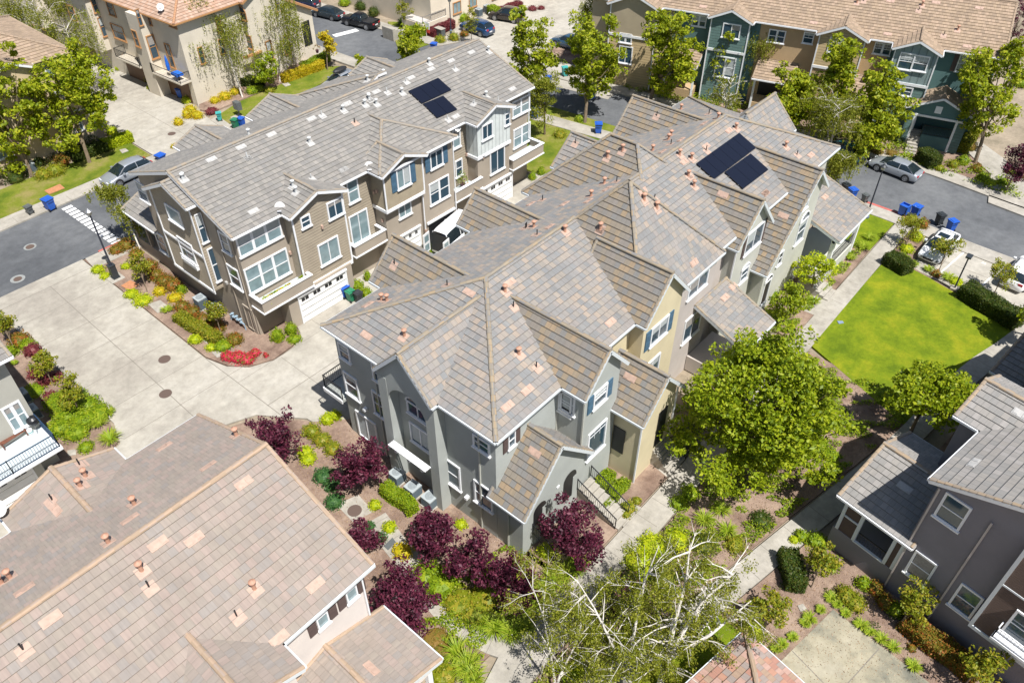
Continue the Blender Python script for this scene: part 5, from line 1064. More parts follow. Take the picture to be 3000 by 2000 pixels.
pt('plum_tree','dark purple tree behind the end of the tan roof, top right corner',gP,(2985,60),(50,60),4,None,**PL); pt('plum_tree','dark purple tree near the right edge beside the walk',gP,(2985,480),(40,50),3,None,**PL)
# small ornamental trees
CR=dict(mat='crape',ncl=34,cr=.32,nl=50,sz=.075,r0=.035,nb=9)
gC='small thin stemmed ornamental trees'
for lab,c,r,z,b in (('small tree beside the rust coloured cover in the brown row bed',(407,775),(26,32),1.9,(433,858)),('small tree in the brown row bed near the blue pipes',(632,915),(28,30),1.9,(650,985)),('small tree nearest the hedge mass in the left bed',(208,1145),(38,36),2.0,(235,1212)),
  ('small tree midway along the left bed',(125,1065),(33,25),1.8,(158,1130)),('small tree at the left edge of the drive',(10,945),(24,26),1.8,(45,1027)),('small tree right of the oval hedge by the dark house',(2410,1640),(38,40),1.7,(2375,1722)),('upright small tree before the dark house hedge',(2680,1765),(48,50),2.0,(2628,1842)),
  ('small tree at the bottom right, cut by the bottom edge',(2880,1955),(52,50),2.0,(2825,2005)),('wide small tree by the corner of the concrete slab',(2260,1775),(55,42),1.7,(2230,1865)),('small bare tree in front of the white saloon car',(2775,722),(38,26),1.9,(2748,800)),('small reddish tree in front of the white estate car',(2935,800),(40,32),1.9,(2912,862)),
  ('leafy small tree at the footpath beside the white saloon',(2665,672),(33,38),1.6,(2650,735)),('small tree beside the lamp near the peach house',(1180,30),(26,26),2.6,(1180,68)),('thin tree on the verge behind the grey roof tip',(1381,60),(22,40),3,(1381,118))):
    pt('small_tree',lab,gC,c,r,z,b,**CR)
pt('small_tree','light green tree in front of the open porch of the end unit',None,(2380,795),(62,48),2.4,(2375,860),mat='lime',ncl=60,cr=.36,nl=55,sz=.085,r0=.06,nb=12)
pt('small_tree','light green tree in front of the striped porch roof, beside the path',None,(2310,890),(50,70),2.4,(2315,930),mat='bigleaf',ncl=70,cr=.38,nl=60,sz=.085,r0=.06,nb=12)
pt('street_tree','green tree off the right edge casting shade on the lawn',None,(3065,905),(45,60),3.6,(3040,990),mat='bigleaf',ncl=40,cr=.5,nl=60,sz=.12,r0=.1,nb=12)
# shrubs, hedges, bladed plants
def shrubmesh(r,h,mat,dens=1,sz=.055,box=None):
    if box:
        lx,ly,lz=box; n=int(430*dens*(lx*ly+2*lz*(lx+ly))); P=nrng.random((n,3)); P[:,0]=(P[:,0]-.5)*lx; P[:,1]=(P[:,1]-.5)*ly; P[:,2]*=lz
        f=nrng.integers(0,5,n); w=np.array([lx*ly,ly*lz,ly*lz,lx*lz,lx*lz]); f=nrng.choice(5,n,p=w/w.sum()); e=nrng.normal(size=n)*.035
        P[f==0,2]=lz+e[f==0]; P[f==1,0]=-lx/2+e[f==1]; P[f==2,0]=lx/2+e[f==2]; P[f==3,1]=-ly/2+e[f==3]; P[f==4,1]=ly/2+e[f==4]
        P+=np.stack([np.sin(P[:,1]*3.1+P[:,2]*2)*.05,np.sin(P[:,0]*2.7)*.05,np.sin(P[:,0]*3.3+P[:,1]*2.9)*.06],1); me=leafmesh('foliage',P,sz,M[mat]); return me
    n=int(520*dens*r*(r+h)); d=nrng.normal(size=(n,3)); d[:,2]=np.abs(d[:,2]); d/=np.linalg.norm(d,axis=1)[:,None]; k=1+.13*np.sin(d[:,0]*5+1)*np.cos(d[:,1]*6)+.09*nrng.normal(size=n)
    C=d*k[:,None]*np.array([r,r,h]); return leafmesh('foliage',C,sz,M[mat])
def core(r,h,mat,box=None):
    mb=MB()
    if box: mb.box(-box[0]/2+.07,box[0]/2-.07,-box[1]/2+.07,box[1]/2-.07,0,box[2]-.08)
    else: mb.lathe([(r*.8,0),(r*.84,h*.3),(r*.7,h*.62),(r*.4,h*.82),(r*.05,h*.88)],n=10)
    return mb.mesh('stems',M[mat])
CN={'lime':'lime green','yellow':'yellow','hedge':'green','hedged':'dark green','photinia':'red tipped','redshrub':'dark red','redflower':'red flowering','crape':'olive green','pine':'bluish green','yew':'orange brown','bigleaf':'leafy green','pinkflower':'pink flowering','blade':'bright green','phormium':'bronze'}
OR=['first','second','third','fourth','fifth','sixth','seventh','eighth','ninth','tenth','eleventh','twelfth','thirteenth','fourteenth','fifteenth','sixteenth']
def bladesmesh(r,h,mat,n=110):
    mb=MB(); 
    for i in range(n):
        a=rnd.uniform(0,6.28); l=rnd.uniform(.6,1.05); q=rnd.uniform(0,.25)*r; w=.028; c_,s_2=math.cos(a),math.sin(a); P=[]
        for t in (0,.45,.8,1): P.append((c_*(q+r*l*t**1.2),s_2*(q+r*l*t**1.2),h*l*(1.9*t-1.25*t*t)))
        for j in range(3):
            w0=w*(1-j*.25);w1=w*(1-(j+1)*.3); p0,p1=P[j],P[j+1]; mb.face([(p0[0]-s_2*w0,p0[1]+c_*w0,p0[2]),(p0[0]+s_2*w0,p0[1]-c_*w0,p0[2]),(p1[0]+s_2*w1,p1[1]-c_*w1,p1[2]),(p1[0]-s_2*w1,p1[1]+c_*w1,p1[2])])
    return mb.mesh('blades',M[mat])
SHC={}
def shrubs(place,items,group,side='left'):
    cnt={}
    for it in items: cnt[it[4]]=cnt.get(it[4],0)+1
    seen={}
    for (x,y,r,h,mat) in sorted(items):
        seen[mat]=seen.get(mat,0)+1; g=G(x,y); blade=mat in('blade','phormium'); nmx={'blade':'lily_clump','phormium':'flax_clump','redflower':'rose_bush','pinkflower':'rose_bush'}.get(mat,'shrub'); word={'lily_clump':'bladed clump','flax_clump':'flax clump','rose_bush':'rose bush'}.get(nmx,'shrub')
        lab=f"{CN[mat]} {word} {place}" if cnt[mat]==1 else f"{OR[seen[mat]-1]} {CN[mat]} {word} {place}, counted from the {side}"
        o=empty(nmx,(g[0],g[1],.06),lab,'plant' if blade else 'shrub',group); key=(mat,round(r,1),round(h,1))
        if key not in SHC: SHC[key]=(bladesmesh(r,h,mat),None) if blade else (shrubmesh(r,h,mat),core(r,h,mat))
        a,b_=SHC[key]
        c=mobj('blades' if blade else 'foliage',a,o,(0,0,0)); 
        if b_: mobj('stems',b_,o,(0,0,0))
        o.rotation_euler=(0,0,rnd.uniform(0,6.28)); o.scale=(rnd.uniform(.92,1.08),rnd.uniform(.92,1.08),rnd.uniform(.9,1.1))
def hedge(label,a,b,w,h,mat,zc=None):
    z=h*.9; p=Vector(G3(*a,z)).xy; q=Vector(G3(*b,z)).xy; L=(q-p).length+w*.4; m=(p+q)/2; d=(q-p); o=empty('hedge',(m.x,m.y,.06),label,'hedge','clipped hedges',math.atan2(d.y,d.x)); mobj('foliage',shrubmesh(0,0,mat,box=(L,w,h)),o,(0,0,0)); mobj('stems',core(0,0,mat,(L,w,h)),o,(0,0,0))
hedge('green clipped hedge beside the three cooling units',(1130,1420),(1205,1480),.75,.85,'hedge')
hedge('green clipped hedge against the grey porch wall, nearer the wall',(1738,1440),(1788,1385),.7,.7,'hedge'); hedge('green clipped hedge in front of the grey porch, nearer the footpath',(1768,1475),(1832,1408),.6,.65,'hedge')
hedge('yellow clipped hedge along the corner lawn of the cream row',(830,222),(940,182),1.0,.9,'yellow'); hedge('green clipped hedge behind the yellow one by the cream row',(890,190),(955,158),1.0,1.0,'hedge')
hedge('long dark hedge between the lawn and the white estate car',(2838,838),(2985,925),1.3,1.2,'hedged'); hedge('dark hedge at the lawn corner beside the path',(2612,745),(2660,775),1.2,1.0,'hedged')
hedge('flowering hedge along the dark house wall',(2665,1815),(2860,1960),1.1,.8,'photinia'); hedge('oval dark green hedge by the dark porch',(2315,1615),(2335,1700),1.0,1.0,'hedged')
hedge('olive hedge in the bed in front of the brown row',(520,920),(635,985),.8,.75,'crape'); hedge('yellow green hedge by the tan house drive',(305,415),(375,392),1.1,.9,'lime'); hedge('dark hedge under trees by the tan house wall',(215,450),(300,420),1.1,.9,'hedged')
hedge('clipped hedge behind the red hedge at the peach house',(1440,20),(1462,35),1.2,1.1,'hedge'); hedge('dark red hedge at the peach house corner',(1262,90),(1320,62),1.2,.9,'redshrub'); hedge('dark red hedge at the very top by the cooling units',(1470,28),(1520,8),1.2,.9,'redshrub'); hedge('square green hedge left of the peach deck',(1195,85),(1240,82),1.2,1.1,'hedge')
hedge('dark hedge under the first white birch',(690,225),(760,235),1.2,.9,'hedged'); hedge('green hedge block in front of the teal porch',(2710,440),(2742,462),1.3,1.3,'hedged'); hedge('hedge at the right side of the teal porch',(2828,420),(2852,385),1.0,1.2,'crape')
gr='shrubs planted in the beds'
shrubs('beside the brown row',[(345,738,.7,.6,'photinia'),(372,725,.8,.7,'photinia'),(400,748,.6,.5,'photinia'),(440,790,.7,.8,'photinia'),(460,815,.7,.8,'photinia'),(485,832,.7,.8,'photinia'),(510,845,.7,.8,'photinia'),(535,905,.6,.7,'photinia'),(570,925,.6,.8,'photinia'),(600,945,.6,.8,'photinia'),(640,965,.6,.7,'photinia'),(690,1000,.7,.6,'photinia'),
  (290,795,.5,.5,'lime'),(310,812,.4,.4,'lime'),(370,785,.4,.4,'lime'),(388,865,.6,.4,'lime'),(420,885,.7,.5,'lime'),(470,860,.5,.5,'yellow'),(515,878,.6,.5,'yellow'),(490,912,.5,.4,'blade'),(575,1000,.5,.5,'lime'),(620,1022,.4,.4,'lime'),(655,1018,.7,.5,'hedge'),(535,858,.4,.6,'hedge'),(815,995,.5,1.0,'hedge'),(855,975,.5,.9,'hedge'),(863,998,.5,.4,'hedge'),
  (670,1050,.5,.5,'redflower'),(698,1052,.6,.5,'redflower'),(725,1058,.6,.5,'redflower'),(748,1040,.4,.5,'redflower'),(780,1045,.2,.4,'redflower')],gr)
shrubs('in the left bed',[(60,1005,.8,.8,'photinia'),(85,1020,.6,.6,'hedge'),(30,1040,.6,.6,'hedge'),(100,1035,.6,.7,'redshrub'),(105,1100,.5,.4,'redshrub'),(135,1120,.6,.5,'redshrub'),(165,1110,.5,.5,'redshrub'),(150,1165,.6,.3,'redshrub'),(45,1068,.3,.3,'blade'),(100,1150,.8,.3,'hedge'),(180,1180,1.0,.7,'hedge'),(220,1170,.9,.7,'hedge'),(255,1195,.9,.7,'hedge'),(200,1225,1.0,.8,'hedge'),(250,1235,1.0,.7,'hedge'),(290,1215,.9,.6,'hedge'),(180,1260,.9,.7,'hedge'),(225,1272,.9,.7,'hedge'),(295,1245,.7,.6,'blade'),(320,1215,.5,.4,'blade'),(325,1290,.8,.6,'blade'),(255,1315,.5,.5,'hedge')],gr)
shrubs('below the corner house',[(960,1235,.5,.6,'lime'),(985,1225,.4,.7,'lime'),(915,1270,.6,.6,'crape'),(945,1295,.6,.6,'crape'),(975,1320,.6,.6,'crape'),(895,1330,.5,.5,'lime'),(905,1350,.5,.5,'lime'),(950,1400,.6,.5,'pine'),(975,1425,.5,.6,'pine'),(980,1475,.6,.6,'pine'),(1100,1485,.4,.5,'lime'),(1142,1550,.4,.5,'lime'),(1180,1620,.6,.5,'yellow'),(1085,1545,.3,.4,'pine'),(1115,1580,.4,.4,'pine'),(1250,1690,.9,.8,'hedge'),(1290,1720,.9,.8,'hedge'),(1310,1700,.8,.7,'hedge'),(1350,1770,1.0,.5,'crape'),(1390,1790,1.0,.5,'crape'),(1430,1750,.9,.5,'crape'),(1410,1830,.7,.7,'blade'),(1450,1850,.8,.7,'blade'),(1500,1860,.8,.7,'blade'),(1540,1840,.7,.6,'blade'),(1560,1790,.7,.6,'blade'),(1590,1750,.8,.7,'blade'),(1620,1710,.8,.7,'blade'),(1650,1690,.7,.6,'blade'),(1680,1670,.8,.6,'blade'),(1700,1650,.6,.5,'blade'),(1600,1620,.5,.5,'lime'),(1350,1540,.4,.4,'lime'),(1430,1690,.4,.5,'lime'),(1840,1492,.5,.4,'crape'),(1832,1512,.3,.3,'crape'),(1865,1470,.3,.3,'crape')],gr)
shrubs('beside the lower left porch',[(1275,1870,.7,.2,'yew'),(1300,1900,.6,.2,'yew'),(1340,1920,.8,.8,'blade'),(1370,1960,.9,.8,'blade'),(1300,1980,.8,.6,'crape'),(1390,1990,.7,.7,'blade')],gr)
shrubs('between the footpaths',[(1870,1650,.9,.7,'lime'),(1910,1600,.8,.6,'lime'),(1880,1680,.7,.5,'lime'),(1980,1590,.8,.7,'lime'),(1840,1710,.7,.6,'pinkflower'),(1800,1750,.7,.7,'pinkflower'),(1940,1700,.8,.7,'hedged'),(1800,1800,.8,1.0,'phormium'),(1990,1480,.6,.6,'hedge'),(2020,1450,.6,.5,'hedge'),(2110,1500,.7,.7,'blade'),(2060,1530,.7,.8,'blade'),(2130,1560,.6,.6,'blade'),(2230,1530,.7,.5,'hedged'),(2150,1600,.6,.6,'crape'),(2010,1680,.5,.7,'pinkflower'),(2430,1340,.6,.5,'hedge'),(2400,1310,.5,.5,'hedge'),(2390,1400,.5,.4,'crape'),(2060,1600,.8,.6,'hedged')],gr)
shrubs('along the centre row front',[(1990,1310,.7,.7,'hedged'),(2020,1270,.7,.7,'hedged'),(2050,1230,.7,.6,'hedge'),(2080,1180,.7,.7,'hedged'),(2110,1120,.7,.6,'hedge'),(2400,850,.6,.6,'blade'),(2380,890,.6,.6,'blade'),(2440,770,.7,.6,'blade'),(2470,745,.6,.6,'hedge'),(2490,760,.5,.5,'blade'),(2530,730,.7,.6,'blade'),(2545,700,.6,.4,'blade'),(2200,1010,.7,.8,'hedge'),(2260,880,.6,.9,'hedge'),(2250,940,.7,.7,'bigleaf')],gr)
shrubs('by the parking bays',[(2640,765,.7,.7,'hedge'),(2655,735,.6,.6,'lime'),(2680,700,.7,.6,'lime'),(2672,780,.5,.4,'blade'),(2718,795,.5,.4,'blade'),(2740,808,.4,.5,'photinia'),(2775,818,.6,.5,'blade'),(2800,830,.6,.4,'lime'),(2665,655,.6,.9,'crape'),(2700,668,.5,.8,'photinia')],gr)
shrubs('beside the dark house',[(2345,1575,.4,.5,'hedge'),(2325,1585,.3,.3,'lime'),(2390,1590,.6,.6,'hedge'),(2430,1660,.5,.5,'hedge'),(2475,1750,.6,.6,'crape'),(2500,1770,.6,.6,'crape'),(2525,1715,.4,.6,'hedge'),(2560,1730,.5,.6,'photinia'),(2590,1770,.5,.6,'photinia'),(2620,1790,.5,.5,'hedge'),(2432,1755,.4,.35,'blade'),(2450,1775,.3,.3,'blade'),(2402,1790,.3,.3,'blade'),(2475,1800,.3,.3,'blade'),(2520,1835,.4,.35,'blade'),(2545,1855,.3,.3,'blade'),(2580,1875,.4,.35,'blade'),(2615,1900,.4,.4,'blade'),(2672,1955,.4,.35,'blade'),(2370,1815,.4,.35,'blade'),(2355,1830,.3,.3,'blade'),(2320,1870,.3,.3,'blade'),(2290,1890,.3,.3,'blade'),(2270,1905,.3,.3,'blade'),(2210,1850,.5,.5,'lime'),(2190,1890,.6,.5,'hedge'),(2170,1930,.6,.5,'crape'),(2150,1960,.6,.5,'crape'),(2668,1900,.25,.25,'photinia')],gr)
shrubs('around the cream row',[(345,190,.6,.9,'lime'),(352,205,.5,.5,'lime'),(440,240,.6,.9,'lime'),(445,260,.5,.5,'lime'),(548,300,.6,.6,'lime'),(560,330,.7,.8,'yellow'),(580,345,.6,.7,'yellow'),(630,300,.6,.5,'yellow'),(660,290,.7,.7,'yellow'),(690,275,.6,.6,'yellow'),(740,272,.7,.6,'hedge'),(760,265,.7,.5,'hedge'),(790,270,.6,.5,'crape'),(620,330,.7,.4,'redshrub'),(525,365,.5,.7,'yellow'),(550,345,.5,.9,'yellow'),(512,435,.4,.4,'yellow')],gr)
shrubs('near the tan house',[(50,530,.8,.9,'hedged'),(110,480,.8,1.0,'hedged'),(130,520,.8,.8,'crape'),(165,510,.9,.9,'crape'),(185,480,.7,.8,'photinia'),(210,430,.8,.9,'hedged'),(250,440,.7,.8,'hedged'),(330,390,.6,.6,'lime')],gr)
shrubs('across the road at the top',[(1010,15,.8,.8,'hedge'),(1060,25,.9,1.0,'hedged'),(1095,45,.8,.9,'hedged'),(1130,30,.8,.9,'redshrub'),(1150,20,.8,.9,'hedge'),(1180,75,.7,.9,'hedged'),(1290,125,.7,.9,'crape'),(1330,118,.7,.9,'crape'),(1360,105,.6,.6,'photinia'),(1355,60,.8,.9,'hedge'),(1560,30,.7,.5,'redshrub'),(1585,28,.5,.4,'redshrub')],gr)
shrubs('before the teal row',[(2000,360,.7,.8,'hedged'),(1950,345,.7,.7,'hedge'),(2050,370,.7,.8,'hedge'),(2300,470,.8,.8,'hedge'),(2210,420,.8,.8,'hedged'),(2260,440,.8,.8,'hedged'),(2540,440,.6,.5,'photinia'),(2570,450,.6,.4,'yew'),(2610,455,.6,.5,'yew'),(2630,420,.5,.7,'hedged'),(2850,400,.6,.9,'photinia'),(2840,440,.6,.9,'yew'),(2820,480,.6,.8,'hedge'),(2790,490,.5,.7,'crape'),(2750,500,.5,.5,'crape'),(2860,500,.6,.6,'photinia'),(2880,525,.6,.6,'hedge'),(2900,540,.6,.5,'lime'),(2960,510,.6,.6,'hedge'),(2935,540,.6,.5,'hedge'),(2990,520,.6,.6,'crape'),(2970,170,.9,.8,'hedge'),(2990,250,.9,.8,'hedge'),(1640,400,.7,.7,'crape'),(1560,525,.4,.7,'hedge'),(1585,510,.4,.7,'hedge'),(1700,355,.6,.6,'hedge')],gr)
shrubs('in the alley of garages',[(1240,720,.5,.9,'hedge'),(1262,738,.4,.7,'hedge'),(1270,705,.5,1.0,'hedge'),(1048,850,.5,.9,'hedge'),(1075,870,.5,.8,'hedge'),(1078,820,.3,.8,'hedge')],gr)
# planting on the balcony of the brown row
for k,(x,m) in enumerate(((21.5,'lime'),(21.9,'yellow'),(22.3,'hedge'),(22.7,'yellow'),(23.1,'lime'),(23.5,'yellow'),(24.6,'hedge'))):
    o=empty('potted_plant',(x,41.4,3.19),f"{CN[m]} plant on the corner balcony of the brown row, {OR[k]} from the left",'plant','plants on the corner balcony'); mobj('foliage',shrubmesh(.32,.5,m,1.5),o,(0,0,.15)); mb=MB(); mb.lathe([(.13,0),(.2,.3),(.2,.32)],n=10); mobj('pot',mb.mesh('pot',M['trim']),o,(0,0,0))

def cover(name,label,poly,mat,dens,h,sz,z=.06,thr=.0,sc=.9,cat='ground cover'):
    """low foliage nobody could count, in loose patches over a bed"""
    P=np.array(poly); lo=P.min(0);hi=P.max(0); n=int((hi-lo).prod()*dens); X=lo+nrng.random((n,2))*(hi-lo); ins=np.zeros(n,bool); j=len(P)-1
    for i in range(len(P)):
        c=((P[i,1]>X[:,1])!=(P[j,1]>X[:,1]))&(X[:,0]<(P[j,0]-P[i,0])*(X[:,1]-P[i,1])/(P[j,1]-P[i,1]+1e-9)+P[i,0]); ins^=c; j=i
    f=np.sin(X[:,0]*1.7*sc+np.sin(X[:,1]*1.1*sc)*1.5)*np.cos(X[:,1]*1.9*sc+np.sin(X[:,0]*.8*sc))+.35*np.sin(X[:,0]*5.3+X[:,1]*3.7); X=X[ins&(f>thr)]; f=f[ins&(f>thr)]
    Z=z+nrng.random(len(X))*h*(.35+.65*np.clip((f-thr)*1.6,0,1)); o=mobj(name,leafmesh(name,np.column_stack([X,Z]),sz,M[mat],up=.8)); return tag(o,label,cat,kind='stuff')
M['litter']=leafmat('leaf_litter',[(.16,.09,.05),(.30,.19,.11),(.42,.30,.18)],.1)
bedW=[(8,10.6),(13.5,10.9),(30.2,11.0),(45.5,11.4),(45.3,3.3),(40.6,4.25),(31,6.2),(23.7,7.6),(17,9.1)]
cover('ground_cover','patchy green ground cover between the two footpaths',bedW,'hedge',330,.42,.06,thr=.12)
cover('ground_cover','yellow green ground cover at the bottom between the footpaths',[(9,9.9),(13.5,10.8),(22,10.9),(24,8),(17,9.2)],'lime',420,.4,.06,thr=-.1,sc=1.4)
cover('ground_cover','low green ground cover below the purple trees',[(13.2,13.7),(19.3,13.4),(19.3,17.2),(16,17.5),(14.5,19.5),(12.5,17.5)],'hedge',380,.4,.06,thr=-.2,sc=1.3)
cover('ground_cover','low green ground cover along the centre row front',[(34,13.2),(48,13.4),(48,16),(34,16.5)],'hedge',330,.5,.06,thr=-.15,sc=1.2)
cover('ground_cover','low green ground cover around the end porch',[(47,13.4),(61,13.6),(60,17),(54,13.9),(47,15)],'blade',300,.4,.07,thr=-.1,sc=1.2)
cover('ground_cover','dark ground cover at the foot of the dark house',[(24,5.6),(31,4.1),(30.8,3.6),(29.8,-3),(27.5,-3),(28.2,3)],'hedged',150,.25,.05,thr=.35,sc=1.5)
cover('ground_cover','rough green planting across the upper road',[(77,6),(80,8),(80,36),(74,58),(72,50),(77,20)],'hedge',110,.6,.09,thr=-.1,sc=.9)
cover('ground_cover','green planting under the trees by the tan house',[(-10,78),(28,78),(28,80.4),(-10,80.4)],'hedged',160,.7,.09,thr=-.4,sc=.7)
cover('leaf_litter','dry leaf litter scattered over the planting beds',bedW,'litter',45,.02,.035,z=.065,thr=-2)
cover('leaf_litter','dry leaf litter in the bed below the corner house',[(13,13.7),(19.8,13.2),(19.2,31),(15,35),(11,30),(11,16)],'litter',60,.02,.035,z=.065,thr=-2)
cover('leaf_litter','dry leaf litter around the concrete slab',[(20,6.6),(23.3,5.8),(30.4,4.4),(30,-8),(20,-8)],'litter',60,.02,.035,z=.065,thr=-2)
# ================================================================= VEHICLES
def carpaint(n,c,rough=.25,metal=.3): return plain(n,c,rough,metal,.6,coat=.6)
M['carglass']=plain('car_glass',(.012,.02,.025),.05,spec=1.0); M['tyre']=plain('tyre_rubber',(.015,.015,.016),.8); M['rim']=plain('alloy_rim',(.55,.56,.58),.3,metal=.8); M['tail']=plain('tail_lamp',(.40,.02,.03),.25); M['headl']=plain('head_lamp',(.7,.72,.75),.15); M['plate']=plain('number_plate',(.7,.7,.7),.5); M['plastic']=plain('dark_trim_plastic',(.02,.02,.022),.6)
def lerp(a,b,t): return a+(b-a)*t
def loft(mb,secs,m=0,close=True):
    for i in range(len(secs)-1):
        a,b=secs[i],secs[i+1]
        for k in range(len(a)-1): mb.face([a[k],b[k],b[k+1],a[k+1]],m=m)
    if close: mb.face(secs[0],m=m); mb.face(secs[-1][::-1],m=m)
def interp(T,x):
    for i in range(len(T)-1):
        if T[i][0]<=x<=T[i+1][0]:
            t=(x-T[i][0])/(T[i+1][0]-T[i][0]); t=t*t*(3-2*t)*.4+t*.6; return lerp(T[i][1],T[i+1][1],t)
    return T[0][1] if x<T[0][0] else T[-1][1]
CARS={
 'sedan':dict(L=4.75,W=1.82,belt=[(-2.38,.78),(-2.2,.95),(-1.2,1.0),(.9,.98),(1.3,.93),(2.1,.74),(2.38,.55)],roof=[(-2.0,.98),(-1.25,1.36),(-.6,1.46),(.1,1.45),(.5,1.38),(1.35,.95)],wb=1.39,ax=.0,wr=.33,rx=(-1.15,.35)),
 'suv':dict(L=4.7,W=1.9,belt=[(-2.35,.95),(-2.25,1.12),(-1,1.12),(.8,1.10),(1.15,1.05),(2.05,.92),(2.35,.70)],roof=[(-2.22,1.1),(-1.95,1.58),(-1.2,1.7),(0,1.71),(.45,1.62),(1.25,1.08)],wb=1.36,ax=.0,wr=.37,rx=(-1.75,.25)),
 'wagon':dict(L=4.75,W=1.88,belt=[(-2.37,.85),(-2.25,1.02),(-1,1.05),(.9,1.02),(1.25,.98),(2.05,.82),(2.37,.6)],roof=[(-2.25,1.02),(-1.85,1.42),(-1.1,1.55),(0,1.56),(.45,1.48),(1.3,1.0)],wb=1.38,ax=.0,wr=.35,rx=(-1.7,.3)),
 'van':dict(L=5.6,W=1.98,belt=[(-2.8,1.35),(-2.7,1.45),(1.2,1.4),(1.8,1.3),(2.55,1.0),(2.8,.7)],roof=[(-2.78,1.42),(-2.75,2.3),(-2.2,2.42),(.8,2.42),(1.3,2.25),(2.0,1.35)],wb=1.75,ax=.1,wr=.36,rx=(-2.7,1.0)),
 'pickup':dict(L=5.2,W=1.85,belt=[(-2.6,.95),(-2.5,1.02),(-.6,1.05),(1.0,1.05),(1.3,1.03),(2.4,.98),(2.6,.72)],roof=[(-.75,1.04),(-.6,1.55),(-.2,1.66),(.5,1.66),(.75,1.58),(1.3,1.06)],wb=1.6,ax=.0,wr=.38,rx=(-.5,.6)),
}
def car(name,label,cat,kind,rear,front,paint,z=.03,box=False,doors=False,group=None,sunroof=False):
    K=CARS[kind]; a=Vector(G(*rear,z));b=Vector(G(*front,z)); c=(a+b)/2; d=(b-a).normalized(); o=empty(name,(c.x,c.y,z),label,cat,group,math.atan2(d.y,d.x))
    L,Wd_=K['L'],K['W']/2; N=30; secs=[]; x0=-L/2
    for i in range(N+1):
        x=x0+L*i/N; e=min(1,(min(i,N-i)+.35)/3.2)**.5; w=Wd_*(.80+.20*e); zb=interp(K['belt'],x); zl=.24+.10*(1-e)
        zs=[(0,zl),(w*.9,zl),(w*.985,zl+.10),(w,zl+.28),(w*.99,lerp(zl,zb,.62)),(w*.955,zb-.06),(w*.86,zb),(w*.45,zb+.035),(0,zb+.045)]
        secs.append([(x,y,q) for y,q in zs]+[(x,-y,q) for y,q in zs[::-1][1:]])
    mb=MB(); loft(mb,secs); body=mobj('body',mb.mesh('body',paint,smooth=True,weld=True),o,(0,0,0))
    # greenhouse
    R=K['roof']; g=MB(); rs=[]; n=22
    for i in range(n+1):
        x=R[0][0]+(R[-1][0]-R[0][0])*i/n; zr=interp(R,x); zb=interp(K['belt'],x)-.02; t=max(0,min(1,(zr-zb)/.5)); wt=Wd_*lerp(.86,.66,t); wb_=Wd_*.90
        rs.append([(x,wb_,zb),(x,lerp(wb_,wt,.85),lerp(zb,zr,.82)),(x,wt*.86,zr-.01),(x,0,zr+.02),(x,-wt*.86,zr-.01),(x,-lerp(wb_,wt,.85),lerp(zb,zr,.82)),(x,-wb_,zb)])
    loft(g,rs,close=False); mobj('windows',g.mesh('windows',M['carglass'],smooth=True,weld=True),o,(0,0,0))
    r=MB(); xs=[K['rx'][0]+(K['rx'][1]-K['rx'][0])*i/10 for i in range(11)]; rr=[]
    for x in xs:
        zr=interp(R,x)+.022; wt=Wd_*.66; rr.append([(x,wt*.98,zr-.075),(x,wt*.84,zr-.005),(x,wt*.4,zr+.018),(x,0,zr+.022),(x,-wt*.4,zr+.018),(x,-wt*.84,zr-.005),(x,-wt*.98,zr-.075)])
    loft(r,rr,close=False); mobj('roof',r.mesh('roof',paint,smooth=True,weld=True),o,(0,0,0))
    p=MB() # pillars follow the greenhouse edge
    for sgn in (1,-1):
        for xa,xb in (((R[-1][0]-.08),(K['rx'][1]+.02)),((R[0][0]+.1),(K['rx'][0]-.02)),((K['rx'][0]+K['rx'][1])/2-.1,(K['rx'][0]+K['rx'][1])/2-.1)):
            za,zb_=interp(K['belt'],xa)+.0,interp(R,xb)-.03; p.bar((xa,sgn*Wd_*.885,za-.03),(xb,sgn*Wd_*.655,zb_),.07,.035,up=(0,sgn,.3))
    mobj('pillars',p.mesh('pillars',paint),o,(0,0,0))
    if kind=='pickup':
        q=MB(); q.box(-2.45,-.85,-.72,.72,.98,1.085); mobj('cargo_bed',q.mesh('cargo_bed',M['plastic']),o,(0,0,0)); q=MB(); q.box(-2.5,-.85,-.82,-.74,.9,1.14); q.box(-2.5,-.85,.74,.82,.9,1.14); q.box(-2.56,-2.48,-.82,.82,.7,1.14); mobj('bed_side',q.mesh('bed_side',paint),o,(0,0,0))
    for sx in (-1,1):
        for sy in (-1,1):
            wr=K['wr']; X=sx*K['wb']+K['ax']; Y=sy*(Wd_-.09)
            aw=MB(); aw.tube([(X,Y-sy*.12,wr+.02),(X,sy*(Wd_+.004),wr+.02)],[wr+.075]*2,20); 
            mobj('wheel_arch',aw.mesh('wheel_arch',M['plastic']),o,(0,0,0))
            t=MB(); t.tube([(X,Y-sy*.12,wr),(X,Y+sy*.085,wr),(X,Y+sy*.11,wr)],[wr,wr,wr*.93],20); w=mobj('wheel',t.mesh('wheel',M['tyre']),o,(0,0,0))
            t=MB(); t.tube([(X,Y+sy*.10,wr),(X,Y+sy*.118,wr)],[wr*.24]*2,10)
            for k in range(7):
                an=k*2*math.pi/7; t.bar((X,Y+sy*.115,wr),(X+math.cos(an)*wr*.64,Y+sy*.115,wr+math.sin(an)*wr*.64),.055,.02,up=(0,sy,0))
            for k in range(16):
                a0,a1=k*math.pi/8,(k+1)*math.pi/8; t.bar((X+math.cos(a0)*wr*.66,Y+sy*.115,wr+math.sin(a0)*wr*.66),(X+math.cos(a1)*wr*.66,Y+sy*.115,wr+math.sin(a1)*wr*.66),.03,.03,up=(0,sy,0))
            mobj('rim',t.mesh('rim',M['rim']),w,(0,0,0))
    zb=interp(K['belt'],-L/2+.12)
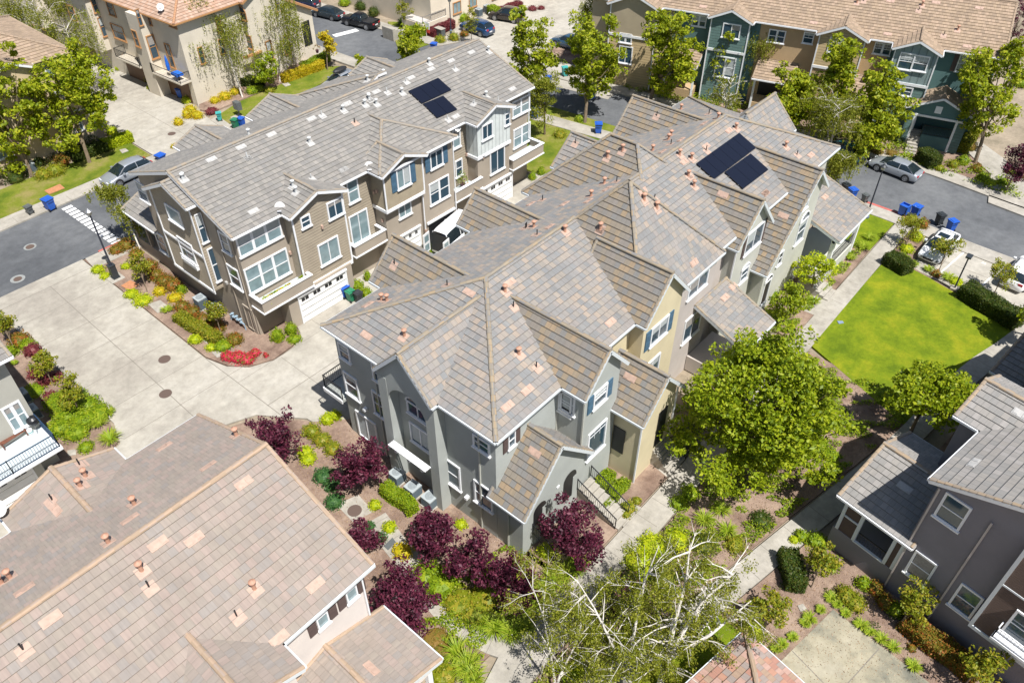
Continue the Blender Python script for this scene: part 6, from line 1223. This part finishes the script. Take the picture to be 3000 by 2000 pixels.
    for sy in (-1,1):
        t=MB(); t.box(-L/2-.012,-L/2+.22,sy*Wd_*.62-.17 if sy>0 else sy*Wd_*.62-.17,sy*Wd_*.62+.17,zb-.24,zb-.06); mobj('tail_light',t.mesh('tail_light',M['tail']),o,(0,0,0))
        t=MB(); zf=interp(K['belt'],L/2-.2); t.box(L/2-.28,L/2-.035,sy*Wd_*.62-.18,sy*Wd_*.62+.18,zf-.17,zf-.04); mobj('headlight',t.mesh('headlight',M['headl']),o,(0,0,0))
        t=MB(); t.box(.62,.82,sy*(Wd_+.0)-.10+ (0.1*sy),sy*Wd_+.10+(.1*sy),interp(K['belt'],.7)-.0,interp(K['belt'],.7)+.14); mobj('mirror',t.mesh('mirror',paint),o,(0,0,0))
        t=MB()
        for x in (-.75,.35): t.box(x,x+.16,sy*Wd_*.985-.012,sy*Wd_*.985+.014,.78 if kind in('sedan','wagon') else .95,.80 if kind in('sedan','wagon') else .97)
        t.mi=[0]*len(t.f); mobj('door_handles',t.mesh('door_handles',M['rim']),o,(0,0,0))
    t=MB(); t.box(L/2-.1,L/2+.004,-.38,.38,.38,.55); t.box(L/2-.12,L/2-.005,-.6,.6,.28,.36); mobj('grille',t.mesh('grille',M['plastic']),o,(0,0,0))
    t=MB(); t.box(-L/2-.015,-L/2+.05,-.25,.25,.62 if kind!='van' else .8,.75 if kind!='van' else .93); mobj('number_plate',t.mesh('number_plate',M['plate']),o,(0,0,0))
    if sunroof: t=MB(); xm=sum(K['rx'])/2; zt=interp(R,xm)+.05; t.box(xm-.1,xm+.55,-.42,.42,zt-.02,zt); mobj('sunroof',t.mesh('sunroof',M['carglass']),o,(0,0,0))
    if box:
        t=MB(); t.lathe([(.02,1.72),(.7,1.76),(.98,1.86),(.98,1.98),(.8,2.1),(.3,2.15)],n=18,sx=1.0,sy=.42); mobj('roof_box',t.mesh('roof_box',M['plastic'],smooth=True),o,(-.2,0,0)); t=MB()
        for x in (-.9,.4): t.bar((x,-.7,1.74),(x,.7,1.74),.05,.04)
        mobj('roof_rack',t.mesh('roof_rack',M['alu']),o,(0,0,0))
    if doors:
        for sy in (-1,1):
            t=MB(); t.box(-L/2-.85,-L/2-.02,sy*.97-.03,sy*.97+.03,.45,2.25); d=mobj('rear_door',t.mesh('rear_door',paint),o,(0,0,0)); t=MB()
            for z0,z1 in ((1.45,2.05),(.6,1.2)): t.box(-L/2-.72,-L/2-.16,sy*.97-.04,sy*.97+.04,z0,z1)
            mobj('door_window',t.mesh('door_window',M['glassb']),d,(0,0,0))
        t=MB(); t.box(-L/2-.02,-L/2+.03,-.85,.85,.5,2.2); mobj('cargo_shade_panel',t.mesh('cargo_shade_panel',M['dark_inside']),o,(0,0,0))  # dark sheet painting the shade inside the van
    return o
white=carpaint('white_paint',(.78,.79,.80),.3,0); silver=carpaint('silver_paint',(.42,.45,.49),.3,.5); blackp=carpaint('black_paint',(.012,.013,.016)); navy=carpaint('navy_paint',(.02,.025,.06)); bluep=carpaint('blue_paint',(.015,.06,.16)); slate=carpaint('slate_paint',(.035,.05,.06)); tealp=carpaint('teal_paint',(.04,.16,.19)); brownp=carpaint('dark_bronze_paint',(.035,.028,.025)); redp=carpaint('red_paint',(.25,.02,.02))
car('parked_car','silver saloon car parked on the street beside the teal porch','car','sedan',(2692,535),(2548,480),silver,z=.01)
car('parked_car','white saloon car with dark sunroof, nose towards the lawn','car','sedan',(2788,690),(2700,785),white,z=.055,sunroof=True)
car('parked_car','white estate car behind the long dark hedge, cut by the right edge','car','wagon',(2935,872),(3035,762),white,z=.055)
car('parked_car','silver estate car half hidden behind the brown row roof','car','wagon',(430,497),(322,546),silver,z=.01)
car('parked_car','car carrying a black roof box, behind the grey roof','car','wagon',(1060,226),(935,285),silver,z=.13,box=True)
car('parked_car','dark slate saloon car behind the pickup truck','car','sedan',(1000,60),(925,42),slate,z=.01)
car('parked_car','dark navy car at the top edge, furthest from the pickup','car','suv',(920,28),(862,18),navy,z=.01)
car('pickup_truck','black pickup truck parked across from the yellow green young tree','truck','pickup',(1105,88),(1012,66),blackp,z=.01)
car('parked_car','bright blue car with tail lights towards the road, near the peach house','car','suv',(1435,108),(1362,84),bluep,z=.04)
car('parked_car','dark bronze car parked above the blue one','car','suv',(1528,66),(1442,52),brownp,z=.04)
car('parked_car','blue car partly hidden by a bright green street tree','car','wagon',(1700,150),(1632,128),carpaint('steel_blue_paint',(.04,.10,.17)),z=.04)
car('parked_car','teal car half hidden by trees in front of the silver saloon','car','sedan',(2505,470),(2425,432),tealp,z=.01)
car('delivery_van','white van with rear doors open in the alley of garages','van','van',(1300,745),(1390,665),white,z=.04,doors=True)
# ================================================================= STREET FURNITURE AND SMALL THINGS
M['binblue']=plain('blue_bin_plastic',(.02,.10,.45),.5,noise=.06); M['binblack']=plain('black_bin_plastic',(.03,.035,.04),.5); M['bingreen']=plain('green_bin_plastic',(.02,.18,.09),.5); M['bingrey']=plain('grey_bin_plastic',(.10,.11,.11),.5); M['teal']=plain('teal_plastic',(.05,.35,.33),.5)
def bin_(label,p,col,h=1.05,w=.6,rz=0,z=.13,open_=False,group='wheeled rubbish bins'):
    g=G(*p,z); o=empty('wheelie_bin',(g[0],g[1],z),label,'bin',group,rz); m=M[col]; b=MB(); a=w*.40;c=w*.5; zt=h*.9
    A=[(-a,-a,.06),(a,-a,.06),(a,a,.06),(-a,a,.06)];B_=[(-c,-c,zt),(c,-c,zt),(c,c,zt),(-c,c,zt)]; b.face(A[::-1])
    for i in range(4): b.face([A[i],A[(i+1)%4],B_[(i+1)%4],B_[i]])
    b.box(-c-.03,c+.03,-c-.03,-c+.02,zt-.05,zt); b.box(-c-.03,c+.03,c-.02,c+.03,zt-.05,zt); b.box(-c-.03,-c+.02,-c+.02,c-.02,zt-.05,zt); b.box(c-.02,c+.03,-c+.02,c-.02,zt-.05,zt)
    mobj('body',b.mesh('body',m),o,(0,0,0)); l=MB()
    if open_: l.box(-c-.12,-c-.05,-c,c,zt-.75,zt+.02); l.box(-c+.02,c-.02,-c+.02,c-.02,zt-.2,zt-.18,m=0)
    else:
        l.box(-c-.05,c+.05,-c-.04,c+.04,zt+.003,zt+.05); l.box(-c*.75,c*.75,-c*.7,c*.7,zt+.05,zt+.085)
    mobj('lid',l.mesh('lid',m),o,(0,0,0)); hd=MB(); hd.bar((-c-.12,-c*.8,zt-.02),(-c-.12,c*.8,zt-.02),.035,.035); mobj('handle',hd.mesh('handle',M['plastic']),o,(0,0,0))
    for s in (-1,1):
        t=MB(); t.tube([(-a+.02,s*a-.03,.11),(-a+.02,s*a+.05,.11)],[.11]*2,12); mobj('wheel',t.mesh('wheel',M['tyre']),o,(0,0,0))
    return o
R_=rad
bin_('blue bin at the kerb across the road, upper left',(150,612),'binblue',1.15,.75,R_(100)); bin_('small dark bin at the end of the red painted kerb',(90,625),'bingrey',.8,.5,R_(100))
bin_('black bin half hidden by the end unit roof',(2472,565),'binblack',1.0,.55,R_(70)); bin_('blue bin on the road edge beside the end unit roof',(2492,582),'binblue',1.1,.62,R_(60)); bin_('grey bin with pale lid just left of the street lamp',(2530,592),'bingrey',.85,.45,R_(70))
bin_('blue bin with its lid hanging open, right of the street lamp',(2642,628),'binblue',1.1,.66,R_(80),open_=True); bin_('blue bin with white letters on its lid',(2678,632),'binblue',1.1,.66,R_(80)); bin_('black bin between the blue ones on the road edge',(2748,655),'binblack',1.05,.56,R_(60)); bin_('blue bin right above the white saloon',(2782,675),'binblue',1.1,.62,R_(60))
bin_('blue bin beside the white garage door',(1010,868),'binblue',1.1,.68,R_(90),.04); bin_('green bin between the blue and dark bins at the garage',(1030,880),'bingreen',1.0,.58,R_(90),.04); bin_('dark bin beside the green one at the garage',(1052,884),'binblack',1.0,.52,R_(90),.04)
bin_('blue bin on the verge behind the long grey roof ridge',(1272,150),'binblue',1.05,.66,R_(20)); bin_('blue bin on the pavement under the street tree shadow',(1752,388),'binblue',1.1,.7,R_(40)); bin_('blue bin by the brown garage door, upper left',(533,285),'binblue',1.1,.7,R_(20),.04)
bin_('blue bin lying by the kerb above the grey roof ridge',(472,466),'binblue',.5,.75,R_(10)); bin_('green bin behind the grey roof beside a blue one',(692,374),'bingreen',1.0,.6,R_(20)); bin_('blue bin behind the grey roof beside a green one',(710,370),'binblue',1.0,.6,R_(20))
bin_('blue bin under street trees across the road, leftmost',(1605,250),'binblue',1.1,.65,R_(20)); bin_('blue bin under street trees across the road, rightmost',(1735,290),'binblue',1.1,.65,R_(20)); bin_('blue bin at the right end of the brown row',(1567,345),'binblue',1.1,.65,R_(20)); bin_('teal bin standing on the pale pad behind the grey roof',(645,352),'teal',.9,.5,R_(60)); bin_('teal bin among street trees near the driveway',(1655,222),'teal',1.1,.65,R_(60))
# white letters on the lid of one bin
def text(name,s,loc,size,rz,mat,parent=None,rx=0,ext=.003):
    cu=bpy.data.curves.new(name,'FONT'); cu.body=s; cu.size=size; cu.extrude=ext; cu.align_x='CENTER'; cu.align_y='CENTER'; o=bpy.data.objects.new(name+'_tmp',cu); COL.objects.link(o); dg=bpy.context.evaluated_depsgraph_get(); me=bpy.data.meshes.new_from_object(o.evaluated_get(dg)); bpy.data.objects.remove(o); me.materials.clear(); me.materials.append(mat)
    q=bpy.data.objects.new(name,me); COL.objects.link(q); q.location=loc; q.rotation_euler=(rx,0,rz)
    if parent: q.parent=parent
    return q
bb=[o for o in bpy.data.objects if o.get('label')=='blue bin with white letters on its lid'][0]; lid=[c for c in bb.children if c.name.startswith('lid')][0]
text('lid_marking','5068',(0,.08,1.045),.24,R_(-120),M['paint'],lid); text('lid_marking','BYRON',(0.0,-.08,1.045),.12,R_(-120),M['paint'],lid)
g=G(2888,753,.056); vm=text('visitor_marking','VISITOR',(g[0],g[1],.056),.55,R_(-99),M['paint']); tag(vm,kind='structure'); g=G(2893,765,.056); 
g=G(2885,760,.056); g2=(g[0]-.6,g[1]-.1); v2=text('parking_marking','25',(g2[0],g2[1],.056),.4,R_(-99),M['paint']); tag(v2,kind='structure')
def lamp(label,base,h,kind):
    g=G(*base,.1); o=empty('street_lamp',(g[0],g[1],.1),label,'street lamp'); p=MB()
    if kind=='box':
        b=MB(); b.box(-.28,.28,-.28,.28,0,.12); b.box(-.23,.23,-.23,.23,.12,1.15); b.box(-.26,.26,-.26,.26,1.15,1.22); mobj('base',b.mesh('base',M['binblack']),o,(0,0,0)); s=MB(); s.box(-.6,.5,-.6,.6,-.05,.0); mobj('pad',s.mesh('pad',M['walk']),o,(0,0,0))
        p.tube([(0,0,1.2),(0,0,1.9),(0,0,h-.3)],[.11,.075,.055],10)
    elif kind=='globe':
        b=MB(); b.lathe([(.24,0),(.24,.12),(.17,.2),(.15,.75),(.19,.82),(.10,.95),(.075,1.05)],n=14); mobj('base',b.mesh('base',plain('slate_metal',(.10,.13,.18),.5)),o,(0,0,0)); p.tube([(0,0,1.0),(0,0,h-.3)],[.07,.05],10)
    else:
        b=MB(); b.box(-.28,.28,-.28,.28,0,.1); mobj('base',b.mesh('base',M['walk']),o,(0,0,0)); p.tube([(0,0,.1),(0,0,h)],[.06,.055],8)
    mobj('pole',p.mesh('pole',plain('dark_blue_metal',(.03,.035,.055),.45)),o,(0,0,0)); l=MB()
    if kind=='park':
        l.box(-.3,.3,-.2,.2,h,h+.14); mobj('lamp_head',l.mesh('lamp_head',M['binblack']),o,(0,0,0))
    else:
        l.lathe([(.07,h-.32),(.15,h-.26),(.21,h-.02)],n=14); mobj('lamp_glass',l.mesh('lamp_glass',plain('frosted_lamp_glass',(.6,.58,.5),.4)),o,(0,0,0)); c=MB(); c.lathe([(.28,h-.02),(.27,h+.03),(.12,h+.15),(.03,h+.28)],n=14); mobj('lamp_cap',c.mesh('lamp_cap',M['alu'] if kind=='box' else M['binblack']),o,(0,0,0))
    return o
lamp('tall lamp on a dark box base beside the wide drive',(339,812),6.1,'box'); lamp('tall dark lamp standing by the end unit porch roof',(2538,636),4.95,'globe'); lamp('short lamp with square head between the lawn and parking bays',(2796,845),3.0,'park'); lamp('lamp at the peach house beside the red hedge',(1322,110),4.6,'globe')
def acunit(label,p,z=.06,s=.74,h=.85,col=None):
    g=G(*p,z); o=empty('cooling_unit',(g[0],g[1],z),label,'air conditioner','outdoor cooling units'); b=MB(); b.box(-s/2-.08,s/2+.08,-s/2-.08,s/2+.08,0,.08); mobj('pad',b.mesh('pad',M['walk']),o,(0,0,0)); m=MB(); m.box(-s/2,s/2,-s/2,s/2,.085,h-.09)
    for i in range(7):
        zz=.16+i*(h-.32)/7; m.box(-s/2-.015,s/2+.015,-s/2-.015,s/2+.015,zz,zz+.035)
    mobj('body',m.mesh('body',plain('slate_unit',(.10,.13,.15),.5)),o,(0,0,0)); t=MB(); t.box(-s/2-.02,s/2+.02,-s/2-.02,s/2+.02,h-.09,h); 
    mobj('top',t.mesh('top',plain('pale_unit',(.36,.40,.41),.5)),o,(0,0,0)); f=MB(); f.lathe([(s*.36,h+.004),(s*.38,h+.03),(s*.3,h+.035),(s*.29,h+.01)],n=18); f.lathe([(.11,h+.004),(.11,h+.05),(.03,h+.06)],n=12)
    for k in range(5): f.bar((0,0,h+.02),(math.cos(k*1.257)*s*.32,math.sin(k*1.257)*s*.32,h+.02),.12,.012)
    mobj('fan_grille',f.mesh('fan_grille',plain('fan_grey',(.25,.28,.29),.5)),o,(0,0,0)); return o
acunit('grey cooling unit by the corner house, left of three',(1166,1408)); acunit('grey cooling unit by the corner house, middle of three',(1212,1448)); acunit('grey cooling unit by the corner house, half under purple leaves',(1262,1478))
acunit('tall dark green cooling unit in the brown row bed',(594,900),h=1.0); acunit('pale topped cooling unit in the brown row bed',(635,918),h=.8); acunit('cooling unit beside the tan house wall, upper left',(95,505),h=1.0); acunit('second cooling unit beside the tan house wall, in shade',(150,450),h=.9)
acunit('cooling unit in the shade of the left house, upper one',(72,1175)); acunit('cooling unit in the shade of the left house, lower one',(102,1222)); acunit('cooling unit at the peach house, left one of two',(1403,48),h=1.0); acunit('cooling unit at the peach house, right one of two',(1428,38),h=1.0)
# manholes, covers, boxes
def disc(name,label,p,r,mat,z,cat='manhole cover'):
    g=G(*p,z); mb=MB(); mb.lathe([(r,0),(r,.012),(r*.93,.014)],n=28); o=mb.build(name,M[mat],loc=(g[0],g[1],z)); tag(o,label,cat); return o
disc('manhole_cover','dark manhole cover on the wide drive, upper of two',(482,1052),.42,'iron',.032); disc('manhole_cover','dark manhole cover on the wide drive, lower of two',(485,1153),.42,'iron',.032); disc('manhole_cover','manhole cover on the left road with a pale ring, nearer the drive',(52,817),.32,'iron',.012); disc('manhole_cover','manhole cover on the left road, farther from the drive',(88,723),.34,'iron',.012)
disc('manhole_cover','small round cover on the upper left garage drive',(503,392),.4,'iron',.032); disc('manhole_cover','round cover in the planting bed by the beige roof',(1039,1495),.42,'iron',.075); disc('drain_cover','small dark drain cover beside the footpath',(1964,1508),.13,'iron',.062)
tg=MB()
for p,rr in (((52,817),.55),((88,723),.5)):
    g=G(*p); tg2=MB(); tg2.lathe([(rr,.004),(rr,.010)],c=g,n=28); tag(tg2.build('patched_ring',ground('asphalt_patch',(.2,.21,.21),(.25,.26,.25),(.3,.3,.3))),kind='structure')
def slab(name,label,cat,quad,z,mat,h=.05):
    mb=MB(); P=[G(*q,z) for q in quad]; c=(sum(p[0] for p in P)/4,sum(p[1] for p in P)/4); mb.prism([(p[0]-c[0],p[1]-c[1]) for p in P],0,h); o=mb.build(name,mat,loc=(c[0],c[1],z)); return tag(o,label,cat)
rust=plain('rust_orange',(.42,.19,.09),.8,noise=.15); slab('utility_cover','rust orange square cover in the brown row bed','utility cover',((355,838),(382,822),(408,834),(380,852)),.06,rust); slab('utility_cover','reddish brown square pad on the verge, upper left','utility cover',((130,560),(176,540),(190,552),(145,570)),.075,rust)
for lab,q in (('pale rectangular cover in the brown row bed beside the drive',((434,892),(470,880),(496,900),(462,918))),('small pale blue slab below the long olive hedge',((588,990),(608,985),(622,1000),(604,1006))),('small pale square slab beside the red flowers',((620,1033),(640,1028),(655,1042),(636,1048))),('pale stone slab at the bottom of the left bed',((198,1320),(222,1317),(224,1332),(200,1336)))):
    slab('utility_cover',lab,'utility cover',q,.06,M['walk'])
slab('electric_cover','small blue grey cover at the lawn edge beside the path','utility cover',((2452,941),(2468,941),(2472,947),(2457,949)),.076,plain('bluegrey_plastic',(.20,.26,.36),.5))
slab('utility_cover','dark grey rectangular cover beside the yellow shrub','utility cover',((1124,1600),(1150,1575),(1160,1588),(1137,1612)),.06,M['bingrey']); slab('utility_cover','pale cover on the corner lawn by the cream row','utility cover',((826,247),(843,243),(852,250),(836,255)),.075,M['walk']); slab('utility_cover','pale cover on the verge near the silver estate car','utility cover',((350,440),(368,436),(377,443),(358,450)),.075,M['walk']); slab('utility_cover','square pale cover under the flowering hedge','utility cover',((2336,1774),(2352,1768),(2363,1784),(2345,1792)),.062,M['walk'])
structure('cover_apron',[[G(*q) for q in ((985,1480),(1050,1450),(1095,1500),(1035,1530))],[G(*q) for q in ((615,352),(640,342),(700,385),(680,395))],[G(*q) for q in ((675,345),(700,335),(735,352),(700,372))]],-.08,.072,M['walk'])
# backflow pipes
g=G(700,952); o=empty('backflow_valve',(g[0],g[1],.06),'pale blue pipe valve assembly in the bed at the brown row corner','valve'); m=plain('pale_blue_paint',(.28,.38,.46),.5); mb=MB(); mb.tube([(0,-.9,0),(0,-.9,.5),(0,.9,.5),(0,.9,0)],[.055]*4,8); mobj('pipe',mb.mesh('pipe',m),o,(0,0,0)); 
for y in (-.5,0,.5):
    v=MB(); v.lathe([(.1,.42),(.12,.5),(.1,.62),(.03,.66),(.03,.78),(.12,.79),(.12,.81)],n=10); mobj('valve_wheel',v.mesh('valve_wheel',m),o,(0,y,0))
# mailbox
g=G(703,342); o=empty('mailbox_cluster',(g[0],g[1],.07),'grey group mailbox on a post behind the grey roof','mailbox'); mb=MB(); mb.box(-.06,.06,-.06,.06,0,.75); mobj('post',mb.mesh('post',M['bingrey']),o,(0,0,0)); mb=MB(); mb.box(-.25,.25,-.42,.42,.75,1.6); mobj('cabinet',mb.mesh('cabinet',M['bingrey']),o,(0,0,0)); mb=MB()
for i in range(3):
    for j in range(4): mb.box(-.262,-.251,-.38+i*.26,-.16+i*.26,.8+j*.19,.96+j*.19)
mobj('letter_doors',mb.mesh('letter_doors',plain('mid_grey',(.2,.21,.22),.5)),o,(0,0,0))
# flags / sign at the peach house
g=G(1250,108); o=empty('real_estate_sign',(g[0],g[1],.1),'white and red hanging sign board beside the peach house hedge','sign'); mb=MB(); mb.box(-.03,.03,-.03,.03,0,1.9); mobj('post',mb.mesh('post',M['trim']),o,(0,0,0)); mb=MB(); mb.box(-.02,.02,-.62,-.05,.9,1.75); p=mobj('board',mb.mesh('board',M['trim']),o,(0,0,0)); mb=MB(); mb.box(-.026,.026,-.62,-.05,.45,.88); mobj('lower_board',mb.mesh('lower_board',plain('sign_red',(.6,.06,.05),.5)),o,(0,0,0))
# utility cabinet
g=G(1290,108); o=empty('utility_cabinet',(g[0],g[1],.1),'pale grey utility cabinet beside the dark red hedge','cabinet'); mb=MB(); mb.box(-.35,.35,-.6,.6,0,.95); mobj('body',mb.mesh('body',M['bingrey']),o,(0,0,0)); mb=MB(); mb.box(-.4,.4,-.65,.65,.95,1.0); mobj('top',mb.mesh('top',M['walk']),o,(0,0,0))
# barbecue grills and furniture
def grill(label,p,z,r=.3,col=None):
    g=G(*p,z); o=empty('kettle_grill',(g[0],g[1],z),label,'barbecue'); col=col or M['black']; mb=MB(); mb.lathe([(.05,.5),(r*.8,.6),(r,.78),(r,.82)],n=16); mobj('bowl',mb.mesh('bowl',col,smooth=True),o,(0,0,0)); mb=MB(); mb.lathe([(r*1.02,.83),(r*.9,.98),(r*.5,1.08),(.04,1.1),(.04,1.15)],n=16); mobj('lid',mb.mesh('lid',col,smooth=True),o,(0,0,0))
    for k in range(3):
        a=k*2.094; l=MB(); l.tube([(math.cos(a)*.12,math.sin(a)*.12,.6),(math.cos(a)*.33,math.sin(a)*.33,0)],[.015]*2,6); mobj('leg',l.mesh('leg',M['alu']),o,(0,0,0))
grill('black grill on the middle balcony of the brown row',(1110,662),3.19,.27); grill('black kettle grill on the iron railed balcony at the left edge',(112,1258),3.17,.34)
g=G(42,1290,3.17); o=empty('garden_bench',(g[0],g[1],3.17),'brown slatted bench on the iron railed balcony','bench',None,R_(5)); wd=plain('brown_wood',(.16,.06,.035),.6,noise=.2)
mb=MB(); [mb.box(-.75,.75,-.30+i*.12,-.21+i*.12,.42,.45) for i in range(5)]; mobj('seat',mb.mesh('seat',wd),o,(0,0,0)); mb=MB(); [mb.box(-.75,.75,.33,.36,.5+i*.12,.59+i*.12) for i in range(4)]; mobj('backrest',mb.mesh('backrest',wd),o,(0,0,0))
for x in (-.72,.66):
    mb=MB(); mb.box(x,x+.06,-.3,-.24,0,.62); mobj('leg',mb.mesh('leg',wd),o,(0,0,0)); mb=MB(); mb.box(x,x+.06,.3,.36,0,.95); mobj('leg',mb.mesh('leg',wd),o,(0,0,0))
g=G(90,1268,3.17); o=empty('propane_tank',(g[0],g[1],3.17),'white and teal gas tank between bench and grill','gas tank'); mb=MB(); mb.lathe([(.12,0),(.17,.06),(.17,.3),(.1,.38),(.04,.4),(.04,.46)],n=14); mobj('body',mb.mesh('body',M['trim'],smooth=True),o,(0,0,0)); mb=MB(); mb.lathe([(.172,.12),(.172,.18)],n=14); mobj('band',mb.mesh('band',M['teal']),o,(0,0,0))
# parasol, table on the cream row balcony
g=Vector(fK.w(-.7,2.6,2.82)); o=empty('parasol',tuple(g),'folded bright blue parasol on the cream row corner balcony','parasol'); bl=plain('blue_canvas',(.01,.12,.55),.7); mb=MB(); mb.tube([(0,0,0),(0,0,2.3)],[.025]*2,6); mobj('pole',mb.mesh('pole',M['alu']),o,(0,0,0)); mb=MB(); mb.lathe([(.16,.7),(.2,1.2),(.12,1.9),(.03,2.25)],n=10); mobj('canopy',mb.mesh('canopy',bl),o,(0,0,0))
g=Vector(fK.w(-.7,1.2,2.82)); o=empty('patio_table',tuple(g),'small table with bright blue cloth on the cream row corner balcony','table'); mb=MB(); mb.box(-.4,.4,-.55,.55,.72,.75); mb.box(-.42,-.4,-.57,.57,.5,.75); mb.box(-.4,.4,-.57,-.55,.5,.75); mobj('tablecloth_top',mb.mesh('tablecloth_top',bl),o,(0,0,0)); mb=MB(); mb.box(-.03,.03,-.03,.03,0,.72); mobj('leg',mb.mesh('leg',M['black']),o,(0,0,0))
# pots on a balcony
for lab,p,r,mt,k in (('tall leafy plant in dark pot on the second balcony of the brown row',(1357,548),.22,'hedge',1.5),('terracotta coloured dish on the second balcony of the brown row',(1375,541),.25,None,0),('dark round pot with plants on the porch of the cream row end',(930,155),.2,'photinia',.8)):
    g=G(*p,3.19 if 'second' in lab else 1.2); o=empty('plant_pot',(g[0],g[1],3.19 if 'second' in lab else 1.2),lab,'plant pot'); mb=MB(); mb.lathe([(r*.7,0),(r,.05 if not mt else .32),(r,.08 if not mt else .35)],n=12); mobj('pot',mb.mesh('pot',plain('plum_pot',(.10,.04,.06),.5) if mt else plain('terracotta',(.55,.2,.1),.7)),o,(0,0,0))
    if mt: mobj('foliage',shrubmesh(.4,k*.6,mt,.8),o,(0,0,.45)); mb=MB(); mb.tube([(0,0,.2),(0,0,k*.6)],[.02]*2,5); mobj('stem',mb.mesh('stem',M['bark']),o,(0,0,0))
# wall lanterns / dryer vents seen on the walls
def wallbox(owner,p,name,mat,w=.2,h=.28,d=.14):
    q=hit(p[0],p[1],('wall',),owner)
    if not q: BAD.append((name,p)); return
    n=q[2][3].copy()
    if n.dot(Vector(ray(*p)))>0: n=-n
    c=q[1]; t=Vector((0,0,1)).cross(n).normalized(); mb=MB(); mb.bar(c,c+n*d,w,h); mb.build(name,mat,owner)
for p in ((1122,645),(942,664),(1106,560),(1098,562),(1246,675),(1365,452),(1414,460),(848,740)): wallbox(A,p,'wall_lantern',M['flash'],.16,.26)
for p in ((508,758),(666,827)): wallbox(A,p,'dryer_vent',M['flashw'],.22,.2)
for p in ((1074,1195),(1372,1453)): wallbox(B,p,'dryer_vent',M['trim'],.2,.2,.25)
for p in ((1310,1455),(1634,1425)): wallbox(B,p,'wall_plate',M['trim'],.22,.16,.05)
wallbox(E_,(2745,1745),'wall_lantern',plain('blue_glass',(.1,.12,.4),.3),.16,.25)
# gate in front of the dark house
